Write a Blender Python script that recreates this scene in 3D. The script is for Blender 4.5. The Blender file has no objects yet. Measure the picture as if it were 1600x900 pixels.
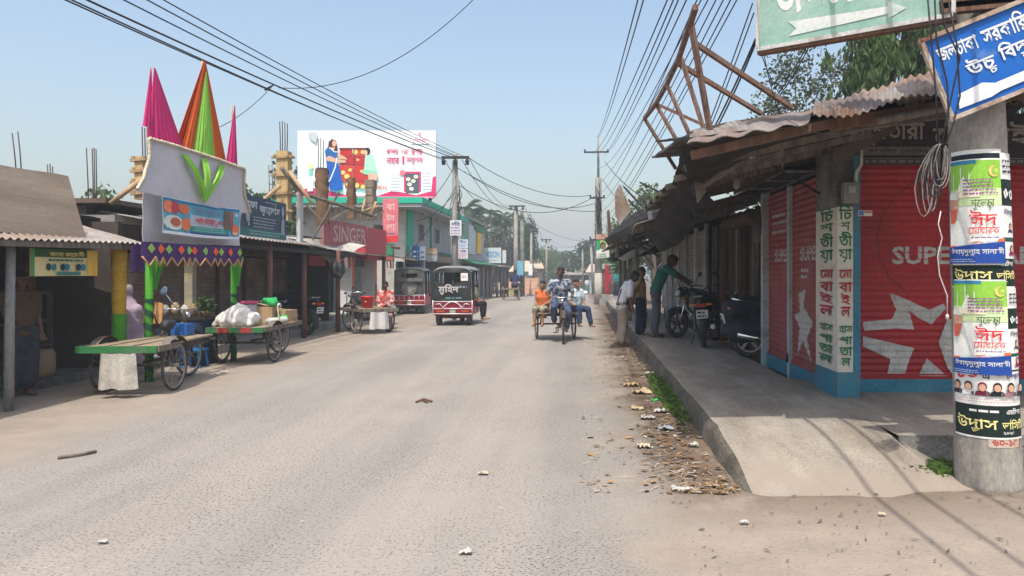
import bpy, bmesh, math, random
from mathutils import Vector, Matrix, Euler, noise
from math import sin, cos, pi, radians, sqrt, atan2
V = Vector
rnd = random.Random(11)
S = bpy.context.scene
COL = S.collection

# ------------------------------------------------------------------ camera
EYE = 1.55                      # metres above the road
F, VX, VY = 1164., 908., 425.   # focal length and vanishing point, in pixels of a 1600-wide frame
cam = bpy.data.objects.new('camera', bpy.data.cameras.new('camera'))
COL.objects.link(cam); S.camera = cam
cam.location = (0, 0, EYE); cam.rotation_euler = (radians(90), 0, 0)
cam.data.sensor_width = 36; cam.data.lens = F/1600*36
cam.data.shift_x = (800-VX)/1600; cam.data.shift_y = (VY-450)/1600
cam.data.clip_start = .05; cam.data.clip_end = 3000

# ------------------------------------------------------------------ sky, sun, exposure
SUN = V((-.045, -.47, 1.)).normalized()          # direction towards the sun
el = math.asin(SUN.z); az = atan2(SUN.x, SUN.y)
W = bpy.data.worlds.new('World'); S.world = W; W.use_nodes = True
nt = W.node_tree; bg = nt.nodes['Background']
sk = nt.nodes.new('ShaderNodeTexSky'); sk.sky_type = 'NISHITA'; sk.sun_disc = False
sk.sun_elevation = el; sk.sun_rotation = az; sk.air_density = 1.35; sk.dust_density = 4.2; sk.ozone_density = 1.4; sk.altitude = 0
nt.links.new(sk.outputs[0], bg.inputs[0]); bg.inputs[1].default_value = .142
sl = bpy.data.lights.new('sun', 'SUN'); sl.energy = 2.75; sl.angle = radians(.6); sl.color = (1, .95, .87)
so = bpy.data.objects.new('sun', sl); COL.objects.link(so)
so.rotation_euler = SUN.to_track_quat('Z', 'Y').to_euler(); so.location = (0, -5, 20)
S.view_settings.view_transform = 'Standard'; S.view_settings.look = 'None'
S.view_settings.gamma = 1; S.view_settings.use_curve_mapping = False
S.view_settings.exposure = .67
S.cycles.max_bounces = 6; S.cycles.diffuse_bounces = 3; S.cycles.glossy_bounces = 2
S.cycles.transmission_bounces = 4; S.cycles.transparent_max_bounces = 6; S.cycles.volume_bounces = 0
S.cycles.caustics_reflective = False; S.cycles.caustics_refractive = False
S.cycles.use_denoising = True

# ------------------------------------------------------------------ helpers
def at(px, py, Y): return V(((px-VX)/F*Y, Y, EYE-(py-VY)/F*Y))
def gd(px, py, z=0.): return at(px, py, (EYE-z)*F/(py-VY))

SCR = bpy.data.scenes.new('scratch')
def evaluated(o):
    SCR.collection.objects.link(o)
    vl = SCR.view_layers[0]; vl.update()
    dg = vl.depsgraph
    me = bpy.data.meshes.new_from_object(o.evaluated_get(dg))
    SCR.collection.objects.unlink(o); bpy.data.objects.remove(o)
    return me

def wm(o):
    m = o.matrix_basis.copy()
    while o.parent: o = o.parent; m = o.matrix_basis @ m
    return m
def tag(o, label, cat, group=None):
    o['label'] = label; o['category'] = cat
    if group: o['group'] = group
    return o
def thing(name, label, cat, loc=(0, 0, 0), rz=0, group=None):
    o = bpy.data.objects.new(name, None); COL.objects.link(o)
    o.location = loc; o.rotation_euler = (0, 0, rz); o.empty_display_size = .2
    return tag(o, label, cat, group)
def copy_tree(o, parent=None, label=None, loc=None, rz=None, scale=None):
    c = o.copy(); COL.objects.link(c)
    if parent: c.parent = parent
    for ch in o.children: copy_tree(ch, c)
    if label: c['label'] = label
    if loc is not None: c.location = loc
    if rz is not None: c.rotation_euler = (0, 0, rz)
    if scale: c.scale = (scale,)*3 if not hasattr(scale, '__len__') else scale
    return c

class MB:
    "collects faces; build() links them as one mesh object"
    def __init__(s): s.v = []; s.f = []; s.mi = []; s.sm = []
    def add(s, vs, fs, m=0, smooth=False):
        n = len(s.v); s.v += [V(p) for p in vs]
        for f in fs: s.f.append([i+n for i in f]); s.mi.append(m); s.sm.append(smooth)
        return s
    def box(s, c, size, rot=None, m=0):
        x, y, z = [k/2 for k in size]; c = V(c)
        M = rot if rot is not None else Matrix.Identity(3)
        if isinstance(M, (int, float)): M = Matrix.Rotation(M, 3, 'Z')
        vs = [c+M@V((a*x, b*y, d*z)) for a in (-1, 1) for b in (-1, 1) for d in (-1, 1)]
        return s.add(vs, [(0,1,3,2),(4,6,7,5),(0,4,5,1),(2,3,7,6),(0,2,6,4),(1,5,7,3)], m)
    def bb(s, a, b, m=0):
        a, b = V(a), V(b); return s.box((a+b)/2, [abs(k) for k in (b-a)], None, m)
    def beam(s, p, q, w, h=None, up=(0, 0, 1), m=0):
        p, q = V(p), V(q); h = h or w; d = q-p; L = d.length; d.normalize()
        x = d.cross(V(up))
        if x.length < 1e-3: x = d.cross(V((0, 1, 0)))
        x.normalize(); u = x.cross(d)
        return s.box((p+q)/2, (w, L, h), Matrix((x, d, u)).transposed(), m)
    def tube(s, pts, r, n=6, m=0, closed=False, caps=True, smooth=True):
        pts = [V(p) for p in pts]; N = len(pts); rr = r if hasattr(r, '__len__') else [r]*N
        vs = []; fs = []; prev = None
        for i, p in enumerate(pts):
            if closed: t = pts[(i+1) % N]-pts[i-1]
            else: t = pts[min(i+1, N-1)]-pts[max(i-1, 0)]
            if t.length < 1e-9: t = V((0, 0, 1))
            t.normalize()
            if prev is None:
                a = V((0, 0, 1)) if abs(t.z) < .9 else V((1, 0, 0))
                x = t.cross(a).normalized()
            else:
                x = prev-t*prev.dot(t)
                x = x.normalized() if x.length > 1e-6 else t.orthogonal().normalized()
            prev = x; y = t.cross(x)
            vs += [p+(x*cos(2*pi*k/n)+y*sin(2*pi*k/n))*rr[i] for k in range(n)]
        for i in range(N if closed else N-1):
            j = (i+1) % N
            for k in range(n): fs.append((i*n+k, i*n+(k+1) % n, j*n+(k+1) % n, j*n+k))
        s.add(vs, fs, m, smooth)
        if caps and not closed:
            b = len(s.v)-N*n
            s.f += [[b+k for k in range(n)][::-1], [b+(N-1)*n+k for k in range(n)]]; s.mi += [m, m]; s.sm += [False, False]
        return s
    def cyl(s, p, q, r0, r1=None, n=12, m=0, smooth=True):
        return s.tube([p, q], [r0, r0 if r1 is None else r1], n, m, False, True, smooth)
    def lathe(s, prof, c=(0, 0, 0), axis='Z', n=24, m=0, smooth=True):
        c = V(c); vs = []; fs = []
        for r, h in prof:
            for k in range(n):
                a, b = r*cos(2*pi*k/n), r*sin(2*pi*k/n)
                vs.append(c+V({'Z': (a, b, h), 'X': (h, a, b), 'Y': (b, h, a)}[axis]))
        for i in range(len(prof)-1):
            for k in range(n): fs.append((i*n+k, i*n+(k+1) % n, (i+1)*n+(k+1) % n, (i+1)*n+k))
        return s.add(vs, fs, m, smooth)
    def torus(s, c, R, r, axis='X', n=28, k=8, m=0, sq=1.):
        return s.lathe([(R+r*cos(2*pi*i/k), sq*r*sin(2*pi*i/k)) for i in range(k+1)], c, axis, n, m)
    def ell(s, c, r, n=10, m=0, rot=None):
        c = V(c); r = r if hasattr(r, '__len__') else (r, r, r); M = rot or Matrix.Identity(3)
        vs = []; fs = []; h = n//2+1
        for i in range(h+1):
            t = pi*i/h
            for k in range(n):
                p = 2*pi*k/n; vs.append(c+M@V((r[0]*sin(t)*cos(p), r[1]*sin(t)*sin(p), r[2]*cos(t))))
        for i in range(h):
            for k in range(n): fs.append((i*n+k, (i+1)*n+k, (i+1)*n+(k+1) % n, i*n+(k+1) % n))
        return s.add(vs, fs, m, True)
    def cap(s, p, q, r0, r1=None, n=8):
        "closed capsule, for voxel remeshing"
        p, q = V(p), V(q); r1 = r0 if r1 is None else r1; d = (q-p)
        d = d.normalized() if d.length > 1e-6 else V((0, 0, 1))
        P = []; rr = []
        for a in (-1., -.7, 0.): P.append(p+d*a*r0); rr.append(max(r0*sqrt(1-a*a), .001))
        for a in (0., .7, 1.): P.append(q+d*a*r1); rr.append(max(r1*sqrt(1-a*a), .001))
        return s.tube(P, rr, n)
    def grid(s, fn, nu, nv, m=0, smooth=True):
        vs = [fn(i/nu, j/nv) for j in range(nv+1) for i in range(nu+1)]
        fs = [(j*(nu+1)+i, j*(nu+1)+i+1, (j+1)*(nu+1)+i+1, (j+1)*(nu+1)+i) for j in range(nv) for i in range(nu)]
        return s.add(vs, fs, m, smooth)
    def slab(s, fn, nu, nv, th, m=0, smooth=True):
        "sheet with thickness th (vector)"
        th = V(th); s.grid(fn, nu, nv, m, smooth); s.grid(lambda u, v: V(fn(1-u, v))+th, nu, nv, m, smooth)
        for f in (lambda t: (t, 0), lambda t: (1-t, 1)):
            s.grid(lambda u, v: V(fn(*f(u)))+th*(1-v), nu, 1, m)
        for f in (lambda t: (0, 1-t), lambda t: (1, t)):
            s.grid(lambda u, v: V(fn(*f(u)))+th*(1-v), nv, 1, m)
        return s
    def quad(s, a, b, c, d, m=0): return s.add([a, b, c, d], [(0, 1, 2, 3)], m)
    def prism(s, pts, off, m=0):
        n = len(pts); off = V(off); pts = [V(p) for p in pts]
        return s.add(pts+[p+off for p in pts], [tuple(range(n))[::-1], tuple(range(n, 2*n))]+[(i, (i+1) % n, n+(i+1) % n, n+i) for i in range(n)], m)
    def mesh(s, name='m', inv=None):
        me = bpy.data.meshes.new(name)
        vs = [inv@p for p in s.v] if inv is not None else s.v
        me.from_pydata(vs, [], s.f); me.polygons.foreach_set('material_index', s.mi); me.polygons.foreach_set('use_smooth', s.sm)
        me.update(); return me
    def build(s, name, mats, parent=None, label=None, cat=None, group=None, org=None):
        mats = mats if isinstance(mats, (list, tuple)) else [mats]
        inv = wm(parent).inverted() if parent else (Matrix.Translation(V(org)).inverted() if org is not None else None)
        me = s.mesh(name, inv); me.validate()
        return link(name, me, mats, parent, label, cat, group, org)

def link(name, me, mats, parent=None, label=None, cat=None, group=None, org=None):
    mats = mats if isinstance(mats, (list, tuple)) else [mats]
    if not len(me.materials):
        for m in mats: me.materials.append(m)
    o = bpy.data.objects.new(name, me); COL.objects.link(o)
    if parent: o.parent = parent
    elif org is not None: o.location = org
    if label: o['label'] = label
    if cat: o['category'] = cat
    if group: o['group'] = group
    return o

def remesh(mb, voxel, smooth=3):
    o = bpy.data.objects.new('tmp', mb.mesh())
    r = o.modifiers.new('r', 'REMESH'); r.mode = 'VOXEL'; r.voxel_size = voxel; r.use_smooth_shade = True
    if smooth: k = o.modifiers.new('s', 'SMOOTH'); k.iterations = smooth; k.factor = .5
    me = evaluated(o)
    for p in me.polygons: p.use_smooth = True
    return me
def blob(name, mb, voxel, mats, parent=None, smooth=3, fold=0, fscale=8, **kw):
    me = remesh(mb, voxel, smooth)
    if fold:
        me.update()
        for v in me.vertices:
            v.co += v.normal*fold*(noise.noise(v.co*fscale)+.6*noise.noise(v.co*fscale*2.3))
    if parent: me.transform(wm(parent).inverted())
    elif kw.get('org') is not None: me.transform(Matrix.Translation(-V(kw['org'])))
    me.materials.clear()
    return link(name, me, mats, parent, **kw)

# ------------------------------------------------------------------ materials
MATS = {}
def mt(name, col, rough=.8, var=.18, sc=4., bump=.15, metal=0., col2=None, mix=.5, sharp=.12, stretch=None, fine=40., trans=0., emit=None, spec=.3, sheen=0):
    """base colour varied by two noises; col2 = a second colour in patches (dirt, rust, faded paint)"""
    if name in MATS: return MATS[name]
    m = bpy.data.materials.new(name); m.use_nodes = True; n = m.node_tree.nodes; L = m.node_tree.links.new
    b = n['Principled BSDF']; b.inputs['Roughness'].default_value = rough; b.inputs['Metallic'].default_value = metal
    b.inputs['Specular IOR Level'].default_value = spec
    tc = n.new('ShaderNodeTexCoord'); mp = n.new('ShaderNodeMapping'); L(tc.outputs['Object'], mp.inputs[0])
    if stretch: mp.inputs['Scale'].default_value = stretch
    n1 = n.new('ShaderNodeTexNoise'); n1.inputs['Scale'].default_value = sc; n1.inputs['Detail'].default_value = 6; n1.inputs['Roughness'].default_value = .65
    n2 = n.new('ShaderNodeTexNoise'); n2.inputs['Scale'].default_value = fine; n2.inputs['Detail'].default_value = 4
    L(mp.outputs[0], n1.inputs[0]); L(mp.outputs[0], n2.inputs[0])
    ad = n.new('ShaderNodeMath'); ad.operation = 'ADD'; L(n1.outputs[0], ad.inputs[0]); L(n2.outputs[0], ad.inputs[1])
    rp = n.new('ShaderNodeMapRange'); rp.inputs[1].default_value = .6; rp.inputs[2].default_value = 1.4
    rp.inputs[3].default_value = 1-var*1.6; rp.inputs[4].default_value = 1+var*1.2; L(ad.outputs[0], rp.inputs[0])
    base = n.new('ShaderNodeRGB'); base.outputs[0].default_value = (*col, 1); src = base.outputs[0]
    if col2:
        n3 = n.new('ShaderNodeTexNoise'); n3.inputs['Scale'].default_value = sc*.8; n3.inputs['Detail'].default_value = 8; n3.inputs['Roughness'].default_value = .7
        o3 = n.new('ShaderNodeVectorMath'); o3.operation = 'ADD'; o3.inputs[1].default_value = (7.3, 2.1, 4.4); L(mp.outputs[0], o3.inputs[0]); L(o3.outputs[0], n3.inputs[0])
        r3 = n.new('ShaderNodeMapRange'); t = .5+(.5-mix)*.5
        r3.inputs[1].default_value = t-sharp; r3.inputs[2].default_value = t+sharp; L(n3.outputs[0], r3.inputs[0])
        mx = n.new('ShaderNodeMix'); mx.data_type = 'RGBA'; L(r3.outputs[0], mx.inputs['Factor']); L(src, mx.inputs['A']); mx.inputs['B'].default_value = (*col2, 1); src = mx.outputs['Result']
    mu = n.new('ShaderNodeMix'); mu.data_type = 'RGBA'; mu.blend_type = 'MULTIPLY'; mu.inputs['Factor'].default_value = 1
    L(src, mu.inputs['A']); L(rp.outputs[0], mu.inputs['B']); L(mu.outputs['Result'], b.inputs['Base Color'])
    if bump:
        bp = n.new('ShaderNodeBump'); bp.inputs['Strength'].default_value = bump; bp.inputs['Distance'].default_value = .02
        L(ad.outputs[0], bp.inputs['Height']); L(bp.outputs[0], b.inputs['Normal'])
    if trans:
        tr = n.new('ShaderNodeBsdfTranslucent'); L(mu.outputs['Result'], tr.inputs[0]); ms = n.new('ShaderNodeMixShader'); ms.inputs[0].default_value = trans
        L(b.outputs[0], ms.inputs[1]); L(tr.outputs[0], ms.inputs[2]); L(ms.outputs[0], n['Material Output'].inputs[0])
    MATS[name] = m; return m

def plain(name, col, rough=.7, **k): return mt(name, col, rough, .08, 6, 0, **k)
def wood(name, col, **k): return mt(name, col, .85, .35, 3, .3, stretch=(6, 6, .8), **k)

CONC = mt('concrete', (.33, .31, .28), .9, .25, 2.2, .35, col2=(.2, .19, .17), mix=.4)
CONCD = mt('weathered_concrete', (.24, .23, .21), .9, .35, 2, .4, col2=(.07, .068, .06), mix=.5)
RUST = mt('rusty_iron', (.16, .075, .05), .85, .35, 6, .3, col2=(.26, .17, .13), mix=.5)
REBAR = mt('rebar', (.08, .05, .045), .8, .2)
TIN = mt('corrugated_tin', (.42, .40, .37), .5, .2, 1.5, .1, metal=.35, col2=(.24, .15, .09), mix=.42, stretch=(1, .35, 1))
TIND = mt('old_tin', (.2, .18, .16), .7, .3, 2, .2, metal=.2, col2=(.1, .06, .04), mix=.5)
BLACKSHEET = mt('tarred_sheet', (.012, .011, .011), .85, .4, 5, .7, col2=(.045, .036, .03), mix=.35)
DARK = mt('dark_board', (.03, .026, .024), .95, .4, 3, .2)  # near-black, for soffits, ceilings and the walls behind shop fronts
WOODL = wood('raw_timber', (.42, .29, .16))
WOODG = wood('grey_timber', (.24, .2, .16), col2=(.12, .1, .08))
WOODR = wood('reddish_timber', (.2, .1, .06), col2=(.12, .07, .05))
BAMBOO = wood('bamboo', (.5, .36, .17))
RUBBER = mt('tyre_rubber', (.035, .034, .033), .85, .3, 20, .2, col2=(.13, .115, .1), mix=.4)
STEEL = mt('grey_steel', (.45, .45, .45), .35, .12, 10, .05, metal=.9, col2=(.2, .16, .13), mix=.3)
CHROME = mt('chrome', (.7, .7, .7), .18, .05, 10, 0, metal=1.)
BLACKP = mt('black_paint', (.018, .018, .02), .35, .2, 8, .05, spec=.5)
BLACKM = mt('black_plastic', (.03, .03, .03), .6, .25, 12, .1)
WHITE = mt('white_paint', (.72, .71, .68), .7, .1, 3, .05)
CABLE = plain('black_cable', (.02, .02, .022), .6)
SKIN = mt('skin', (.22, .115, .068), .55, .1, 9, .05, spec=.35)
HAIR = mt('black_hair', (.012, .011, .011), .5, .4, 60, .5)
HAZE = .0021
# ------------------------------------------------------------------ printed and painted surfaces
def ink(col, rough=.65, var=.08):
    return mt('paint_%d_%d_%d_%d' % (*[round(k*255) for k in col], round(rough*10)), col, rough, var, 5, 0)
def s2l(*c):
    "sRGB 0-255 to linear"
    return tuple(((k/255)/12.92 if k/255 <= .04045 else (((k/255)+.055)/1.055)**2.4) for k in c)
CONS = set('কখগঘঙচছজঝঞটঠডঢণতথদধনপফবভমযরলশষসহড়ঢ়য়')
def visual(t):
    "put Bengali vowel signs that stand before their consonant in drawing order"
    out = []; 
    for ch in t:
        if ch in 'িেৈোৌ':
            k = len(out)-1
            if k >= 0 and out[k] == '^': k -= 1
            if k >= 0 and out[k] == '}':
                while out[k] != '{': k -= 1
                k -= 1
            pre = 'ে' if ch in 'োৌ' else ch
            out.insert(max(k, 0), pre)
            if ch == 'ো': out.append('া')
            if ch == 'ৌ': out.append('ৗ')
        else: out.append(ch)
    return ''.join(out)
_tc = {}
def glyphs(t, bold):
    k = (t, bold)
    if k not in _tc:
        c = bpy.data.curves.new('t', 'FONT'); c.body = t; c.offset = bold; c.resolution_u = 2; c.fill_mode = 'FRONT'
        me = evaluated(bpy.data.objects.new('t', c))
        _tc[k] = ([v.co.copy() for v in me.vertices], [tuple(p.vertices) for p in me.polygons])
        bpy.data.meshes.remove(me)
    return _tc[k]
def layout(t, bold):
    t = visual(t); vs = []; fs = []
    def put(s, x, y, sx, sy):
        g = glyphs(s, bold); n = len(vs)
        vs.extend((p.x*sx+x, p.y*sy+y) for p in g[0]); fs.extend(tuple(i+n for i in f) for f in g[1])
    def right(s): g = glyphs(s, bold)[0]; return max((p.x for p in g), default=0)
    base = ''; extras = []; i = 0
    while i < len(t):
        if t[i] == '{': extras.append((len(base), t[i+1], 'sub')); i += 3
        elif t[i] == '^': extras.append((len(base), '', 'reph')); i += 1
        else: base += t[i]; i += 1
    put(base, 0, 0, 1, 1)
    for k, ch, kind in extras:
        x1 = right(base[:k]); x0 = right(base[:k-1]) if k > 1 else 0
        if kind == 'sub': put(ch, x0+(x1-x0)*.3, -.34, .62, .55)
        else: 
            n = len(vs); vs.extend([(x1-.22, .72), (x1-.15, .72), (x1-.02, .95), (x1-.1, .95)]); fs.append((n, n+1, n+2, n+3))
    return vs, fs
def flat(O, U, Vd):
    O, U, Vd = V(O), V(U).normalized(), V(Vd).normalized(); N = U.cross(Vd)
    return lambda u, v, d=0.: O+U*u+Vd*v+N*d
def corners(bl, br, tl):
    "frame from three corners; returns map, width, height"
    bl, br, tl = V(bl), V(br), V(tl); return flat(bl, br-bl, tl-bl), (br-bl).length, (tl-bl).length
class Sheet:
    def __init__(s, fn, cuts=None, d0=.003, step=.0016): s.fn = fn; s.cuts = cuts; s.d = d0; s.step = step; s.P = MB(); s.T = MB(); s.pm = []; s.tm = []
    def _add(s, mb, mats, vs, fs, col):
        m = col if not isinstance(col, tuple) else ink(col)
        if m not in mats: mats.append(m)
        if s.cuts:
            bm = bmesh.new(); b = [bm.verts.new((x, y, 0)) for x, y in vs]
            for f in fs:
                try: bm.faces.new([b[i] for i in f])
                except ValueError: pass
            ymin = min(p[1] for p in vs); ymax = max(p[1] for p in vs)
            for c in s.cuts:
                if ymin < c < ymax: bmesh.ops.bisect_plane(bm, geom=bm.verts[:]+bm.edges[:]+bm.faces[:], dist=1e-5, plane_co=(0, c, 0), plane_no=(0, 1, 0))
            bm.verts.index_update(); vs = [(p.co.x, p.co.y) for p in bm.verts]; fs = [[p.index for p in f.verts] for f in bm.faces]; bm.free()
        mb.add([s.fn(x, y, s.d) for x, y in vs], fs, mats.index(m)); s.d += s.step
        return s
    def rect(s, u0, v0, u1, v1, col, nu=1, nv=1):
        vs = [(u0+(u1-u0)*i/nu, v0+(v1-v0)*j/nv) for j in range(nv+1) for i in range(nu+1)]
        return s._add(s.P, s.pm, vs, [(j*(nu+1)+i, j*(nu+1)+i+1, (j+1)*(nu+1)+i+1, (j+1)*(nu+1)+i) for j in range(nv) for i in range(nu)], col)
    def poly(s, pts, col): return s._add(s.P, s.pm, pts, [tuple(range(len(pts)))], col)
    def disc(s, u, v, ru, rv, col, n=14, a0=0, a1=360):
        return s.poly([(u+ru*cos(radians(a0+(a1-a0)*i/n)), v+rv*sin(radians(a0+(a1-a0)*i/n))) for i in range(n if a1-a0 == 360 else n+1)], col)
    def line(s, pts, w, col):
        for a, b in zip(pts, pts[1:]):
            dx, dy = b[0]-a[0], b[1]-a[1]; l = sqrt(dx*dx+dy*dy); nx, ny = -dy/l*w/2, dx/l*w/2
            s._add(s.P, s.pm, [(a[0]+nx, a[1]+ny), (a[0]-nx, a[1]-ny), (b[0]-nx, b[1]-ny), (b[0]+nx, b[1]+ny)], [(0, 1, 2, 3)], col); s.d -= s.step
        s.d += s.step; return s
    def text(s, t, u0, v0, u1, v1, col, bold=.012, keep=False, shear=0.):
        vs, fs = layout(t, bold)
        if not vs: return s
        x0 = min(p[0] for p in vs); x1 = max(p[0] for p in vs); y0 = min(p[1] for p in vs); y1 = max(p[1] for p in vs)
        kx = (u1-u0)/(x1-x0); ky = (v1-v0)/(y1-y0)
        if keep: kx = ky = min(kx, ky)
        return s._add(s.T, s.tm, [(u0+(x-x0)*kx+shear*(y-y0)*ky, v0+(y-y0)*ky) for x, y in vs], fs, col)
    def scribble(s, u0, v0, u1, v1, rows, col, fill=.5):
        "rows of print too small to read"
        r = random.Random(int((u0+v0*7+u1*13)*1000)+rows); h = (v1-v0)/rows; vs = []; fs = []
        for k in range(rows):
            u = u0; e = u1-(u1-u0)*r.random()*.15
            while u < e:
                w = min(h*r.uniform(.5, 2.2)*fill*1.6, e-u); n = len(vs); y = v0+k*h+h*.25
                vs += [(u, y), (u+w, y), (u+w, y+h*fill), (u, y+h*fill)]; fs.append((n, n+1, n+2, n+3)); u += w+h*.3
        return s._add(s.P, s.pm, vs, fs, col)
    def portrait(s, u, v, k, skin, cloth, hair=(.01, .01, .01), nu=0):
        s.poly([(u-.5*k, v), (u+.5*k, v), (u+.42*k, v+.32*k), (u+.15*k, v+.42*k), (u-.15*k, v+.42*k), (u-.42*k, v+.32*k)], cloth)
        s.disc(u, v+.72*k, .29*k, .36*k, hair); s.disc(u, v+.64*k, .22*k, .28*k, skin); return s
    def build(s, parent, pname='printed_face', tname='lettering'):
        a = s.P.build(pname, s.pm, parent) if s.P.f else None
        b = s.T.build(tname, s.tm, parent) if s.T.f else None
        return a, b

def slat_fn(base, pitch=.075, amp=.013):
    return lambda u, v, d=0.: base(u, v, d+amp*abs(sin(pi*v/pitch)))
def shutter(parent, base, w, h, mat, pitch=.075, name='shutter', amp=.013):
    "roller shutter: rows of rounded slats, solid bottom bar; returns the slat map for painting on it"
    f = slat_fn(base, pitch, amp); n = max(4, int(h/pitch*4)); g = MB()
    g.grid(lambda u, v: f(u*w, v*h), 1, n, 0, False)
    g.prism([base(0, -.0, 0), base(w, 0, 0), base(w, .06, 0), base(0, .06, 0)], base(0, 0, .022)-base(0, 0, 0))
    o = g.build(name, mat, parent); cuts = [pitch/4*i for i in range(1, int(h/pitch*4)+1)]
    return o, f, cuts
def corr(fn, nu, nv, amp=.018, waves=20, axis=0, up=(0, 0, 1)):
    "wrap a sheet map with corrugation across u"
    up = V(up); return lambda u, v: V(fn(u, v))+up*amp*sin(2*pi*waves*(u if axis == 0 else v))
def sheet_roof(g, a, b, c, d, waves=24, amp=.02, m=0, nv=6, sag=.03, seed=0, across='ab', th=.006):
    "corrugated sheet a-b (eave) to d-c (top); corrugations run from eave to top"
    a, b, c, d = map(V, (a, b, c, d)); up = (b-a).cross(d-a).normalized(); up = up if up.z > 0 else -up
    def fn(u, v):
        p = a*(1-u)*(1-v)+b*u*(1-v)+c*u*v+d*(1-u)*v
        return p+up*(amp*sin(2*pi*waves*u)+sag*noise.noise(V((u*4+seed, v*3, seed))))
    return g.slab(fn, waves*6, nv, -up*th, m)
# ------------------------------------------------------------------ the ground
def dip(y):
    t = min(max((y-36)/46, 0), 1); return -.75*t*t*(3-2*t)
def struct(o): o['kind'] = 'structure'; return o

def ground_material(name, road):
    m = bpy.data.materials.new(name); m.use_nodes = True; n = m.node_tree.nodes; L = m.node_tree.links.new
    b = n['Principled BSDF']; b.inputs['Roughness'].default_value = .92; b.inputs['Specular IOR Level'].default_value = .15
    tc = n.new('ShaderNodeTexCoord')
    def nz(sc, det=5, ro=.6, st=None):
        x = n.new('ShaderNodeTexNoise'); x.inputs['Scale'].default_value = sc; x.inputs['Detail'].default_value = det; x.inputs['Roughness'].default_value = ro
        if st:
            mp = n.new('ShaderNodeMapping'); mp.inputs['Scale'].default_value = st; L(tc.outputs['Object'], mp.inputs[0]); L(mp.outputs[0], x.inputs[0])
        else: L(tc.outputs['Object'], x.inputs[0])
        return x.outputs[0]
    def rng(s, a, bb, c=0., d=1.):
        x = n.new('ShaderNodeMapRange'); L(s, x.inputs[0])
        for i, k in enumerate((a, bb, c, d)): x.inputs[i+1].default_value = k
        return x.outputs[0]
    def mth(op, a, c):
        x = n.new('ShaderNodeMath'); x.operation = op
        for i, k in enumerate((a, c)):
            if isinstance(k, (int, float)): x.inputs[i].default_value = k
            else: L(k, x.inputs[i])
        return x.outputs[0]
    def mix(f, a, c, bl='MIX'):
        x = n.new('ShaderNodeMix'); x.data_type = 'RGBA'; x.blend_type = bl
        for k, s in (('Factor', f), ('A', a), ('B', c)):
            if isinstance(s, tuple): x.inputs[k].default_value = (*s, 1)
            elif isinstance(s, float): x.inputs[k].default_value = s
            else: L(s, x.inputs[k])
        return x.outputs['Result']
    xyz = n.new('ShaderNodeSeparateXYZ'); L(tc.outputs['Object'], xyz.inputs[0])
    big = nz(.35, 6, .6); med = nz(2.2, 6, .65); fine = nz(38, 4, .6); grit = nz(110, 2, .5)
    sand = mix(rng(med, .35, .65), (.315, .262, .21), (.25, .21, .172))
    sand = mix(rng(fine, .58, .7), sand, (.21, .165, .125))
    dirt = mix(rng(med, .4, .6), (.07, .05, .036), (.17, .12, .082))
    dirtf = mth('MULTIPLY', rng(nz(1.3, 7, .7), .3, .46), rng(mth('ADD', xyz.outputs[0], mth('MULTIPLY', mth('SUBTRACT', nz(.9, 5, .6), .5), 1.6)), .3, .75))
    dirtf = mth('MULTIPLY', dirtf, rng(xyz.outputs[1], 4.4, 5.6))
    sand = mix(mth('MULTIPLY', dirtf, .95), sand, dirt)
    if road:
        pit = nz(52, 3, .6); hole = rng(nz(17, 4, .6), .66, .71); strip = nz(.9, 4, .6, (1.0, .05, 1))
        ay = mix(rng(big, .35, .65), (.226, .208, .187), (.272, .249, .223))
        ay = mix(rng(strip, .42, .62), ay, (.31, .276, .24))
        pd = mth('MULTIPLY', mth('MAXIMUM', rng(pit, .55, .61), hole), rng(nz(.45, 5, .65), .36, .6, .3, 1.))
        patch = rng(nz(.8, 6, .7, (1, .45, 1)), .54, .6); ay = mix(mth('MULTIPLY', patch, .22), ay, (.19, .172, .155))
        ay = mix(mth('MULTIPLY', pd, .85), ay, (.062, .057, .054))
        ay = mix(mth('MULTIPLY', rng(grit, .62, .75), .45), ay, (.5, .46, .42))
        wob = mth('MULTIPLY', mth('SUBTRACT', nz(.7, 6, .65), .5), 2.6)
        x = mth('ADD', xyz.outputs[0], wob)
        e1 = rng(x, -5.2, -4.3, 1., 0.); e2 = rng(x, .05, .75)
        edge = mth('MINIMUM', mth('ADD', e1, e2), 1.)
        col = mix(edge, ay, sand)
        hgt = mth('SUBTRACT', mth('MULTIPLY', fine, .4), mth('MULTIPLY', pd, .22))
    else:
        col = sand; hgt = fine
    L(col, b.inputs['Base Color'])
    bp = n.new('ShaderNodeBump'); bp.inputs['Strength'].default_value = .55; bp.inputs['Distance'].default_value = .02
    L(hgt, bp.inputs['Height']); L(bp.outputs[0], b.inputs['Normal'])
    return m
SANDM = ground_material('sandy_ground', False); ROADM = ground_material('worn_asphalt', True)
ys = [-60, -20, 0]+list(range(4, 40, 4))+list(range(40, 90, 4))+[120, 200, 500, 1500]
g = MB(); g.grid(lambda u, v: V(((-1500, -60, -20, 20, 60, 1500)[round(u*5)], ys[round(v*(len(ys)-1))], dip(ys[round(v*(len(ys)-1))])-.004)), 5, len(ys)-1)
struct(g.build('ground', SANDM))
ry = [y for y in ys if -21 < y < 201]
g = MB()
def bend(y): return 0 if y < 90 else -((y-90)/60)**2*3
g.grid(lambda u, v: V((-5.4+u*6.3+bend(ry[round(v*(len(ry)-1))]), ry[round(v*(len(ry)-1))], dip(ry[round(v*(len(ry)-1))]))), 6, len(ry)-1)
struct(g.build('road', ROADM))

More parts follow.
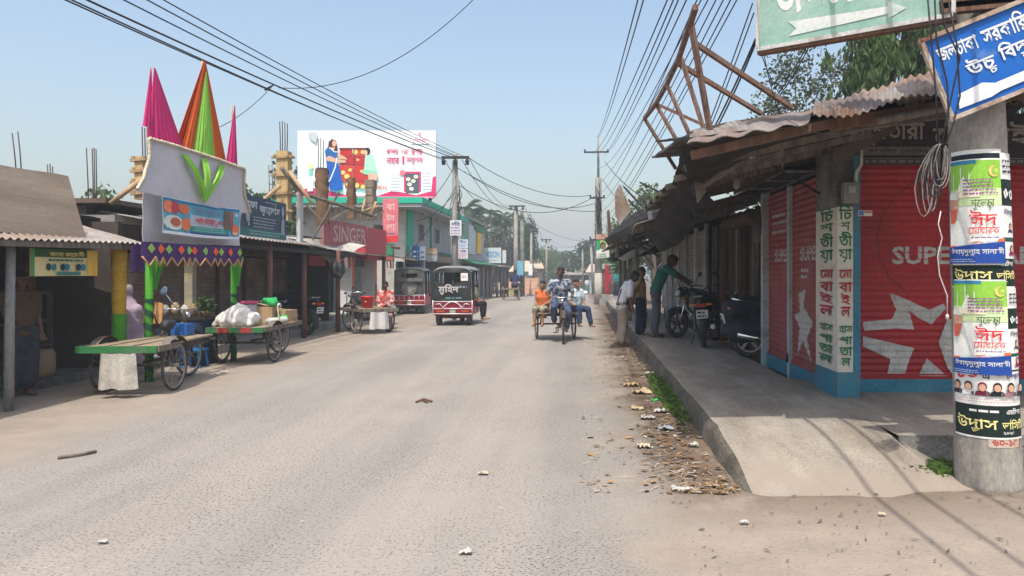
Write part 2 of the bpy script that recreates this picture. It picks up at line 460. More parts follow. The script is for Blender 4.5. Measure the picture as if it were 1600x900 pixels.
# raised concrete footway in front of the right-hand shops, ramping down to the ground at its near end
FW = mt('footway_cement', (.33, .292, .242), .9, .3, 1.5, .45, col2=(.25, .21, .165), mix=.5, fine=48, stretch=(2.2, .7, 1))
KERBM = mt('brown_kerb', (.15, .125, .1), .95, .35, 3, .6, col2=(.07, .065, .05), mix=.5)  # kerb face: dark brown with still darker patches
PZ = .2
def fz(x, y):
    near = 5.2 + max(0, x-2.2)*.12 + .2*noise.noise(V((x*1.6, 4, 4))) + .07*noise.noise(V((x*7, 1, 4)))
    t = min(max((y-near)/1.5, 0), 1)
    return PZ*t*(2-t)+.004*noise.noise(V((x*2, y*2, 0)))-.012*(1-t)
_n = FW.node_tree.nodes; _b = _n['Principled BSDF']; _src = _b.inputs['Base Color'].links[0].from_socket
_tcn = _n.new('ShaderNodeTexCoord'); _sp = _n.new('ShaderNodeSeparateXYZ'); FW.node_tree.links.new(_tcn.outputs['Object'], _sp.inputs[0])
_nz = _n.new('ShaderNodeTexNoise'); _nz.inputs['Scale'].default_value = 2.5; _nz.inputs['Detail'].default_value = 7; FW.node_tree.links.new(_tcn.outputs['Object'], _nz.inputs[0])
_ma = _n.new('ShaderNodeMath'); _ma.operation = 'MULTIPLY_ADD'; _ma.inputs[1].default_value = 2.2; FW.node_tree.links.new(_nz.outputs[0], _ma.inputs[0]); FW.node_tree.links.new(_sp.outputs[1], _ma.inputs[2])
_mr = _n.new('ShaderNodeMapRange'); _mr.inputs[1].default_value = 6.3; _mr.inputs[2].default_value = 7.0; _mr.inputs[3].default_value = 1; _mr.inputs[4].default_value = 0; FW.node_tree.links.new(_ma.outputs[0], _mr.inputs[0])
_mx = _n.new('ShaderNodeMix'); _mx.data_type = 'RGBA'; FW.node_tree.links.new(_mr.outputs[0], _mx.inputs['Factor']); FW.node_tree.links.new(_src, _mx.inputs['A']); _mx.inputs['B'].default_value = (.282, .236, .19, 1); FW.node_tree.links.new(_mx.outputs['Result'], _b.inputs['Base Color'])
g = MB()
KX = 1.2
fy = [5.1+.15*i for i in range(12)]+[7+.5*i for i in range(20)]+[17+i for i in range(40)]
def kx(y): return KX + .025*noise.noise(V((y*1.7, 3, 0)))+ (.02*noise.noise(V((y*6, 9, 0))))
nfy = len(fy)-1
def foot(u, v):
    y = fy[round(v*nfy)]; x = kx(y)+u*(2.62-KX); return V((x, y, fz(x, y)+(dip(y))))
g.grid(foot, 6, nfy, 0)
def rim(u, v):
    y = 5.1+1.2*v; a = foot(1, 0); z = fz(2.62, y); return V((2.62+.42*u*(1+.3*noise.noise(V((y*3, 0, 0)))), y, z*(1-u)**1.3-.012*u))
g.grid(rim, 5, 10, 0)
g.grid(lambda u, v: V((kx(5.1)+u*(2.9-KX), 5.1-.35*v-.1*noise.noise(V((u*6, 2, 2))), -.012-.02*v)), 6, 2, 0)
def kf(u, v):
    y = fy[round(u*nfy)]; a = foot(0, u); w = .02*noise.noise(V((y*4, v*3, 5)))
    
    if v > .99: return a
    chip = max(0, noise.noise(V((y*2.3, 1, 8)))-.25)*.12+.012
    zz = a.z*min(1, v*1.25)-(chip if v > .7 else .0)*min(1, a.z/.1)-.02*(1-v)
    return V((a.x-.022-.05*(1-v)+w*1.6*(1-v), y, zz))
g.grid(kf, nfy, 4, 1)
struct(g.build('footway', [FW, KERBM]))
# slab in front of the corner shop, with its own step
g = MB()
sy = [6.15+.3*i for i in range(12)]
g.grid(lambda u, v: V((2.62+u*5.5, sy[round(v*11)]-(.0 if v else -.06*u), PZ+.004*noise.noise(V((u*9, v*9, 2))))), 8, 11, 0)
g.grid(lambda u, v: V((2.62+u*5.5, 6.15+.06*u+.012*noise.noise(V((u*30, v*3, 1))), (PZ+.02)*v-.02 if v < 1 else PZ+.004*noise.noise(V((u*9, 0, 2))))), 16, 2, 1)
struct(g.build('shop_apron', [FW, CONCD]))
# ================================================================== right: the corner shop with red shutters
REDSH = mt('red_shutter', (.4, .017, .022), .45, .2, 1.6, .12, col2=(.27, .018, .018), mix=.45, stretch=(1, 1, .7), fine=25)
REDSIDE = mt('dusty_red_shutter', (.3, .05, .048), .6, .22, 2, .12, col2=(.3, .1, .09), mix=.45)
BLUEP = mt('blue_paint', (.035, .2, .29), .6, .25, 3, .15, col2=(.1, .17, .19), mix=.3)
CREAM = mt('cream_wall', (.66, .62, .54), .8, .1, 3, .08, col2=(.5, .45, .37), mix=.25)
PALEST = mt('pale_blue_post', (.42, .5, .53), .6, .2, 4, .1, col2=(.3, .28, .25), mix=.3)
shop = thing('corner_shop', 'corner shop with red roller shutters, blue plinth and rusty tin roof beside the footway', 'shop', (4.5, 9.8, .2))
# pillar
g = MB(); g.bb((2.75, 8.0, PZ), (3.0, 8.75, .47)); g.build('pillar_base', BLUEP, shop)
g = MB(); g.bb((2.926, 8.0, .472), (3.0, 8.37, 2.8)); g.build('pillar_edge', BLUEP, shop)
g = MB(); g.bb((2.756, 8.006, .472), (2.924, 8.744, 2.25)); pil = g.build('pillar', CREAM, shop)
g = MB(); g.bb((2.756, 8.006, 2.252), (2.994, 8.744, 3.0)); g.build('pillar_head', CONCD, shop)
sh = Sheet(flat((2.75, 8.0, PZ), (1, 0, 0), (0, 0, 1)), d0=-.002)
GRN = (.008, .16, .06); RDI = (.42, .02, .03)
col = ['চি', 'শ', 'তী', 'য়া', 'মো', 'বা', 'ই', 'ল', 'হাস', 'পা', 'তা', 'ল']
pxs = [(320, 343), (346, 360), (362, 385), (388, 410), (417, 435), (440, 456), (458, 476), (479, 498), (508, 521), (525, 538), (541, 556), (559, 574)]
for ch, (a, b) in zip(col, pxs):
    c = GRN if col.index(ch) < 4 or a >= 503 else RDI
    if ch == 'ল': c = RDI if a < 503 else GRN
    w = .14 if len(ch) > 1 else .1
    sh.text(ch, .09-w/2, 1.35-(b-425)/F*8, .09+w/2, 1.35-(a-425)/F*8, c, .018)
sh.build(pil)
sh = Sheet(flat((2.75, 8.75, PZ), (0, -1, 0), (0, 0, 1)), d0=-.002)
for ch, (a, b) in zip(col, pxs):
    c = GRN if col.index(ch) < 4 or a >= 503 else RDI
    if ch == 'ল': c = RDI if a < 503 else GRN
    sh.text(ch, .18, 1.35-(b-425)/F*8, .62, 1.35-(a-425)/F*8, c, .018)
sh.build(pil)
# electricity meter on the pillar, with its bent conduit
mtr = thing('electricity_meter', 'small grey electricity meter box on the pillar above the green lettering', 'meter box', (2.87, 7.99, 2.3))
g = MB(); g.bb((2.79, 7.9, 2.28), (2.95, 8.0, 2.5)); g.build('case', mt('meter_case', (.22, .2, .18), .6), mtr)
g = MB(); g.bb((2.83, 7.885, 2.39), (2.91, 7.9, 2.46)); g.build('display', mt('meter_glass', (.3, .32, .33), .2), mtr)
g = MB(); g.tube([(2.93, 7.95, 2.5), (2.94, 7.95, 2.62), (2.99, 7.95, 2.7), (3.0, 7.97, 3.0)], .018, 8); g.build('conduit', mt('pvc', (.5, .5, .48), .5), mtr)
tg = MB(); tg.bb((2.97, 7.985, 2.15), (3.12, 7.99, 2.21)); st = Sheet(flat((2.97, 7.985, 2.15), (1, 0, 0), (0, 0, 1)), d0=.001); st.rect(.005, .005, .06, .055, (.1, .2, .5)); st.rect(.065, .03, .145, .055, (.6, .2, .2))
t = thing('sticker', 'small blue and red sticker on the pillar beside the top of the green lettering', 'sticker', (3.04, 7.99, 2.15)); tg.build('backing', WHITE, t); st.build(t)
# front shutter
base = flat((3.06, 8.4, PZ), (1, 0, 0), (0, 0, 1))
g = MB(); g.bb((3.0, 8.37, PZ), (3.06, 8.46, 2.85)); g.build('shutter_rail', BLUEP, shop); g = MB(); g.bb((5.35, 8.37, PZ), (5.42, 8.46, 2.85)); g.build('shutter_rail', BLUEP, shop)
g = MB(); g.bb((3.06, 8.36, PZ), (5.35, 8.44, .345)); g.build('shutter_plinth', BLUEP, shop)
SB = flat((3.06, 8.41, .345), (1, 0, 0), (0, 0, 1))
sho, f, cuts = shutter(shop, SB, 2.29, 2.45, REDSH)
PAINTW = mt('worn_silver_paint', (.5, .48, .45), .6, .25, 9, .1, col2=(.3, .1, .09), mix=.22, sharp=.06)
sh = Sheet(f, cuts, d0=.003)
def pxu(px, py): p = at(px, py, 8.4); return (p.x-3.06, p.z-.345)
a = pxu(1394, 413); b = pxu(1500, 385)
sh.text('SUPER STAR', a[0], a[1], a[0]+1.62, b[1], PAINTW, .03)
star = [[(1391, 458), (1415, 467), (1440, 479), (1452, 484), (1475, 474), (1478, 482), (1455, 507), (1434, 496), (1412, 478)],
        [(1390, 459), (1408, 474), (1420, 484), (1428, 515), (1400, 513), (1350, 517), (1348, 503), (1393, 499), (1400, 484)],
        [(1348, 525), (1428, 544), (1419, 566), (1412, 591), (1385, 591), (1391, 561), (1348, 541)],
        [(1434, 591), (1440, 575), (1448, 560), (1465, 575), (1480, 588), (1480, 591)],
        [(1480, 497), (1497, 503), (1500, 560), (1494, 591), (1480, 575), (1466, 535)],
        [(1500, 505), (1540, 507), (1575, 512), (1570, 522), (1530, 522), (1500, 530)]]
for k in star:
    s0 = sh.d; sh.poly([pxu(*p) for p in k][::-1], PAINTW)
sh.build(sho, 'painted_star', 'painted_letters')
# side shutters facing the street
g = MB(); g.bb((2.795, 8.75, PZ-.06), (2.87, 11.3, .33)); g.build('side_plinth', BLUEP, shop)
for k, (y0, y1) in enumerate(((8.78, 9.98), (10.06, 11.24))):
    o, f, cuts = shutter(shop, flat((2.84, y1, .33), (0, -1, 0), (0, 0, 1)), y1-y0, 2.36, REDSIDE, .08)
    sh = Sheet(f, cuts)
    w = y1-y0
    sh.text('SUPER', w*.3, 1.36, w*.98, 1.54, PAINTW, .03)
    if k == 0:
        sh.poly([(w*.25, .95), (w*.5, 1.0), (w*.42, .78), (w*.75, .6), (w*.55, .4), (w*.7, .1), (w*.4, .35), (w*.2, .12), (w*.28, .5), (w*.08, .65), (w*.3, .7)], PAINTW)
        sh.scribble(w*.35, 1.12, w*.6, 1.28, 2, PAINTW)
    else: sh.scribble(w*.2, 1.75, w*.85, 2.1, 3, PAINTW, .35)
    sh.build(o, 'painted_star', 'painted_letters')
g = MB(); g.bb((2.78, 9.98, .1), (2.85, 10.06, 2.7)); g.build('side_rail', PALEST, shop)
g = MB(); g.bb((2.74, 11.24, .1), (2.85, 11.36, 2.75)); g.build('end_post', PALEST, shop)
for y in (10.02,):
    lk = MB(); lk.bb((2.755, y-.03, .34), (2.785, y+.03, .41)); lk.tube([(2.77, y-.02, .41), (2.77, y-.02, .45), (2.77, y+.02, .45), (2.77, y+.02, .41)], .006, 6)
    tag(lk.build('padlock', BLACKM, None, org=(2.77, y, .34)), 'black padlock on the blue plinth between the two side shutters', 'padlock')
lk = MB(); lk.bb((3.0, 8.32, .25), (3.07, 8.36, .33)); lk.tube([(3.01, 8.34, .33), (3.01, 8.34, .37), (3.05, 8.34, .37), (3.05, 8.34, .33)], .008, 6)
tag(lk.build('padlock', BLACKM, None, org=(3.03, 8.34, .25)), 'black padlock at the foot of the blue pillar by the star shutter', 'padlock')
# body behind the shutters
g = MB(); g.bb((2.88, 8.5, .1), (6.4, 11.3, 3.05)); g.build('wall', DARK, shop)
g = MB(); g.bb((5.42, 8.38, .1), (6.4, 8.5, 3.0)); g.build('side_wall', CONCD, shop)
# roof: near strip pitched towards the camera, fascia timber, black soffit
roof = MB()
A, B = at(1073, 224, 5.8), at(1690, 118, 5.75)
C, D = at(1690, 92, 6.75), at(1083, 203, 6.7)
mid0, mid1 = A.lerp(B, .31), D.lerp(C, .31)
sheet_roof(roof, A, mid0, mid1, D, 4, .012, 0, 4, .03, 1)
sheet_roof(roof, mid0+V((0, -.12, .03)), B, C, mid1+V((0, 0, .05)), 34, .011, 0, 6, .1, 2)
rf = roof.build('roof', mt('rusty_tin', (.33, .3, .27), .6, .3, 2.2, .2, metal=.25, col2=(.17, .1, .065), mix=.52, stretch=(1, .4, 1)), shop)
g = MB(); sheet_roof(g, at(1310, 168, 6.9), at(1470, 165, 6.6), at(1462, 108, 8.6), at(1330, 150, 8.2), 9, .02, 0, 4, .04, 5)
sheet_roof(g, at(1462, 165, 6.6), at(1680, 160, 6.6), at(1680, 60, 9.0), at(1455, 110, 8.6), 12, .02, 0, 4, .04, 6); g.build('upper_roof', mt('brown_tin', (.3, .22, .16), .6, .25, 2, .1, metal=.2, col2=(.22, .13, .08), mix=.5), shop)
g = MB(); g.slab(lambda u, v: D.lerp(C, u)*(1-v)+V((1.1+u*5, 11.6, 3.35+.2*u))*v+V((0, 0, .03*noise.noise(V((u*5, v*5, 0))))), 12, 8, (0, 0, -.03)); g.build('rear_roof', TIND, shop)
g = MB(); g.beam(at(1080, 243, 5.95), at(1300, 193, 5.95), .06, .07); g.beam(at(1296, 196, 5.97), at(1700, 128, 5.97), .06, .09); g.build('fascia_timber', WOODR, shop)
g = MB(); g.beam(at(1330, 200, 6.1), at(1500, 176, 6.1), .05, .06); g.cyl(at(1370, 190, 5.9), at(1480, 168, 5.85), .035, .03, 8); g.build('eave_pole', WOODG, shop)
def ragged(pts_px, Ys, seed, g, th=.02, n=14):
    "torn sheet between two px polylines (upper, lower)"
    up, lo = pts_px
    def fn(u, v):
        def sample(L):
            t = u*(len(L)-1); i = min(int(t), len(L)-2); k = t-i
            return at(L[i][0]+(L[i+1][0]-L[i][0])*k, L[i][1]+(L[i+1][1]-L[i][1])*k, L[i][2]+(L[i+1][2]-L[i][2])*k)
        p = sample(up).lerp(sample(lo), v)
        return p+V((1, .3, 1))*.05*noise.noise(V((u*6+seed, v*4, seed)))*(.3+v)
    g.slab(fn, n, 6, (0.004, th, .004))
g = MB(); ragged((((1066, 226, 5.9), (1120, 238, 6.0), (1210, 216, 6.2), (1290, 200, 6.4)), ((1075, 290, 6.9), (1100, 285, 7.0), (1160, 250, 7.0), (1290, 205, 7.2))), 0, 3, g)
ragged((((1066, 228, 5.95), (1058, 262, 7.2), (1046, 300, 8.5)), ((1120, 318, 8.2), (1090, 345, 9.2), (1075, 360, 10.4))), 0, 7, g)
g.build('torn_soffit', BLACKSHEET, shop)
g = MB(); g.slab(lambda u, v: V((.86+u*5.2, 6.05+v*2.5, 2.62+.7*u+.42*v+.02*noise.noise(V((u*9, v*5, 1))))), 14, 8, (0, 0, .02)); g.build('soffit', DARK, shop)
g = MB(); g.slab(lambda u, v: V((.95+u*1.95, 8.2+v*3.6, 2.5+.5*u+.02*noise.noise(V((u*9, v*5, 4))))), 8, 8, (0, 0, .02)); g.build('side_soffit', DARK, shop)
g = MB()
for k in range(7): g.beam(V((.92, 6.6+k*.75, 2.47)), V((2.9, 6.7+k*.75, 2.93)), .05, .06)
g.build('rafter', WOODG, shop)
g = MB()
for (x0, y0, x1, y1, Y) in ((1092, 262, 1190, 222, 6.6), (1098, 290, 1148, 252, 7.0)): g.slab(lambda u, v: at(x0+(x1-x0)*u, y0+(y1-y0)*u+v*(7+6*u), Y+.3*v), 6, 2, (0, .01, 0))
g.build('loose_soffit_board', WOODG, shop)
g = MB(); g.prism([at(1085, 285, 6.8), at(1090, 318, 6.8), at(1103, 300, 6.85), at(1098, 286, 6.85)], (0, .02, 0)); g.build('hanging_scrap', TIND, shop)
# sign over the front shutter
fs = thing('shop_sign', 'dark signboard with pale Bengali lettering above the red star shutter', 'shop sign', (4, 8.2, 2.76))
g = MB(); g.bb((2.86, 8.22, 2.74), (5.4, 8.3, 3.3)); g.build('board', mt('sign_board_dark', (.03, .024, .03), .6, .3, 5), fs)
sh = Sheet(flat((2.86, 8.22, 2.74), (1, 0, 0), (0, 0, 1))); PG = s2l(150, 142, 135)
sh.text('পূর্শতারা', .05, .2, .93, .47, PG, .02); sh.text('মোবাইল', 1.02, .2, 2.4, .47, PG, .02)
sh.rect(.25, .1, 1.0, .19, s2l(110, 104, 98)); sh.text('আফ্রিম', .3, .11, .62, .18, (.02, .02, .02), .01); sh.text('লোডিং', .66, .11, .97, .18, (.02, .02, .02), .01)
sh.disc(1.27, .11, .2, .11, s2l(40, 44, 58), 16, 0, 180); sh.text('Mobile', 1.1, .1, 1.45, .16, PG, .01)
sh.rect(0, .055, 2.5, .062, PG); sh.scribble(.05, .0, 2.3, .055, 1, s2l(120, 116, 112)); sh.rect(0, -.004, 2.54, .003, s2l(100, 96, 90))
sh.build(fs)
g = MB(); g.slab(lambda u, v: at(1303+u*97, 233-u*38+v*(25-15*u), 7.9), 6, 3, (0, .01, 0)); tag(g.build('canvas_flap', mt('brown_canvas', (.12, .09, .065), .9, .3), None, org=at(1340, 240, 7.9)), 'brown torn canvas flap hanging over the left end of the dark signboard', 'canvas')
# lightbox on the street side
ls = thing('lightbox_sign', 'grimy box sign with faded lettering hanging under the eaves on the street side', 'shop sign', (2.6, 10, 2.78))
def LB(x, y, z): return V((x, y, z))
g = MB(); x0, x1, y0, y1, z0, z1 = 2.38, 2.8, 8.76, 11.5, 2.74, 3.12
g.bb((x0, y0, z0), (x1, y1, z0+.015)); g.bb((x0, y0, z1-.015), (x1, y1, z1)); g.bb((x0+.02, y0+.3, z0+.012), (x1, y0+.32, z1-.012)); g.build('case', DARK, ls)
g = MB(); g.bb((x0-.012, y0, z0), (x0, y1, z1)); fc = g.build('front_panel', mt('grimy_sign_face', (.16, .13, .125), .7, .3, 4, col2=(.06, .05, .05), mix=.4), ls)
sh = Sheet(flat((x0-.012, y1, z0), (0, -1, 0), (0, 0, 1)))
sh.text('পঞ{চ}তারা মোবাইল', .25, .12, 2.4, .3, s2l(165, 155, 150), .01); sh.scribble(.2, .03, 2.5, .1, 1, s2l(110, 104, 100)); sh.build(ls)
g = MB()
for p, q in (((x0, y0, z0), (x0, y1, z0)), ((x0, y0, z1), (x0, y1, z1)), ((x0, y0, z0), (x0, y0, z1)), ((x0, y0, z0), (x1, y0, z0)), ((x1, y0, z0), (x1, y1, z0)), ((x0, y1, z0), (x0, y1, z1)), ((x0, y0+.9, z0), (x1, y0+.9, z0)), ((x0, y0+1.8, z0), (x1, y0+1.8, z0))): g.beam(V(p)-V((.018, .01, .01)), V(q)-V((.018, .01, .01)), .025)
g.build('frame', STEEL, ls)
g = MB(); g.lathe([(.0, -.1), (.045, -.07), (.05, 0), (.03, .08), (.02, .12)], at(1151, 284, 9.2), 'Z', 12); tag(g.build('light_bulb', mt('dusty_glass', (.4, .38, .35), .3), None, org=at(1151, 284, 9.2)), 'dusty lamp hanging at the far corner of the grimy box sign', 'lamp')
g = MB(); g.beam(at(1175, 240, 8.2), at(1285, 305, 8.6), .02); tag(g.build('diagonal_stay', BLACKM, None, org=at(1285, 305, 8.6)), 'thin black stay crossing below the grimy box sign', 'stay')
# steel frame standing on the roof edge
tf = thing('rusty_framework', 'bare rusty steel frame of a former signboard standing askew on the tin roof edge', 'sign frame', (1.1, 8, 2.8))
g = MB(); P = [at(1087, 11, 6.0), at(1061, 90, 7.4), at(1042.6, 130, 8.3), at(1025, 162, 9.3), at(1007, 185, 10.2)]
for a, b in zip(P, P[1:]): g.beam(a, b, .045)
g.build('top_rail', RUST, tf)
for a, b, w in (((1007, 185, 10.2), (1056, 264, 10.4), .05), ((1026, 164, 9.3), (1065, 233, 9.0), .05), ((1042, 132, 8.3), (1079, 214, 8.0), .045), ((1064, 90, 7.4), (1101, 206, 7.2), .045), ((1079, 33, 6.4), (1110, 208, 6.6), .055)):
    g = MB(); g.beam(at(*a), at(*b), w*.75); g.build('upright', RUST, tf)
for a, b, w in (((1083, 66, 6.7), (1237, 168, 7.4), .055), ((1061, 100, 7.4), (1190, 178, 8.0), .055), ((1027, 163, 9.3), (1101, 196, 9.0), .05)):
    g = MB(); g.beam(at(*a), at(*b), w*.75); g.build('brace', mt('pale_rust', (.26, .18, .14), .9, .3, 6, .3, col2=(.2, .1, .07), mix=.5), tf)
# ================================================================== right: concrete pole with posters and direction boards
POLEM = mt('spun_concrete', (.36, .33, .29), .9, .25, 3, .25, col2=(.2, .18, .16), mix=.4, stretch=(1, 1, .5))
PY = 5.46
def axis(z): return V((2.985-.033*z, PY, z))
def prad(z): return .222-.012*z
pole = thing('concrete_pole', 'thick round concrete utility pole plastered with posters at the right edge', 'utility pole', axis(0))
g = MB(); zs = [-.05, .02, .5, 1, 1.5, 2, 2.5, 3, 4, 6, 9]
g.tube([axis(z) for z in zs], [prad(z)+(.006 if z < .3 else 0) for z in zs], 40); g.build('shaft', POLEM, pole)
g = MB()
for k, (z, l) in enumerate(((3.42, .55), (3.36, .5))): g.beam(axis(z)+V((-.35, -.24, .03*k)), axis(z)+V((.3, -.24, .06+.03*k)), .07)
g.build('timber_bracket', WOODR, pole)
g = MB()
for z in (3.3, 3.5): g.torus(axis(z), prad(z)+.012, .012, 'Z', 32, 6)
g.build('wire_band', CABLE, pole)
# cylinder map: u metres from the line facing the camera (right positive), v height
def onpole(u, v, d=0.):
    c = axis(v); r = prad(v); th = (u-.085)/.2; return c+V((sin(th), -cos(th), 0))*(r+d+.001)
def pz(py): return EYE-(py-VY)/F*(PY-.2)
POSTG = s2l(120, 190, 60)
def paper(name, label, fn, u0, v0, u1, v1, col, draw, group=None, d=.004):
    t = thing(name, label, 'poster', fn((u0+u1)/2, v0, 0), 0, group)
    sh = Sheet(fn, d0=d, step=.0007)
    g = MB(); n = 18
    cr = lambda u, v: fn(u0+(u1-u0)*u, v0+(v1-v0)*v, d+.0015*noise.noise(V((u*5, v*7, v0*9))))
    g.grid(cr, n, 10); g.build('paper', ink(col, .8), t); sh.d = d+.002
    draw(sh, u0, v0, u1-u0, v1-v0); sh.build(t); return t
BLK = (.008, .022, .02); YEL = s2l(235, 225, 150); WH = (.75, .75, .72)
def dark_poster(sh, u, v, w, h):
    b = lambda x, y, x2, y2, c, nu=10, nv=2: sh.rect(u+x*w, v+y*h, u+x2*w, v+y2*h, c, nu, nv)
    b(0, 0, 1, .055, WH)
    sh.text('উদ{ভ}াস', u+.06*w, v+.16*h, u+.58*w, v+.68*h, YEL, .012)
    sh.text('ভা^র্সিটি'.replace('র্', ''), u+.63*w, v+.3*h, u+.99*w, v+.6*h, YEL, .012)
    sh.text('২০২৫', u+.64*w, v+.14*h, u+.8*w, v+.24*h, WH, .02)
    sh.scribble(u+.25*w, v+.76*h, u+.66*w, v+.9*h, 1, WH, .5); sh.text('এডমিশন', u+.69*w, v+.74*h, u+.93*w, v+.94*h, WH, .02)
def faces_poster(sh, u, v, w, h):
    sh.rect(u+w*.0, v+h*.95, u+w, v+h, s2l(40, 60, 70), 10, 1)
    R_ = s2l(205, 60, 80)
    sh.text('১০', u+.08*w, v+.72*h, u+.36*w, v+1.05*h, R_, .03); sh.text('এ', u+.42*w, v+.74*h, u+.5*w, v+.92*h, s2l(40, 50, 70), .02); sh.text('৭', u+.55*w, v+.72*h, u+.69*w, v+1.05*h, R_, .03)
    sh.text('(বিজ্ঞান)'.replace('জ্ঞ', 'জ{ঞ}'), u+.72*w, v+.72*h, u+.99*w, v+.93*h, s2l(40, 50, 120), .015)
    for i, c in enumerate((s2l(40, 45, 60), s2l(230, 230, 230), s2l(120, 30, 60), s2l(30, 32, 40), s2l(160, 120, 130), s2l(60, 60, 70))):
        sh.portrait(u+(.08+.168*i)*w, v+.27*h, .36*h, s2l(205, 160, 135), c, s2l(120, 30, 60) if i == 2 else (.01, .01, .01))
        sh.rect(u+(.115+.168*i)*w, v+.28*h, u+(.15+.168*i)*w, v+.38*h, s2l(90, 90, 90))
    sh.scribble(u+.04*w, v+.08*h, u+.95*w, v+.22*h, 2, s2l(190, 160, 155), .35)
def green_poster(sh, u, v, w, h):
    b = lambda x, y, x2, y2, c, nu=12, nv=3: sh.rect(u+x*w, v+y*h, u+x2*w, v+y2*h, c, nu, nv)
    b(0, .72, 1, .985, s2l(140, 196, 70)); b(0, .56, 1, .72, s2l(205, 226, 170)); b(0, .955, .55, .99, s2l(50, 130, 165))
    for x, hh in ((.1, .2), (.27, .26), (.43, .2)): sh.poly([(u+(x-.012)*w, v+.66*h), (u+(x+.012)*w, v+.66*h), (u+(x+.012)*w, v+(.66+hh)*h), (u+x*w, v+(.69+hh)*h), (u+(x-.012)*w, v+(.66+hh)*h)], s2l(214, 235, 200))
    sh.poly([(u+.2*w, v+.66*h), (u+.44*w, v+.66*h), (u+.42*w, v+.74*h), (u+.32*w, v+.85*h), (u+.22*w, v+.74*h)], s2l(236, 238, 222)); sh.rect(u+.02*w, v+.64*h, u+.62*w, v+.7*h, s2l(228, 220, 190), 10, 1)
    sh.disc(u+.86*w, v+.88*h, .1*w, .055*h, s2l(235, 200, 120), 16); sh.disc(u+.89*w, v+.885*h, .075*w, .042*h, s2l(140, 196, 70), 16); sh.disc(u+.9*w, v+.885*h, .03*w, .02*h, s2l(235, 200, 120), 6)
    sh.scribble(u+.32*w, v+.66*h, u+.92*w, v+.82*h, 5, s2l(150, 90, 150), .42)
    # bearded man in a white cap, three-quarter figure at the left margin
    WR = s2l(228, 230, 226)
    sh.poly([(u+.0*w, v+.13*h), (u+.4*w, v+.18*h), (u+.38*w, v+.35*h), (u+.26*w, v+.5*h), (u+.18*w, v+.56*h), (u+.0*w, v+.52*h)], WR)
    sh.poly([(u+.02*w, v+.5*h), (u+.2*w, v+.5*h), (u+.22*w, v+.62*h), (u+.02*w, v+.64*h)], s2l(196, 150, 126)); sh.poly([(u+.03*w, v+.4*h), (u+.13*w, v+.4*h), (u+.2*w, v+.53*h), (u+.02*w, v+.53*h)], s2l(205, 95, 75))
    sh.poly([(u+.01*w, v+.63*h), (u+.21*w, v+.62*h), (u+.2*w, v+.68*h), (u+.12*w, v+.7*h), (u+.03*w, v+.69*h)], WR)
    sh.text('শুভেচ{ছ}া', u+.45*w, v+.5*h, u+.84*w, v+.62*h, s2l(30, 70, 60), .0)
    RD = s2l(214, 40, 60)
    sh.text('ঈদ', u+.42*w, v+.37*h, u+.88*w, v+.52*h, RD, .008); sh.text('মোবারক', u+.4*w, v+.29*h, u+.92*w, v+.36*h, RD, .005)
    sh.scribble(u+.44*w, v+.245*h, u+.93*w, v+.27*h, 1, s2l(130, 120, 160), .5)
    sh.poly([(u, v+.17*h), (u+w*.5, v+.19*h), (u+w, v+.22*h), (u+w, v+.25*h), (u+.5*w, v+.22*h), (u, v+.185*h)], s2l(235, 110, 60))
    NB = s2l(30, 70, 150)
    for i in range(8): x0, x1 = i/8, (i+1)/8; sh._add(sh.P, sh.pm, [(u+x0*w, v+.015*h), (u+x1*w, v+.015*h), (u+x1*w, v+(.17+.05*x1)*h), (u+x0*w, v+(.17+.05*x0)*h)], [(0, 1, 2, 3)], NB); sh.d -= sh.step
    sh.d += sh.step
    sh.text('উবায়দুল{ল}াহ সালাফী', u+.06*w, v+.08*h, u+.97*w, v+.165*h, WH, .006); sh.scribble(u+.03*w, v+.025*h, u+.5*w, v+.065*h, 2, s2l(170, 190, 220), .4)
uL, uR = -.235, .26
paper('poster', 'dark green poster with big yellow lettering pasted lowest around the concrete pole', onpole, uL, pz(686), uR, pz(634), BLK, dark_poster, None, .004)
paper('poster', 'white poster strip with a row of six small portraits below the lower Eid poster', onpole, uL, pz(634), uR, pz(578), WH, faces_poster, None, .004)
paper('poster', 'dark poster strip showing between the upper and lower Eid greeting posters', onpole, uL, pz(450), uR, pz(404), BLK, dark_poster, None, .004)
def strip(sh, u, v, w, h):
    for i, (a, b, c) in enumerate(((.0, .16, WH), (.16, .2, s2l(30, 80, 75)), (.2, .5, WH), (.5, .75, BLK), (.75, 1, WH))): sh.rect(u, v+a*h, u+w, v+b*h, c, 4, 2)
    sh.portrait(u+.6*w, v+.24*h, .5*w, s2l(205, 160, 135), s2l(60, 60, 90)); sh.portrait(u+.6*w, v+.03*h, .5*w, s2l(205, 160, 135), s2l(150, 40, 90))
    sh.text('বিজ্ঞা'.replace('জ্ঞ', 'জ{ঞ}'), u+.1*w, v+.4*h, u+.95*w, v+.47*h, s2l(40, 40, 70), .01); sh.text('৬০', u+.1*w, v+.55*h, u+.9*w, v+.66*h, WH, .03)
    sh.scribble(u+.1*w, v+.8*h, u+.9*w, v+.95*h, 3, s2l(60, 50, 60), .4)
paper('poster', 'narrow white and dark poster strip at the right side of the upper Eid poster', onpole, .135, pz(404), .27, pz(238), BLK, strip, None, .0035)
paper('poster', 'narrow white and dark poster strip at the right side of the lower Eid poster', onpole, .145, pz(578), .28, pz(450), BLK, strip, None, .0035)
paper('poster', 'torn dark blue band of an old poster above the upper Eid greeting poster', onpole, -.22, pz(250), .15, pz(234), s2l(30, 38, 50), lambda sh, u, v, w, h: sh.rect(u, v+.7*h, u+w, v+h*1.1, WH, 10, 1), None, .003)
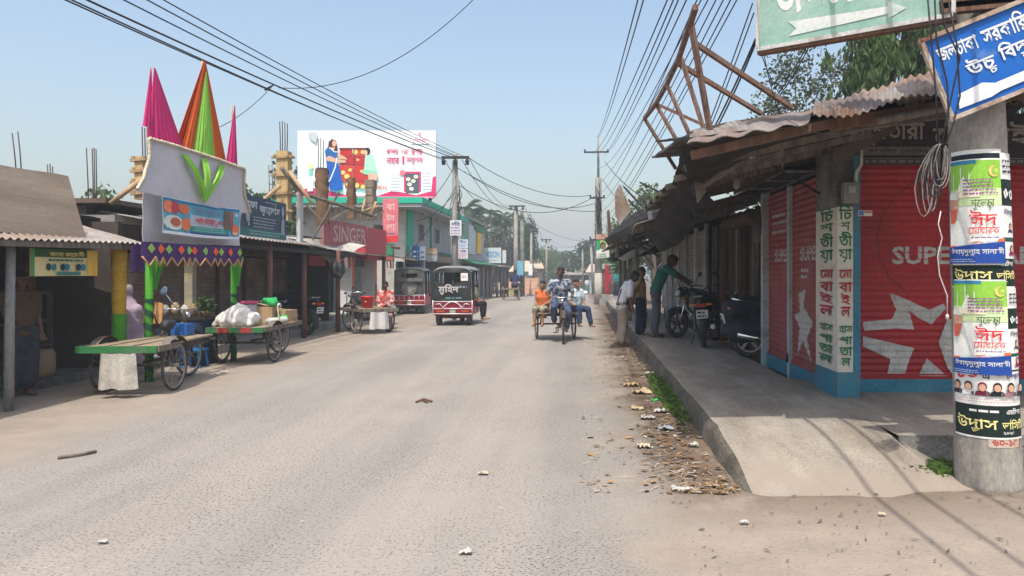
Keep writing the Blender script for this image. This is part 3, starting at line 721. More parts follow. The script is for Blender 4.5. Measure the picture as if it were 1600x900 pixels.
paper('poster', 'upper of the two green and white Eid greeting posters on the concrete pole', onpole, -.225, pz(414), .135, pz(247), s2l(238, 240, 232), green_poster, None, .007)
paper('poster', 'lower of the two green and white Eid greeting posters on the concrete pole', onpole, -.215, pz(588), .145, pz(437), s2l(238, 240, 232), green_poster, None, .007)
paper('poster', 'small torn scrap with red lettering at the bottom right of the pole posters', onpole, -.005, pz(699), .21, pz(684), s2l(190, 175, 160), lambda sh, u, v, w, h: (sh.text('৬০-১৫', u+.1*w, v+.2*h, u+.9*w, v+.9*h, s2l(190, 60, 60), .02), sh.line([(u, v), (u+w, v), (u+w, v+h)], .006, s2l(190, 60, 60))), None, .003)
# green direction board
RUSTF = mt('rusted_frame', (.5, .42, .34), .8, .25, 5, .2, col2=(.2, .09, .05), mix=.45)
bl, br = at(1187, 75, 6.0), at(1487, 17, 5.2); br.z = bl.z-.0
gb = thing('direction_board', 'faded green direction board with white arrow at the top of the concrete pole', 'direction sign', bl)
fn, w, h = corners(bl, br, bl+V((0, 0, .85))); h = .85
g = MB(); g.prism([fn(0, 0, 0), fn(w, 0, 0), fn(w, h, 0), fn(0, h, 0)], fn(0, 0, -.05)-fn(0, 0, 0)); g.build('board', mt('faded_green', s2l(134, 172, 158), .6, .12, 3, 0, col2=s2l(164, 190, 178), mix=.4), gb)
g = MB()
for p, q in (((-.01, -.012), (w+.01, -.012)), ((-.012, 0), (-.012, h)), ((w+.012, 0), (w+.012, h)), ((0, h+.01), (w, h+.01))): g.beam(fn(*p, -.02), fn(*q, -.02), .03, .075, fn(0, 0, 1)-fn(0, 0, 0))
g.build('frame', mt('dull_white_frame', (.55, .54, .52), .7, .2, 5, .1, col2=(.25, .16, .1), mix=.3), gb)
g = MB(); g.beam(fn(-.02, -.035, -.03), fn(w+.02, -.035, -.03), .07, .03); g.build('bottom_rail', WOODR, gb)
sh = Sheet(fn); sh.text('জলঢাকা', .11, .22, 1.02, .6, (.7, .72, .68), .03)
AW = (.66, .68, .64)
sh.poly([(.24, .05), (.3, .1), (.24, .165), (.98, .135), (.98, .17), (1.11, .1), (.98, .045), (.98, .08)], mt('worn_white', AW, .7, .1, 5, 0, col2=s2l(150, 185, 172), mix=.25)); sh.build(gb)
# blue direction board, tilted
tl, bl_, tr = at(1442, 64, 5.14), at(1487, 186, 5.14), at(1620, -8, 5.12)
bbd = thing('direction_board', 'tilted blue direction board with white Bengali writing and rusty frame on the concrete pole', 'direction sign', bl_)
Ux = (tr-tl).normalized(); Uy = (tl-bl_).normalized(); Uy = (Uy-Ux*Uy.dot(Ux)).normalized(); fn = flat(bl_, Ux, Uy); w, h = 1.25, (tl-bl_).length
g = MB(); g.prism([fn(0, 0, 0), fn(w, 0, 0), fn(w, h, 0), fn(0, h, 0)], fn(0, 0, -.03)-fn(0, 0, 0)); g.build('board', mt('sign_blue', s2l(22, 96, 180), .45, .08, 3, 0, col2=s2l(120, 150, 190), mix=.18, sharp=.08), bbd)
g = MB()
for p, q in (((-.02, -.0), (w+.01, -.0)), ((0, -.02), (0, h+.02)), ((w, 0), (w, h)), ((-.02, h), (w, h))): g.beam(fn(*p, .004), fn(*q, .004), .03, .035, fn(0, 0, 1)-fn(0, 0, 0))
g.build('frame', RUSTF, bbd)
sh = Sheet(fn); WW = (.72, .74, .76)
sh.text('জলঢাকা', .07, .385, .36, .49, WW, .02); sh.text('সরকারি', .395, .385, .72, .53, WW, .02); sh.text('মডেল', .77, .4, 1.0, .5, WW, .02)
sh.text('উচ{চ}', .215, .19, .42, .34, WW, .02); sh.text('বিদ{য}ালয়', .46, .2, .86, .36, WW, .02)
sh.poly([(.07, .045), (.1, .14), (.28, .155), (.36, .12), (1.0, .13), (1.0, .17), (1.13, .1), (1.0, .03), (1.0, .065), (.38, .055), (.3, .04)], mt('worn_white2', WW, .6, .1, 6, 0, col2=s2l(110, 150, 200), mix=.2)); sh.build(bbd)
# coil of slack wire and hanging leads
cw = thing('wire_coil', 'bundle of coiled grey and black wire hanging beside the blue direction board', 'wire coil', at(1470, 230, 5.0))
g = MB(); g2 = MB()
for k in range(22):
    top = at(1472+rnd.uniform(-6, 6), 222+rnd.uniform(-5, 12), 5.02+rnd.uniform(-.04, .04)); cx = 1462+rnd.uniform(-20, 16); by = 300+rnd.uniform(-25, 40); wd = rnd.uniform(4, 15)
    ps = []
    for i in range(15):
        t = 2*pi*i/14; px = cx+(1472-cx)*max(0, cos(t))*.8+wd*sin(t); py = 225+(by-225)*(1-cos(t))/2
        ps.append(at(px, py, 5.02+.04*sin(t+k)+(k % 5)*.015))
    (g if k % 3 else g2).tube(ps, .0045, 5)
g.build('wire', mt('grey_cable', (.2, .18, .17), .6), cw); g2.build('wire', CABLE, cw)
g = MB(); g.tube([at(1470, 330, 5.0), at(1466, 350, 4.99), at(1472, 372, 5.0), at(1465, 400, 5.0), at(1468, 430, 5.0), at(1480, 462, 5.0), at(1480, 492, 5.0)], .004, 5); g.ell(at(1480, 495, 5.0), (.012, .012, .02), 8)
tag(g.build('hanging_lead', mt('white_lead', (.55, .53, .5), .6), None, org=at(1470, 330, 5)), 'thin white lead dangling down beside the concrete pole below the coil', 'wire')
g = MB(); ps = [(1470, 262), (1430, 282), (1400, 305), (1380, 335), (1370, 370), (1373, 400), (1390, 435), (1415, 455)]; g.tube([at(x, y, 6.5) for x, y in ps], .004, 5)
tag(g.build('slack_wire', CABLE, None, org=at(1415, 455, 6.5)), 'single slack wire curving across the red star shutter', 'wire')
g = MB(); ps = [(1228, 186), (1262, 205), (1300, 212), (1350, 202), (1400, 190)]; g.tube([at(x, y, 5.7) for x, y in ps], .003, 5)
tag(g.build('slack_wire', CABLE, None, org=at(1228, 186, 5.7)), 'thin slack wire sagging below the edge of the near tin roof', 'wire')
for k, ps in enumerate((((1448, -20), (1455, 60), (1462, 140), (1466, 225)), ((1460, -20), (1463, 60), (1480, 130), (1482, 180), (1470, 228)), ((1478, -20), (1495, 70), (1500, 150), (1488, 200), (1474, 230)), ((1466, -20), (1476, 40), (1500, 90), (1478, 190), (1472, 232)))):
    g = MB(); g.tube([at(x, y, 5.0-.01*k) for x, y in ps], .006, 6)
    tag(g.build('cable', CABLE, None, org=at(*ps[-1], 5)), 'black cable hanging down past the left end of the blue direction board', 'cable', 'cables hanging beside the blue board')
# ================================================================== foliage
def leafmat(name, c, var=.5, tr=.25):
    return mt(name, c, .6, var, .9, 0, trans=tr, col2=tuple(k*1.7 for k in c), mix=.35, sharp=.2, spec=.2)
LEAF = leafmat('leaf_green', (.075, .125, .04), .5, .3); LEAFD = leafmat('leaf_dark', (.03, .062, .025)); LEAFY = leafmat('leaf_yellowgreen', (.1, .14, .04))
LEAFG = leafmat('leaf_greyish', (.085, .1, .06)); LEAFDRY = leafmat('leaf_dry', (.17, .14, .1), .4)
BARK = mt('bark', (.13, .105, .085), .95, .35, 5, .6, stretch=(3, 3, .6))
def leaves(g, c, r, n, size, R_, droop=0., m=0, long=1.8):
    for _ in range(n):
        d = V((R_.gauss(0, 1), R_.gauss(0, 1), R_.gauss(0, 1))).normalized(); k = R_.random()**.45
        p = V(c)+V((d.x*r[0], d.y*r[1], d.z*r[2]))*k
        a = V((R_.gauss(0, 1), R_.gauss(0, 1), R_.gauss(0, .6)-droop*2)).normalized(); b = a.orthogonal().normalized(); b = Matrix.Rotation(R_.random()*6.28, 3, a)@b
        s = size*R_.uniform(.6, 1.35); L = a*s*long; w = b*s*.5
        g.add([p-L*.5, p+w, p+L*.5+a.cross(b)*s*.2, p-w], [(0, 1, 2, 3)], m)
def crown(seed, h, w, n, size, lf, clumps=14, trunk=.14, base=.35, droop=0., long=1.8, dist=None):
    "returns trunk and crown meshes of a broadleaf tree standing at the origin"
    R_ = random.Random(seed); T = MB(); L = MB()
    T.tube([(0, 0, -.1), (R_.uniform(-.1, .1), 0, h*.25), (R_.uniform(-.2, .2), R_.uniform(-.2, .2), h*.55)], [trunk*1.25, trunk, trunk*.6], 8)
    for k in range(clumps):
        a = k*2.4+R_.random(); t = (k+.5)/clumps; z = h*(base+(1-base)*(t*.95)); rr = w*.5*sqrt(max(.05, 1-((t-.4)/.62)**2))*R_.uniform(.45, 1.0)
        c = V((cos(a)*rr, sin(a)*rr, z)); T.tube([(0, 0, h*(.25+.3*t)), c*.55+V((0, 0, h*.16*(1-t)+.1)), c], [trunk*.5, trunk*.3, trunk*.1], 5)
        cr = w*R_.uniform(.14, .26); leaves(L, c, (cr, cr, cr*.75), int(n/clumps*R_.uniform(.6, 1.4)), size, R_, droop, 0, long)
    return T.mesh('trunk'), L.mesh('crown')
def plant_tree(name, label, loc, meshes, lf, rz=0., sc=1., group=None, cat='tree'):
    t = thing(name, label, cat, loc, rz, group); t.scale = (sc,)*3 if not hasattr(sc, '__len__') else sc
    for nm, me, mat in (('trunk', meshes[0], BARK), ('crown', meshes[1], lf)):
        me = me.copy() if me.materials and me.materials[0] != mat else me
        if len(me.materials): me.materials[0] = mat
        o = link(nm, me, mat); o.parent = t
    return t
# big drooping tree behind the corner shop
def droopy(seed, h, w, n):
    R_ = random.Random(seed); T = MB(); L = MB()
    T.tube([(0, 0, 0), (.1, 0, h*.4), (0, .1, h*.75), (.1, 0, h)], [.2, .16, .1, .03], 8)
    for k in range(64):
        a = R_.random()*6.28; z = h*R_.uniform(.4, 1.02); r = w*.5*R_.uniform(.25, 1)*(1.15-z/h*.6)
        tip = V((cos(a)*r, sin(a)*r, z)); T.tube([(0, 0, z-.5), tip*.6+V((0, 0, z*.42)), tip], [.05, .03, .01], 5)
        for j in range(7):
            c = tip+V((R_.gauss(0, .22), R_.gauss(0, .22), -.13*j))
            leaves(L, c, (.2, .2, .28), n//448, .062, R_, 1.5, 0, 3.4)
    return T.mesh('trunk'), L.mesh('crown')
dm = droopy(3, 7.2, 4.3, 13000)
plant_tree('drooping_tree', 'tall dark tree with drooping leaves behind the corner shop, below the green board', (6.2, 14.9, 0), dm, LEAF)
plant_tree('drooping_tree', 'dark drooping tree partly hidden behind the blue board', (8.9, 15.4, 0), dm, LEAFD, 2.1, 1.02)
lm = crown(21, 6.0, 2.6, 7000, .05, LEAFG, 26, .08, .35, .3)
plant_tree('slender_tree', 'thin grey green airy tree left of the drooping tree behind the tin roof', (5.55, 18.6, 0), lm, LEAFG, .4, 1.2)
om = crown(31, 5.0, 3.4, 4200, .1, LEAF, 20, .15, .45)
plant_tree('round_tree', 'light green rounded tree rising behind the black awnings on the right', (3.6, 36, -.1), om, LEAFY, .6, (1, 1, 1.12))
plant_tree('round_tree', 'small light green tree low beside the tilted tin sheet over the right roofs', (2.5, 40, -.2), om, LEAF, 2.6, .85)
# ================================================================== right: the row of shops beyond the corner
PALESH = mt('pale_shutter', (.3, .32, .3), .6, .2, 2, .1, col2=(.2, .17, .14), mix=.35)
row = thing('open_fronted_shop', 'dark open-fronted shop between the red corner shop and the pale shutters', 'shop', (3.4, 14, .2))
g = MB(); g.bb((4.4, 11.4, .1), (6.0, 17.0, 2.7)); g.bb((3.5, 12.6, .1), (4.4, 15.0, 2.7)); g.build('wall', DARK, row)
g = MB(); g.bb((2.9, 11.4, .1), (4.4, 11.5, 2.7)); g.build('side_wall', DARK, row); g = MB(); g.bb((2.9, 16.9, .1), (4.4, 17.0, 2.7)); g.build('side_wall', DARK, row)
for k, y in enumerate((12.5, 13.5, 14.4, 15.4, 16.3)):
    g = MB(); g.bb((2.88, y, .12), (2.98, y+.1, 2.55)); g.build('post', WOODR if k % 2 else WOODG, row)
for k, (y0, y1) in enumerate(((12.62, 13.48), (13.62, 14.38))):
    g = MB(); g.bb((3.02, y0, .15), (3.06, y1, 2.45)); g.build('door_panel', mt('dark_teal_panel', (.035, .045, .05), .7, .3, 2) if k else mt('maroon_panel', (.07, .03, .03), .7, .3, 2), row)
g = MB(); sheet_roof(g, (.9, 11.9, 2.32), (1.0, 17.2, 2.3), (3.4, 17.2, 2.95), (3.4, 11.2, 3.0), 24, .02, 0, 5, .05, 4); g.build('roof', TIND, row)
g = MB()
for k in range(6): g.beam((.95, 12+k*1.0, 2.27), (3.3, 12+k*1.0, 2.85), .05, .06)
g.build('rafter', WOODG, row)
g = MB(); ragged((((1062, 275, 7.6), (1046, 302, 8.6), (1024, 340, 10.2), (1008, 368, 11.9)), ((1110, 300, 8.4), (1085, 352, 9.6), (1060, 385, 11.0), (1030, 392, 12.2))), 0, 12, g); g.build('torn_valance', BLACKSHEET, row)
g = MB()
g.tube([(2.75, 11.8+.15*i, 2.45) for i in range(16)], [.07+.07*abs(sin(i*.785)) for i in range(16)], 10)
tag(g.build('rolled_tarpaulin', mt('tarpaulin_brown', (.1, .075, .055), .9, .3, 6, .4), None, org=(2.75, 13, 2.3)), 'rolled brown tarpaulin tied up under the dark eaves', 'tarpaulin')
g = MB(); g.lathe([(.0, -.02), (.3, -.02), (.32, 0), (.3, .02), (0, .02)], at(1184, 352, 11.6), 'X', 24); tag(g.build('round_plaque', mt('dark_plaque', (.05, .045, .04), .5), None, org=at(1184, 352, 11.6)), 'dark round plaque hanging beside the blue end post', 'plaque')
ps = thing('shuttered_shop', 'row of shops with narrow pale vertical shutters on the right behind the men', 'shop', (3.4, 21, .2))
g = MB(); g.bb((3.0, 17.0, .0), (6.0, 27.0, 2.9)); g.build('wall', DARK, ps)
for k in range(6):
    y = 17.15+k*1.6
    shutter(ps, flat((2.9, y+1.45, .3), (0, -1, 0), (0, 0, 1)), 1.42, 2.25, PALESH, .09)
    g = MB(); g.bb((2.84, y-.12, .1), (2.93, y, 2.65)); g.build('post', WHITE if k % 2 else PALEST, ps)
g = MB(); sheet_roof(g, (.75, 17.3, 2.22), (.75, 27, 2.3), (3.2, 27, 3.0), (3.2, 17.3, 2.95), 30, .02, 0, 5, .05, 8); g.build('roof', TIND, ps)
for k in range(4):
    g = MB(); g.cyl((1.35, 18+k*2.6, .1), (1.35, 18+k*2.6, 2.4), .05, .045, 8); g.build('post', WOODG, ps)
# awning across the footway, seen edge on, with its props
aw = thing('black_awning', 'black sheet awning sloping down towards the road, its grey prop below', 'awning', (1.2, 14.4, 2.2))
g = MB(); 
def awf(a, b, c, d, seed): 
    a, b, c, d = map(V, (a, b, c, d)); return lambda u, v: (a*(1-u)+b*u)*(1-v)+(d*(1-u)+c*u)*v+V((0, 0, .05*noise.noise(V((u*5+seed, v*4, seed)))))
g.slab(awf(at(944, 374, 14.2), at(1050, 318, 14.0), at(1050, 292, 17), at(975, 345, 17.2), 3), 12, 6, (0, 0, -.04)); g.prism([at(944, 374, 14.15), at(1050, 318, 13.95), at(1050, 352, 13.95), at(1012, 362, 14.0), at(950, 384, 14.15)], (0, .03, 0)); g.build('sheet', BLACKSHEET, aw)
g = MB(); g.beam(at(966, 366, 14.5), at(964, 402, 14.6), .06, .05); g.build('prop', WOODG, aw)
g = MB(); 
for a, b in (((970, 368), (1015, 392)), ((978, 365), (1022, 388)), ((985, 380), (1030, 400))): g.beam(at(*a, 16), at(*b, 15.2), .035)
g.build('strut', BLACKM, aw)
aw2 = thing('black_awning', 'lower black awning with a pale torn edge over the far end of the footway', 'awning', (1.2, 19, 2.0))
g = MB(); g.slab(awf(at(950, 404, 19), at(1040, 372, 19), at(1040, 366, 23), at(958, 395, 23), 5), 12, 6, (0, 0, -.04)); g.prism([at(950, 404, 18.95), at(1040, 372, 18.95), at(1040, 392, 18.95), at(960, 409, 18.95)], (0, .03, 0)); g.build('sheet', BLACKSHEET, aw2)
g = MB(); g.prism([at(965, 404, 18.9), at(985, 392, 18.9), at(1030, 372, 18.9), at(1035, 376, 18.9), at(1000, 398, 18.9), at(975, 408, 18.9)], (0, -.02, 0)); g.build('torn_edge', mt('pale_plastic', (.5, .48, .44), .7), aw2)
g = MB(); g.beam(at(985, 395, 19.2), at(985, 495, 19.2), .08); g.build('prop', WOODG, aw2)
g = MB(); g.prism([at(968, 288, 15), at(961, 300, 15), at(961, 335, 15), at(968, 352, 15), at(985, 330, 15), at(978, 312, 15)], (.02, .03, .0)); tag(g.build('tin_offcut', TIN, None, org=at(968, 350, 15)), 'pointed tin offcut standing upright on the black awning', 'tin sheet')
g = MB(); g.prism([at(948, 330, 16.5), at(951, 328, 16.5), at(955, 372, 16.5), at(950, 372, 16.5)], (.02, .05, 0)); tag(g.build('tin_offcut', TIND, None, org=at(952, 372, 16.5)), 'narrow dark tin strip upright left of the pointed offcut', 'tin sheet')
g = MB(); g.prism([at(1010, 312, 13.6), at(1015, 314, 13.6), at(1021, 362, 13.6), at(1015, 360, 13.6)], (.02, .03, 0)); tag(g.build('tin_offcut', STEEL, None, org=at(1016, 362, 13.6)), 'pale metal strip hanging in front of the black awning', 'tin sheet')
g = MB(); 
for a, b in (((975, 292), (1010, 330)), ((982, 312), (1030, 365)), ((1000, 285), (1060, 315))): g.beam(at(*a, 15.5), at(*b, 14.5), .03)
tag(g.build('roof_strut', BLACKM, None, org=at(1000, 320, 15)), 'thin dark struts propping up the awning behind the pale strip', 'strut')
# ragged cloth and poster board on the far pole
rp = thing('power_pole', 'lattice-faced concrete power pole rising above the black awnings on the right', 'utility pole', (.83, 36, 0))
g = MB(); g.tube([(.83, 36, -.1), (.83, 36, 6.1)], [.19, .16], 8); g.tube([(.83, 36, 6.0), (.83, 36, 8.1)], [.07, .05], 6); g.build('shaft', CONC, rp)
for z, l in ((5.1, .6), (3.1, .6), (7.3, 1.0)):
    g = MB(); g.beam((.83-l*.7, 35.78, z), (.83+l*.5, 35.78, z+.02), .07); ca = g.build('crossarm', BLACKM, rp)
    g = MB()
    for s in (-.65, .45): g.lathe([(.0, .0), (.05, .02), (.03, .06), (.05, .1), (0, .14)], (.83+l*s, 35.78, z+.02), 'Z', 8)
    g.build('insulator', BLACKM, ca)
g = MB()
for k in range(26):
    z = 3.2+rnd.random()*2.7; g.tube([(.65+rnd.random()*.3, 35.8, z), (.7+rnd.random()*.3, 35.76, z-.3), (.7+rnd.random()*.3, 35.8, z-.7)], .018, 4)
g.build('junction_wires', CABLE, rp)
pb = thing('poster', 'green and white poster with a portrait hung on the far right power pole', 'poster', at(942, 405, 35.6))
O, X_, Y_ = at(932, 404, 35.6), at(952, 402, 35.6), at(932, 376, 35.6); fn, w, h = corners(O, X_, Y_)
g = MB(); g.prism([fn(0, 0), fn(w, 0), fn(w, h), fn(0, h)], fn(0, 0, -.02)-fn(0, 0)); g.build('backing', WHITE, pb)
sh = Sheet(fn); sh.rect(0, h*.45, w*.3, h, (.02, .3, .12)); sh.rect(w*.3, h*.3, w*.75, h, (.35, .5, .1)); sh.portrait(w*.5, h*.28, h*.55, s2l(150, 110, 90), (.7, .7, .68)); sh.scribble(w*.1, .02, w*.9, h*.25, 2, (.1, .3, .15)); sh.build(pb)
g = MB(); g.bb(at(931, 374, 35.6), at(953, 366, 35.63)); g2 = MB(); g2.tube([(.83, 36, -.1), (.83, 36, 1.5)], [.2, .192], 8); g2.build('whitewash', mt('old_whitewash', (.42, .39, .34), .9, .25, 3, .2), rp); tag(g.build('sign_board', mt('faded_orange', (.5, .3, .22), .7), None, org=at(942, 374, 35.6)), 'small faded orange board just above the portrait poster', 'sign')
# ================================================================== left: tea stall under a low tin eave
EX = -6.22
ts = thing('tea_stall', 'dark open tea stall under a low corrugated eave at the left edge', 'shop', (-7.5, 8, 0))
g = MB(); sheet_roof(g, (EX, 4.6, 1.87), (EX, 10.65, 1.95), (-7.6, 10.65, 2.36), (-7.6, 4.6, 2.3), 52, .016, 0, 4, .03, 2); g.build('roof', TIN, ts)
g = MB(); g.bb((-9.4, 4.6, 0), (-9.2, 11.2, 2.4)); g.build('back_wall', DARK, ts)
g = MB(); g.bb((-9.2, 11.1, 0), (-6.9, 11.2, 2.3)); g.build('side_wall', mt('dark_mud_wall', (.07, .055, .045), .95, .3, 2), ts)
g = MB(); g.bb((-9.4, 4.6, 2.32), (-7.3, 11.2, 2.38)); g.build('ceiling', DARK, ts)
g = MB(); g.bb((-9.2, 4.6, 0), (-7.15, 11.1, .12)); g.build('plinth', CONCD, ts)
g = MB(); g.beam((EX-.05, 4.6, 1.82), (EX-.05, 10.6, 1.9), .05, .07); g.build('eave_beam', WOODG, ts)
for y in (8.33, 5.6):
    g = MB(); g.tube([(-6.4, y, -.05), (-6.4, y+.01, .9), (-6.39, y+.02, 1.86)], [.052, .05, .047], 10); g.build('post', mt('blue_grey_post', (.2, .21, .22), .8, .3, 4, .2, col2=(.3, .27, .22), mix=.45, stretch=(2, 2, .5)), ts)
g = MB(); g.cyl((-7.4, 10.0, .1), (-7.4, 10.0, 1.9), .07, .06, 8); g.build('inner_post', mt('brown_post', (.15, .09, .05), .9, .3), ts)
bx = thing('canopy_sheet', 'large brown weathered panel leaning on the tea stall roof', 'panel', (-6.4, 8, 2))
g = MB(); g.slab(lambda u, v: V((-6.38-.38*v, 6.2+u*3.4+(.22*v if u > .5 else 0), 1.985+.78*v+.05*u*v+.012*noise.noise(V((u*6, v*4, 0))))), 14, 8, (-.03, 0, 0)); g.build('sheet', mt('brown_canvas_panel', (.22, .17, .13), .85, .18, 1.2, .2, col2=(.3, .24, .18), mix=.4, stretch=(1, .25, 3)), bx)
# banner under the eave
bn = thing('banner', 'small yellow and green printed banner hanging under the tea stall eave', 'banner', (-6.45, 9.3, 1.5))
fn = flat((-6.45, 8.72, 1.5), (0, 1, 0), (0, 0, 1)); w, h = 1.2, .33
g = MB(); g.slab(lambda u, v: fn(u*w, v*h, .012*sin(u*9)), 16, 2, (-.004, 0, 0)); g.build('cloth', ink(s2l(222, 205, 150)), bn)
f2 = lambda u, v, d=0: fn(u, v, d+.012*sin(u/w*9))
sh = Sheet(f2); sh.rect(0, .23, w*.82, h, s2l(50, 90, 55), 14, 1); sh.rect(0, .0, .06, h, s2l(90, 150, 90), 1, 1); sh.rect(w*.82, .0, w, h, s2l(235, 190, 90), 4, 1)
sh.text('জনতা ফার্মেসী'.replace('র্', ''), .3, .24, .93, .31, s2l(235, 215, 130), .02); sh.scribble(.28, .17, .95, .22, 1, s2l(60, 110, 110))
for i, c in enumerate(((.28), (.38), (.55), (.63), (.82), (.9))): sh.disc(c, .11, .045, .045, s2l(40, 130, 150) if i % 2 else s2l(30, 60, 80), 10)
sh.rect(.42, .01, .85, .05, s2l(60, 130, 120), 6, 1); sh.build(bn)
# things in the shade of the stall
g = MB(); g.lathe([(0, 0), (.15, .0), (.19, .1), (.19, .3), (.16, .38), (0, .38)], (-7.35, 10.1, .12), 'Z', 20); tag(g.build('clay_drum', mt('tan_drum', (.33, .22, .13), .8, .25, 4), None, org=(-7.35, 10.1, .12)), 'round tan drum on the dark floor of the tea stall', 'drum')
dc = thing('display_case', 'dim glass display case standing inside the dark tea stall', 'display case', (-8.2, 11, .1))
g = MB(); P = [(-8.7, 9.6), (-7.7, 9.6), (-7.7, 10.8), (-8.7, 10.8)]
for x, y in P: g.beam((x, y, .12), (x, y, 1.25), .05)
for z in (.5, .85, 1.25):
    for i in range(4): g.beam((*P[i], z), (*P[(i+1) % 4], z), .045)
g.build('frame', mt('dim_frame', (.12, .11, .1), .6), dc); g = MB()
for z in (.5, .85): g.bb((-8.7, 9.6, z), (-7.7, 10.8, z+.02))
g.build('shelf', mt('dim_shelf', (.06, .05, .045), .7), dc)
wp = thing('wrapped_post', 'post wrapped in yellow cloth above and green cloth below beside the tea stall', 'post', (-6.4, 10.32, 0))
YELC = mt('yellow_cloth', (.5, .31, .03), .8, .25, 5, .4, stretch=(1, 1, 3)); GRC = mt('green_cloth', (.08, .36, .03), .8, .2, 6, .3, trans=.2)
def wob(p, q, r0, r1, n, g, k=.012, s=0): g.grid(lambda u, v: V(p).lerp(V(q), v)+V((cos(-u*6.2832), sin(-u*6.2832), 0))*((r0+(r1-r0)*v)*(1+.12*noise.noise(V((cos(u*6.28)*2, sin(u*6.28)*2+s, v*7))))), n, 16)
g = MB(); wob((-6.4, 10.32, .95), (-6.4, 10.32, 1.88), .085, .1, 16, g); g.build('upper_wrap', YELC, wp)
g = MB(); wob((-6.4, 10.32, 0), (-6.4, 10.32, .97), .09, .092, 16, g); g.build('lower_wrap', GRC, wp)
# weathered building behind, with rebar standing from its columns
wb = thing('unfinished_building', 'weathered grey unfinished concrete building behind the tea stall roof', 'building', (-11, 14.5, 0))
g = MB(); g.bb((-12.5, 13.4, 0), (-8.9, 13.6, 2.75)); g.bb((-12.5, 13.6, 0), (-9.0, 17, 2.6)); g.build('wall', CONCD, wb)
g = MB(); g.bb((-9.9, 13.1, 2.42), (-8.2, 15.5, 2.56)); g.build('floor_slab', CONC, wb)
g = MB(); g.bb((-10.3, 13.0, 2.76), (-8.3, 16, 2.84)); g.build('roof_slab', mt('redbrown_slab', (.14, .09, .07), .9, .3), wb)
def rebars(label, pts, Y, z0=None, grp='rebar bundles on the unfinished columns'):
    b = at(sum(p[0] for p in pts)/len(pts), pts[0][3], Y); t = thing('rebar_bundle', label, 'rebar', b, 0, grp)
    for i, (x0, y0, x1, y1) in enumerate(pts):
        g = MB(); dd = .12*(i % 2); g.tube([at(x0, y0, Y+dd), at((x0+x1)/2+.5, (y0+y1)/2, Y+dd), at(x1, y1, Y+dd)], .012, 4); g.build('rod', REBAR, t)
rebars('two bare rebar rods standing above the brown panel, farthest left', [(19, 208, 26, 275), (28, 206, 34, 275)], 13)
rebars('short rebar rods just right of the brown roof panel top', [(74, 257, 76, 300), (78, 256, 80, 300), (82, 260, 83, 300)], 14)
rebars('tall rebar rods standing left of the pink cloth spire', [(135, 231, 139, 340), (144, 232, 146, 340), (147, 231, 148, 340), (150, 233, 151, 340)], 14)
rebars('rebar rods peeping out at the left side of the fabric gate', [(222, 198, 223, 290), (226, 200, 227, 290), (230, 199, 230, 290)], 13.6)
def formwork(label, x0, x1, y0, y1, Y, braces, seed):
    t = thing('formwork_column', label, 'formwork', at((x0+x1)/2, y1, Y)); w = (x1-x0)/F*Y; c = at((x0+x1)/2, y1, Y); h = (y1-y0)/F*Y
    g = MB(); g.box(c+V((0, 0, h/2)), (w*.8, w*.8, h)); g.build('shutter_board', BAMBOO, t)
    for k in range(4):
        z = h*(.12+.26*k); g = MB(); g.beam(c+V((-w*.75, -w*.45, z)), c+V((w*.75, -w*.45, z+.03)), .05); g.beam(c+V((-w*.47, -w*.6, z+.05)), c+V((-w*.47, w*.6, z+.05)), .05); g.beam(c+V((w*.47, -w*.6, z+.05)), c+V((w*.47, w*.6, z+.05)), .05); g.build('cleat', WOODL, t)
    for a, b in braces: g = MB(); g.cyl(at(*a, Y-.3), at(*b, Y-.5), .05, .04, 8); g.build('brace', WOODL, t)
formwork('bamboo formwork around a new column to the right of the fabric gate', 433, 455, 237, 345, 17.5, (((437, 290), (398, 325)), ((452, 268), (488, 318))), 1)
formwork('bamboo formwork column half hidden behind the left edge of the fabric gate', 212, 228, 245, 312, 13.4, (((222, 280), (172, 318)),), 2)
rebars('rebar rods above the bamboo formwork column right of the gate', [(437, 190, 438, 245), (441, 189, 441, 245), (445, 191, 445, 245), (449, 193, 448, 245)], 17.6)
rebars('thin rebar rods in the gap between gate and bamboo formwork', [(420, 258, 421, 340), (425, 256, 426, 340), (429, 262, 429, 340)], 22)
# ================================================================== the cloth gate with three spires
gt = thing('fabric_gate', 'decorated festival gate of grey cloth with pink and orange spires', 'gate', (-6, 11.6, 0))
GREYC = mt('grey_cloth', (.7, .665, .69), .9, .06, 3, .25, trans=.25, fine=14)
GX = -6.0
def onx(px, py, x=GX): Y = x*F/(px-VX); return at(px, py, Y)
def crumple(p, k, s): return V((k*noise.noise(V((p.y*2.2+s, p.z*1.6, s)))+k*.4*noise.noise(V((p.y*7, p.z*5, s))), 0, 0))
def cloth4(tl, tr, br, bl, nu=20, nv=14, k=.035, s=0, g=None, m=0, bow=0):
    g = g or MB(); tl, tr, br, bl = map(V, (tl, tr, br, bl))
    def fn(u, v): p = (bl*(1-u)+br*u)*(1-v)+(tl*(1-u)+tr*u)*v; return p+crumple(p, k, s)+V((bow*sin(pi*v), 0, 0))
    g.slab(fn, nu, nv, (-.006, 0, 0), m); return g
g = cloth4(onx(222, 285), onx(378, 320), onx(374, 384), onx(222, 379), s=1); g.build('lower_cloth', GREYC, gt)
UX = -5.86
g = MB(); tl, tr = onx(232, 216, UX), onx(378, 264, UX); bl, br = onx(212, 298, UX), onx(389, 334, UX)
def upper(u, v):
    a = tl.lerp(tr, u); b = bl.lerp(br, u); t = 1-v; p = a.lerp(b, t); e = .09*(abs(2*u-1)**3)*sin(pi*t)
    p += V((0, e if u < .5 else -e, -.06*sin(pi*u)*t*.4)); return p+crumple(p, .045, 4)+V((.06*sin(pi*u), 0, 0))
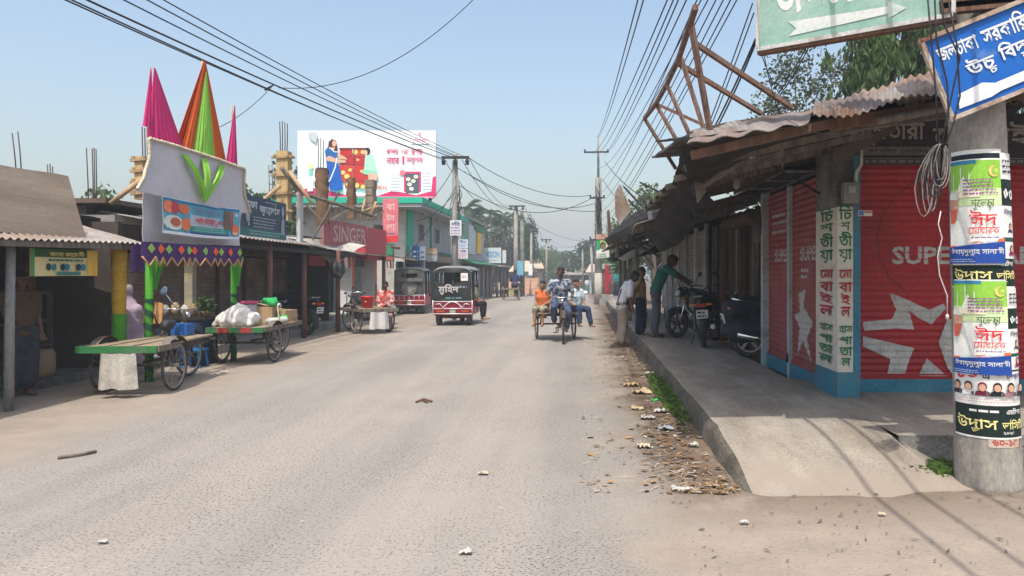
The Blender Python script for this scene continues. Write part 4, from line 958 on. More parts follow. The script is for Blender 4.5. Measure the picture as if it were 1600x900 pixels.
g.slab(upper, 28, 16, (-.006, 0, 0)); g.build('upper_cloth', GREYC, gt)
g = MB(); LACE = mt('cream_braid', (.6, .52, .38), .9, .3, 30, .4)
for path in ([upper(i/40, 1) for i in range(41)], [upper(0, 1-i/20) for i in range(21)], [upper(1, 1-i/20) for i in range(21)]):
    ps = [p+V((.02, 0, 0)) for p in path]; L = []
    for a, b in zip(ps, ps[1:]): L += [a, a.lerp(b, .5)]
    g.tube(L, [.03 if i % 2 else .018 for i in range(len(L))], 5)
g.build('braid', LACE, gt)
PINK = mt('pink_cloth', (.78, .05, .25), .75, .1, 4, .1, trans=.35); ORNG = mt('orange_cloth', (.8, .15, .025), .75, .1, 4, .1, trans=.3); LIME = mt('lime_cloth', (.36, .72, .1), .75, .1, 4, .1, trans=.3)
def fan(name, apex, base, mat, pleats, bulge=.12, r0=.012, amp=.014, s=0):
    "pleated cloth pulled from a base line up to a point"
    g = MB(); apex = V(apex); base = [V(b) for b in base]; n = pleats*4
    def fn(u, v):
        t = u*(len(base)-1); i = min(int(t), len(base)-2); b = base[i].lerp(base[i+1], t-i); e = v**.93
        p = b.lerp(apex+V((0, (u-.5)*r0*2, 0)), e)
        return p+V((bulge*sin(pi*u)*(1-v)+amp*(1-v*.9)*(sin(u*pleats*6.283+s)+.5*sin(u*pleats*2.3*6.28+s*2)), 0, -.05*sin(pi*v)*0))
    g.slab(fn, n, 14, (-.004, 0, 0)); return g.build(name, mat, gt)
ap = onx(321, 96); 
fan('orange_cloth', ap, [onx(282, 233), onx(292, 236), onx(302, 238)], ORNG, 5, .05, s=1)
fan('green_cloth', onx(321, 112)+V((.015, 0, 0)), [onx(301, 237, -5.95), onx(318, 242, -5.9), onx(335, 248, -5.93)], LIME, 8, .06, s=2)
fan('orange_cloth', ap, [onx(334, 247), onx(344, 250), onx(353, 253)], ORNG, 5, .05, s=3)
fan('orange_backing', ap-V((.02, 0, 0)), [onx(284, 232)-V((.12, 0, 0)), onx(318, 242)-V((.15, 0, 0)), onx(351, 252)-V((.12, 0, 0))], ORNG, 6, .0, s=4)
pa = onx(242, 106)
fan('pink_cloth', pa, [onx(232, 216), onx(250, 221), onx(270, 226), onx(285, 231)], PINK, 9, .1, s=5)
fan('pink_flap', pa-V((.05, 0, 0)), [onx(224, 197), onx(231, 199), onx(239, 203)], PINK, 3, .02, s=6)
fan('pink_cloth', onx(367, 165), [onx(352, 252), onx(360, 255), onx(370, 258)], PINK, 5, .07, s=7)
g = MB(); 
for a, b in ((pa, onx(238, 230)), (ap, onx(321, 250)), (onx(367, 165), onx(369, 260))): g = MB(); g.cyl(V(b)-V((.06, 0, 0)), V(a)-V((.05, 0, -.01)), .02, .01, 6); g.build('bamboo_pole', BAMBOO, gt)
for a in ((288, 240, 3), (319, 247, 4), (348, 257, 5)):
    b0 = onx(a[0]-4, a[1], UX+.08); b1 = onx(a[0]+5, a[1]+2, UX+.08); tip = onx(320, 312, UX+.13); g = MB()
    g.slab(lambda u, v: (b0.lerp(b1, u)).lerp(tip+V((0, (u-.5)*.16, .05*sin(u*9))), v)+V((.012*sin(u*19+a[2])+.05*sin(pi*v), 0, 0)), 18, 10, (-.004, 0, 0)); g.build('green_sash', LIME, gt)
PURP = mt('purple_cloth', (.07, .03, .14), .9, .2, 8, .2)
VA = -5.8; a, b = onx(221, 377, VA), onx(377, 387, VA); L = (b-a).length
g = MB(); n = 12; up = V((0, 0, 1)); dirn = (b-a).normalized(); wv = lambda u: V((.03*sin(u*22)+.02*sin(u*9), 0, 0))
pts = []
g.slab(lambda u, v: a.lerp(b, u)+up*(-.2*(1-v))+wv(u), 48, 3, (-.004, 0, 0))
for k in range(n): 
    u0, u1 = k/n, (k+1)/n; p0 = a.lerp(b, u0)-up*.198+wv(u0); p1 = a.lerp(b, u1)-up*.198+wv(u1); m_ = a.lerp(b, (u0+u1)/2)-up*.32+wv((u0+u1)/2); g.prism([p0, p1, m_], (-.004, 0, 0))
va = g.build('valance', PURP, gt)
g = MB()
for k in range(n):
    u0, u1 = k/n, (k+1)/n; P_ = [a.lerp(b, u0)-up*.2+wv(u0), a.lerp(b, (u0+u1)/2)-up*.32+wv((u0+u1)/2), a.lerp(b, u1)-up*.2+wv(u1)]; g.tube([p+V((.008, 0, 0)) for p in P_], .012, 5)
g.build('zigzag_trim', mt('orange_braid', (.6, .3, .12), .8), va)
for i, c in enumerate((s2l(150, 190, 90), s2l(250, 100, 60))):
    for k in range(i, 11, 2):
        g = MB(); u = (k+.6)/11.3; o = a.lerp(b, u)-up*.09+wv(u)+V((.008, 0, 0)); g.prism([o-dirn*.085, o-up*.065, o+dirn*.085, o+up*.065], (.004, 0, 0)); g.build('diamond_patch', ink(c, .8), va)
DGR = mt('dark_green_cloth', (.02, .09, .05), .8, .2)
for pxc, y_, k in ((233, 10.55, 1), (365, 13.0, 2)):
    x = (pxc-VX)/F*y_; leg = MB(); R0 = .055 if k == 1 else .05
    leg.cyl((x, y_, 0), (x, y_, 1.75), R0, R0*.9, 12); lo = leg.build('leg', GRC, gt)
    sp = MB(); P_ = []
    sp.grid(lambda u, v: V((x+cos(-(u*.5+v*6)*6.283)*(R0+.004), y_+sin(-(u*.5+v*6)*6.283)*(R0+.004), .02+v*1.15)), 6, 96); sp.build('spiral_wrap', DGR, lo)
    fl = MB(); fl.grid(lambda u, v: V((x+.05, y_+(u-.5)*2*(.06+.22*v**1.5)+(.12*v if k == 1 else -.02*v), 1.3+.52*v))+V((.03*sin(u*15), 0, 0)), 16, 10); fl.build('flared_cloth', GRC, lo)
hp = MB(); hp.slab(lambda u, v: V((-6.05+.02*sin(u*7), 10.02+u*.3, 1.55+v*.36+.02*u)), 8, 6, (-.004, 0, 0)); hp.build('valance_end', PURP, gt)
# banner pinned to the gate
gb2 = thing('banner', 'glossy teal printed banner with orange sweets pinned on the grey cloth gate', 'banner', onx(315, 370, -5.8))
O, X_, Y_ = onx(254, 364, -5.8), onx(372, 374, -5.8), onx(259, 305, -5.8); w = (X_-O).length; h = .52; sl = (X_-O).normalized()
fb = lambda u, v, d=0.: O+sl*u+up*v*(1+.0*u)+V((d+.025*noise.noise(V((u*2, v*3, 3)))+.02*sin(u*3), 0, -.02*sin(pi*u/w)))
g = MB(); g.slab(lambda u, v: fb(u*w, v*h), 24, 8, (-.005, 0, 0)); g.build('vinyl', ink(s2l(214, 226, 230), .3), gb2)
sh = Sheet(fb, d0=.004)
R2 = lambda x0, y0, x1, y1, c: sh.rect(x0*w, y0*h, x1*w, y1*h, c, 12, 3)
R2(.0, .08, 1, .95, s2l(100, 170, 190)); R2(.3, .3, .85, .62, s2l(190, 200, 205)); R2(.3, .12, .85, .3, s2l(60, 150, 145)); R2(0, .0, 1, .08, s2l(235, 240, 245)); R2(.3, .08, .85, .13, s2l(60, 80, 150)); R2(.0, .9, 1, .96, s2l(40, 120, 170))
for i, (cx, cy, rx, ry, c) in enumerate(((.05, .74, .05, .17, s2l(235, 130, 90)), (.12, .74, .045, .17, s2l(190, 70, 70)), (.22, .74, .06, .14, s2l(220, 110, 70)), (.1, .32, .11, .2, s2l(222, 225, 215)), (.12, .34, .06, .12, s2l(190, 100, 60)), (.24, .32, .055, .18, s2l(235, 125, 80)), (.93, .3, .05, .16, s2l(240, 120, 80)), (.93, .18, .04, .06, s2l(250, 180, 150)))): sh.disc(cx*w, cy*h, rx*w, ry*h, c, 16)
for i in range(4): sh.poly([((.78+.03*i)*w, .3*h), ((.8+.03*i)*w, .3*h), ((.81+.03*i)*w, .85*h), ((.79+.03*i)*w, .9*h)], s2l(120+20*i, 90, 70))
sh.text('নিউ সুইটস', .33*w, .62*h, .75*w, .86*h, s2l(120, 130, 170), .02); sh.text('দই মিষ{ট}ি ঘর', .35*w, .34*h, .8*w, .57*h, s2l(214, 60, 80), .035); sh.scribble(.33*w, .15*h, .83*w, .28*h, 2, s2l(140, 200, 190), .5); sh.build(gb2)
# ================================================================== left: shuttered shops with the jeweller's signboard
BRSH = mt('brown_shutter', (.2, .135, .105), .8, .3, 2.5, .2, col2=(.3, .23, .19), mix=.4, stretch=(1, 1, 1.4)); GRSH = mt('grey_shutter', (.27, .29, .3), .55, .15, 2, .1, col2=(.2, .2, .19), mix=.35)
REDPOST = mt('red_brown_post', (.17, .065, .045), .8, .3, 4, .2, col2=(.12, .08, .065), mix=.4)
jw = thing('shuttered_shop', 'long brown shuttered shop behind red posts, right of the cloth gate', 'shop', (-8.3, 17.5, 0))
g = MB(); g.bb((-8.6, 11.3, 0), (-8.45, 21.3, 2.5)); g.bb((-8.45, 21.2, 0), (-7.2, 21.3, 2.5)); g.build('wall', DARK, jw)
g = MB(); g.bb((-8.45, 11.3, 0), (-6.85, 21.2, .16)); g.build('plinth', CONC, jw)
for k in range(6):
    y = 13.1+k*1.34; shutter(jw, flat((-8.35, y, .18), (0, 1, 0), (0, 0, 1)), 1.22, 1.72, BRSH, .08); g = MB(); g.bb((-8.4, y+1.22, .16), (-8.3, y+1.34, 2.4)); g.build('pilaster', mt('brown_pilaster', (.09, .06, .05), .8), jw)
g = MB(); g.bb((-8.36, 13, 1.95), (-8.28, 21.2, 2.4)); 
for k in range(60): g.bb((-8.28, 13.05+k*.135, 2.0), (-8.265, 13.08+k*.135, 2.3))
g.build('header_lattice', mt('brown_lattice', (.12, .08, .06), .8, .3), jw)
g = MB(); sheet_roof(g, (-6.25, 13.3, 2.19), (-6.25, 18.6, 2.17), (-8.6, 18.6, 2.62), (-8.6, 13.3, 2.64), 30, .014, 0, 4, .02, 9); sheet_roof(g, (-6.35, 18.55, 2.13), (-6.4, 21.3, 2.1), (-8.6, 21.3, 2.6), (-8.6, 18.55, 2.6), 16, .014, 0, 4, .02, 3); g.build('roof', TIN, jw)
g = MB(); g.cyl((-6.45, 13.4, 2.06), (-6.45, 21.2, 2.02), .06, .06, 10); g.build('rolled_awning', mt('dark_roll', (.04, .04, .042), .8), jw)
for px, Y in ((421, 15.3), (475, 17.5), (528, 19.4)):
    g = MB(); x = (px-VX)/F*Y; g.cyl((x, Y, -.05), (x, Y, 2.12), .062, .055, 10); g.build('post', REDPOST, jw)
g = MB(); g.bb((-7.3, 13.7, .0), (-7.15, 13.85, 2.1)); g.build('pale_post', mt('yellowish_post', (.4, .34, .2), .8, .3, 3, .1, col2=(.13, .15, .2), mix=.35), jw)
sb = thing('signboard', 'dark blue jewellery signboard with white Bengali lettering on the shop roof', 'shop sign', (-6.5, 15.3, 2.25))
O = V((-6.5, 14.0, 2.26)); fn = flat(O, (0, 2.42, -.01), (0, 0, 1)); w, h = 2.42, .8
g = MB(); g.prism([fn(0, 0), fn(w, 0), fn(w, h), fn(0, h)], (-.04, 0, 0)); g.build('board', mt('navy_board', s2l(48, 62, 88), .6, .12, 3, 0, col2=s2l(58, 84, 92), mix=.45), sb)
sh = Sheet(fn); sh.rect(0, 0, w, .16, s2l(62, 112, 110)); WS = s2l(205, 210, 214)
sh.text('মুস{ত}াফা', .1, .5, .95, .7, WS, .02); sh.text('জুয়েলা^স', 1.05, .44, 2.05, .7, WS, .02); sh.scribble(.75, .17, 1.9, .42, 4, s2l(150, 158, 170), .45); sh.scribble(.6, .03, 2.2, .14, 2, s2l(150, 190, 185), .4); sh.text('জু', .42, .2, .62, .42, WS, .01); sh.scribble(1.3, .7, 2.0, .76, 1, s2l(140, 150, 165))
sh.disc(2.2, .6, .07, .12, s2l(160, 165, 170), 12); sh.poly([(2.08, .1), (2.3, .1), (2.27, .4), (2.2, .48), (2.12, .4)], s2l(150, 155, 160)); sh.build(sb)
g = MB(); g.tube([(-6.48, 13.95, 2.24), (-6.48, 15, 2.21), (-6.46, 16.5, 2.2)], .02, 5); tag(g.build('plastic_strip', WHITE, None, org=(-6.48, 15, 2.2)), 'white plastic strip along the roof edge under the blue jewellery signboard', 'strip')
# structure above: raw columns, poles
g = MB(); g.bb(at(463, 378, 17.6), at(474, 303, 17.8)); tag(g.build('concrete_post', mt('pale_post', (.5, .49, .47), .8, .1), None, org=at(468, 378, 17.7)), 'pale square concrete post on the roof right of the bamboo formwork', 'post')
g = MB(); g.tube([at(440, 262, 17), at(462, 292, 17.4), at(478, 304, 17.8), at(530, 320, 18.6), at(582, 338, 19.6)], [.05, .05, .048, .045, .04], 8); tag(g.build('wooden_pole', WOODG, None, org=at(480, 304, 17.8)), 'long crooked wooden pole slanting down across the raw columns', 'pole')
for i, (x0, x1, y0, y1, Y, lab) in enumerate(((494, 512, 264, 352, 20, 'tall brown rough clay-coated column in front of the billboard'), (543, 555, 279, 342, 20.5, 'slimmer brown rough column right of the tall clay-coated one'))):
    c = at((x0+x1)/2, y1, Y); w = (x1-x0)/F*Y; h = (y1-y0)/F*Y; g = MB()
    g.grid(lambda u, v: c+V((cos(-u*6.283)*w*.55, sin(-u*6.283)*w*.55, h*v))*1.0+V((.05*noise.noise(V((u*7, v*9, i))), .04*noise.noise(V((v*11, u*6, i))), 0)), 16, 16); g.prism([c+V((cos(a*.785)*w*.5, sin(a*.785)*w*.5, h-.02)) for a in range(8)], (0, 0, .04))
    tag(g.build('raw_column', mt('clay_column', (.2, .115, .06), .95, .35, 5, .6, col2=(.13, .08, .05), mix=.4), None, org=c), lab, 'column')
rebars('rebar rods rising above the tall clay-coated column in front of the billboard', [(497, 217, 497, 266), (501, 216, 501, 266), (505, 218, 505, 266)], 20.1)
bc = thing('block_column', 'greyish column of stacked wooden shutter blocks braced by planks beside the billboard boxes', 'formwork', at(579, 345, 20.5))
for k in range(5):
    y0, y1 = 283+k*12, 294+k*12; g = MB(); g.bb(at(570+(k % 2), y1, 20.4), at(589-(k % 2), y0, 20.75)); g.build('shutter_board', mt('grey_plank', (.26, .21, .16), .9, .3, 4, .3), bc)
for a, b in (((571, 310), (562, 345)), ((588, 315), (575, 345)), ((592, 322), (566, 330))): g = MB(); g.cyl(at(*a, 20.3), at(*b, 20.2), .035, .03, 6); g.build('brace', WOODL, bc)
g = MB()
for a, b in (((476, 318), (512, 352)), ((530, 300), (487, 376)), ((514, 345), (560, 318)), ((556, 350), (600, 330))): g.beam(at(*a, 19.5), at(*b, 19.8), .04)
for x in range(515, 560, 9): g.beam(at(x, 318, 19.6), at(x+2, 345, 19.6), .012)
tag(g.build('bamboo_lattice', WOODG, None, org=at(520, 340, 19.6)), 'thin grey poles and rods lashed crosswise below the raw columns', 'scaffold')
cwl = thing('awning_cloth', 'sagging off-white cloth awning hung below the faded red signboard', 'awning', at(530, 395, 19))
g = MB(); a0, a1 = at(478, 377, 18.2), at(576, 384, 22.2)
g.slab(lambda u, v: a0.lerp(a1, u)+V((-.6*v+.02*sin(u*30), 0, -.48*sin(pi*min(1, u*1.08))*(1-v)*(.8+.3*sin(u*5))+.12*v))+V((0, 0, .02*noise.noise(V((u*9, v*4, 1))))), 24, 6, (0, 0, -.008)); g.build('cloth', mt('offwhite_cloth', (.5, .48, .42), .9, .15, 3, .2, col2=(.33, .3, .25), mix=.35), cwl)
# faded red SINGER board and its neighbours
RDB = mt('faded_red_board', s2l(158, 82, 84), .7, .12, 3, 0, col2=s2l(176, 104, 104), mix=.4)
sg = thing('signboard', 'faded red signboard lettered SINGER behind the raw columns', 'shop sign', (-6.8, 21.5, 2.3))
fn = flat((-6.8, 19.7, 2.28), (0, 1, .012), (0, 0, 1)); w, h = 3.9, .68
g = MB(); g.prism([fn(0, 0), fn(w, 0), fn(w, h), fn(0, h)], (-.05, 0, 0)); g.build('board', RDB, sg)
sh = Sheet(fn); sh.text('SINGER', .75, .1, 3.85, .56, mt('worn_letter', s2l(205, 178, 168), .7, .2, 5, 0, col2=s2l(165, 100, 100), mix=.3), .008); sh.build(sg)
rb = thing('signboard', 'plain brighter red sign box with a small black box on top', 'shop sign', (-6.8, 24.6, 2.1))
g = MB(); g.bb((-7.2, 23.65, 1.95), (-6.78, 25.9, 2.98)); g.build('box', mt('red_box', s2l(188, 66, 72), .6, .1, 3, 0, col2=s2l(150, 90, 110), mix=.3), rb)
g = MB(); g.bb((-7.0, 25.1, 2.985), (-6.8, 25.6, 3.15)); g.build('top_box', BLACKM, rb)
vs_ = thing('signboard', 'tall upright pink and red signboard with white Bengali letters', 'shop sign', at(609, 378, 26))
bl = at(598, 379, 26); fn = flat(bl, (at(621, 378, 26.2)-bl), (0, 0, 1)); w, h = .53, 1.53
g = MB(); g.prism([fn(0, 0), fn(w, 0), fn(w, h), fn(0, h)], (0, .06, 0)); g.build('board', mt('pink_red', s2l(212, 110, 118), .6, .08, 3, 0, col2=s2l(220, 140, 140), mix=.4), vs_)
sh = Sheet(fn); sh.rect(0, 0, w, .22, s2l(215, 60, 60)); 
for i, c in enumerate(('বা', 'টা', 'লা')): sh.text(c, .12, 1.12-i*.36, .42, 1.36-i*.36, s2l(235, 190, 190), .02)
sh.scribble(.1, .28, .45, .34, 1, s2l(120, 90, 150)); sh.build(vs_)
g = MB(); g.bb(at(600, 408, 27.4), at(616, 381, 27.5)); gs = thing('signboard', 'small dark green sign with a leafy picture under the tall pink signboard', 'shop sign', at(608, 408, 27.4)); g.build('board', ink(s2l(60, 80, 70)), gs)
sh = Sheet(flat(at(600, 408, 27.39), (1, 0, 0), (0, 0, 1))); sh.rect(.03, .22, .34, .6, s2l(70, 120, 90)); sh.poly([(.08, .25), (.3, .25), (.2, .55)], s2l(40, 150, 100)); sh.rect(.03, .04, .34, .18, s2l(190, 90, 80)); sh.build(gs)
g = MB(); g.cyl(at(612, 385, 27.2), at(624, 388, 27), .06, .05, 8); g.build('lamp_arm', REDPOST, gs)
# shop below the SINGER board: grey shutters, orange pillars
ss = thing('shuttered_shop', 'grey shuttered shop with white edged orange pillars below the SINGER board', 'shop', (-7.6, 24, 0))
g = MB(); g.bb((-8.6, 21.3, 0), (-8.0, 27.2, 2.6)); g.build('wall', CONCD, ss)
g = MB(); g.bb((-8.0, 21.3, 0), (-7.1, 27.2, .28)); g.build('plinth', CONC, ss)
for k, (y, wd) in enumerate(((21.35, .95), (22.4, .85), (23.75, .8), (24.6, .75), (25.9, 1.2))): shutter(ss, flat((-7.9, y, .3), (0, 1, 0), (0, 0, 1)), wd, 1.62, GRSH, .085)
ORP = mt('orange_pillar', s2l(206, 106, 70), .6, .12, 2, 0, col2=s2l(170, 60, 60), mix=.4)
for y in (23.0, 25.6):
    g = MB(); g.bb((-7.45, y, .28), (-7.1, y+.3, 2.0)); pl = g.build('pillar', ORP, ss); g = MB(); g.bb((-7.5, y-.03, .28), (-7.08, y-.003, 2.0)); g.build('white_edge', WHITE, pl)
    sh = Sheet(flat((-7.09, y+.03, .28), (0, 1, 0), (0, 0, 1)), d0=.012); 
    for z in (.35, .62): sh.rect(.02, z, .22, z+.18, s2l(40, 40, 70)); sh.disc(.12, z+.09, .05, .05, s2l(190, 190, 200), 10)
    sh.build(pl)
g = MB(); g.bb((-7.6, 23.3, 1.72), (-7.45, 25.6, 2.05)); tb = g.build('name_board', mt('dim_glass_board', (.1, .09, .1), .5), ss); sh = Sheet(flat((-7.45, 23.3, 1.72), (0, 1, 0), (0, 0, 1))); sh.text('INT', .35, .07, 1.4, .26, s2l(170, 165, 165), .02); sh.build(tb)
g = MB(); g.slab(lambda u, v: V((-6.55-1.3*v, 22.4+4.4*u, 2.06+.2*v+.02*noise.noise(V((u*7, v, 0))))), 10, 2, (0, 0, .03)); g.build('canopy', TIND, ss)
g = MB(); g.cyl((-6.65, 25.1, 0), (-6.65, 25.1, 2.07), .07, .06, 8); g.build('post', REDPOST, ss)
g = MB(); g.bb((-7.3, 19.9, 1.72), (-7.26, 22.6, 2.0)); g.build('red_header', mt('red_header', (.36, .04, .04), .7), ss)
for k, (y, c) in enumerate(((20.6, 0), (21.1, 1), (21.5, 0), (21.9, 1), (22.2, 0), (26.2, 0), (26.6, 1), (27.0, 0), (27.3, 1))):
    g = MB(); g.slab(lambda u, v: V((-6.95+.03*sin(u*6+k), y+.2*u+.08*(1-v), 1.68+.32*v)), 5, 3, (-.004, 0, 0)); tag(g.build('cloth_strip', ink(s2l(214, 206, 200)) if c else ink(s2l(168, 52, 54)), None, org=(-6.95, y, 1.7)), ('off-white' if c else 'red')+' cloth strip hanging in the row '+('under the off-white awning' if k < 5 else 'right of the orange pillars'), 'cloth strip', 'hanging cloth strips')
g = MB(); g.tube([at(524, 410, 19.2), at(521, 420, 19.1), at(522, 428, 19.1), at(529, 432, 19.1), at(533, 424, 19.2), at(532, 412, 19.2)], .1, 8); tag(g.build('black_bag', BLACKM, None, org=at(527, 430, 19.2)), 'black bag hung on the red post in front of the grey shutters', 'bag')
# ================================================================== billboard
bb_ = thing('billboard', 'large white and pink advertising billboard with a woman in a blue sari', 'billboard', (-9, 31.5, 4.2))
O = at(465, 309, 31); fn = flat(O, (1, 0, 0), (0, 0, 1)); w, h = (681-465)/F*31, (309-204)/F*31
g = MB(); g.prism([fn(0, 0), fn(w, 0), fn(w, h), fn(0, h)], (0, .12, 0)); g.build('panel', ink(s2l(236, 234, 240), .6, .03), bb_)
q = lambda x, y: (w*(x-465)/216, h*(309-y)/105)   # billboard picture laid out on its own 216 x 105 grid
PK = s2l(224, 44, 104); sh = Sheet(fn)
sh.poly([q(465, 309), q(465, 299), q(480, 294), q(498, 294), q(515, 298), q(545, 306), q(590, 306), q(610, 299), q(626, 300), q(650, 305), q(674, 299), q(676, 277), q(681, 275), q(681, 309)], PK); sh.rect(0, 0, w, h*.018, s2l(240, 150, 180))
sh.rect(*q(631, 300), *q(658, 268), s2l(226, 60, 110)); sh.rect(*q(634, 302), *q(655, 271), s2l(92, 88, 104))
for x, y in ((638, 280), (640, 288), (643, 295), (650, 276), (646, 283)): sh.disc(*q(x, y), .1, .08, s2l(238, 232, 220), 8); sh.disc(*q(x, y), .04, .03, s2l(225, 190, 60), 6)
sh.rect(*q(642, 225), *q(671, 206), s2l(250, 248, 250)); sh.text('আরাবিয়ান'.replace('আরাবিয়ান', 'তারাবিয়ত'), *q(644, 224), *q(670, 215), PK, .0)
sh.disc(*q(656, 210), .06, .1, s2l(240, 150, 170), 8)
sh.text('কাপড়', *q(604, 243), *q(623, 233), PK, .015); sh.text('ঘড়ি', *q(627, 242), *q(640, 233), PK, .015); sh.text('রাখার', *q(643, 242), *q(660, 232), PK, .015)
sh.text('নাহার', *q(604, 257), *q(624, 246), PK, .02); sh.rect(*q(629, 256), *q(632, 244), PK); sh.text('সলুশন', *q(635, 257), *q(661, 246), PK, .02)
sh.text('ঈদ', *q(588, 297), *q(606, 289), s2l(235, 120, 110), .01); sh.disc(*q(629, 270), .12, .12, s2l(235, 120, 140), 10)
for i in range(6): sh.scribble(*q(610, 300-i*5), *q(627, 297-i*5), 1, s2l(200, 170, 180)); sh.scribble(*q(661, 298-i*5), *q(674, 295-i*5), 1, s2l(190, 165, 185))
# flower vase, wall picture
sh.rect(*q(481, 299), *q(490, 276), s2l(232, 226, 230)); sh.poly([q(484, 276), q(488, 276), q(489, 265), q(483, 265)], s2l(130, 200, 180)); sh.disc(*q(486, 260), .12, .12, s2l(245, 220, 160), 9)
sh.poly([q(481, 207), q(497, 207), q(495, 224), q(486, 218)], s2l(196, 196, 202))
# cabinet
for x0, y0, x1, y1, c in ((532, 244, 551, 233, s2l(196, 40, 44)), (552, 244, 572, 233, s2l(206, 60, 50)), (533, 257, 577, 245, s2l(190, 36, 44)), (531, 283, 552, 258, s2l(205, 60, 50)), (553, 283, 577, 258, s2l(200, 44, 46)), (540, 294, 575, 284, s2l(200, 60, 50))): sh.rect(*q(x0, y0), *q(x1, y1), c)
for x, y, r in ((556, 238, .12), (568, 238, .1), (560, 250, .06), (537, 270, .1), (548, 266, .08), (543, 276, .12), (566, 268, .07), (558, 290, .12), (568, 292, .1), (545, 288, .1)): sh.disc(*q(x, y), r, r*.9, s2l(240, 200, 110), 7)
sh.line([q(531, 232.5), q(572, 232.5)], .05, s2l(90, 60, 60)); sh.line([q(554, 258), q(554, 232)], .03, s2l(120, 40, 40))
# girl at the right of the cabinet
sh.poly([q(570, 262), q(588, 262), q(592, 277), q(568, 272)], s2l(150, 205, 180)); sh.poly([q(572, 240), q(584, 242), q(590, 268), q(570, 266)], s2l(176, 214, 196)); sh.poly([q(576, 270), q(592, 274), q(586, 290), q(588, 300), q(580, 300), q(577, 286)], s2l(226, 170, 150)); sh.disc(*q(575, 237), .13, .16, s2l(40, 26, 26), 10); sh.disc(*q(572.5, 239), .08, .11, s2l(226, 176, 150), 10)
# woman in the blue sari
BS = s2l(24, 84, 176)
sh.poly([q(511, 246), q(527, 246), q(534, 270), q(537, 296), q(528, 299), q(517, 298), q(513, 282)], BS); sh.poly([q(509, 236), q(514, 230), q(528, 232), q(530, 244), q(526, 248), q(511, 250)], s2l(20, 96, 160))
sh.poly([q(510, 247), q(516, 244), q(530, 250), q(542, 251), q(541, 255), q(528, 255), q(513, 252)], s2l(222, 164, 140)); sh.poly([q(528, 240), q(541, 246), q(544, 250), q(530, 249)], s2l(222, 164, 140))
sh.poly([q(514, 232), q(515, 222), q(520, 218), q(526, 220), q(528, 228), q(530, 240), q(524, 238), q(518, 232)], s2l(80, 44, 40)); sh.disc(*q(523.5, 225), .09, .13, s2l(226, 170, 146), 10); sh.poly([q(518, 231), q(525, 231), q(523, 236), q(519, 234)], s2l(226, 170, 146))
sh.line([q(528, 247), q(525, 262), q(518, 280), q(514, 286)], .05, s2l(225, 228, 240)); sh.line([q(516, 231), q(524, 238), q(530, 238)], .04, s2l(225, 228, 240)); sh.build(bb_)
for x in (478, 520, 560, 634, 660, 672):
    g = MB(); g.beam(at(x, 335, 31.3), at(x, 306, 31.3), .12); g.build('leg', BLACKM, bb_)
for a, b in (((655, 311), (674, 318)), ((540, 312), (530, 330)), ((566, 314), (580, 330))): g = MB(); g.beam(at(*a, 31.3), at(*b, 31.3), .07); g.build('brace', BLACKM, bb_)
# ================================================================== green and white two-storey building under the billboard
WW_ = mt('white_wash', (.56, .55, .51), .85, .12, 2, .15, col2=(.4, .38, .34), mix=.35); GREY_ = mt('grey_wash_and_shade', (.38, .39, .4), .85, .12, 2, .1, col2=(.3, .3, .3), mix=.4); GRNP = mt('sea_green_paint', (.02, .42, .27), .6, .12, 3, .05)
wg = thing('two_storey_building', 'white two-storey building with sea green roof edge under the billboard', 'building', (-9, 33, 0))
g = MB(); g.bb((-14, 28.9, 0), (-6.85, 39, 4.0)); g.build('wall', WW_, wg)
g = MB(); g.bb((-14.2, 28.0, 4.0), (-6.0, 39.3, 4.14)); g.build('roof_slab', GREY_, wg); g = MB(); g.bb((-14.25, 27.95, 4.14), (-5.95, 39.35, 4.36)); g.build('parapet', GRNP, wg)
g = MB(); g.bb((-6.87, 29.2, 2.3), (-6.78, 30.2, 3.995)); g.build('green_pilaster', GRNP, wg)
g = MB(); g.bb((-6.845, 30.22, 2.3), (-6.8, 38.9, 3.99)); g.build('street_wall', GREY_, wg)  # street side of the white walls, its shade painted in as grey
for y in (31.1, 34.6):
    g = MB(); y1 = y+.95
    g.bb((-6.81, y, 2.85), (-6.76, y1, 2.9)); g.bb((-6.81, y, 3.55), (-6.76, y1, 3.6)); g.bb((-6.81, y-.06, 2.85), (-6.76, y, 3.6)); g.bb((-6.81, y1, 2.85), (-6.76, y1+.06, 3.6)); wf = g.build('window', GREY_, wg); g = MB(); g.bb((-6.81, y, 2.9), (-6.795, y1, 3.55)); g.build('pane', mt('dark_glass', (.012, .013, .015), .55), wf)
    g = MB(); [g.bb((-6.785, y+.2*i, 2.9), (-6.775, y+.2*i+.02, 3.55)) for i in range(1, 5)]; g.build('bars', GREY_, wf)
g = MB(); g.cyl((-6.74, 33.5, 2.2), (-6.74, 33.5, 4.0), .04, .04, 8); g.build('drain_pipe', GRNP, wg)
g = MB(); g.slab(lambda u, v: V((-6.8+1.0*v, 35.5+3.5*u, 2.5-.3*v)), 8, 3, (0, 0, -.04)); g.build('lower_awning', mt('green_tin', (.03, .25, .15), .5, .2), wg)
g = MB(); g.slab(lambda u, v: V((-6.85+.7*v, 27.3+8.2*u, 2.12-.12*v+.015*noise.noise(V((u*9, v, 0))))), 12, 3, (0, 0, -.03)); g.build('canopy', TIND, wg)
g = MB(); g.bb((-6.98, 28.05, .1), (-6.88, 28.95, 1.95)); g.build('green_door', mt('dark_green_door', (.015, .05, .04), .6), wg); g = MB(); g.bb((-6.87, 29.3, .05), (-6.83, 39, 2.0)); g.build('shop_front', mt('dim_front', (.05, .045, .045), .8, .3), wg)
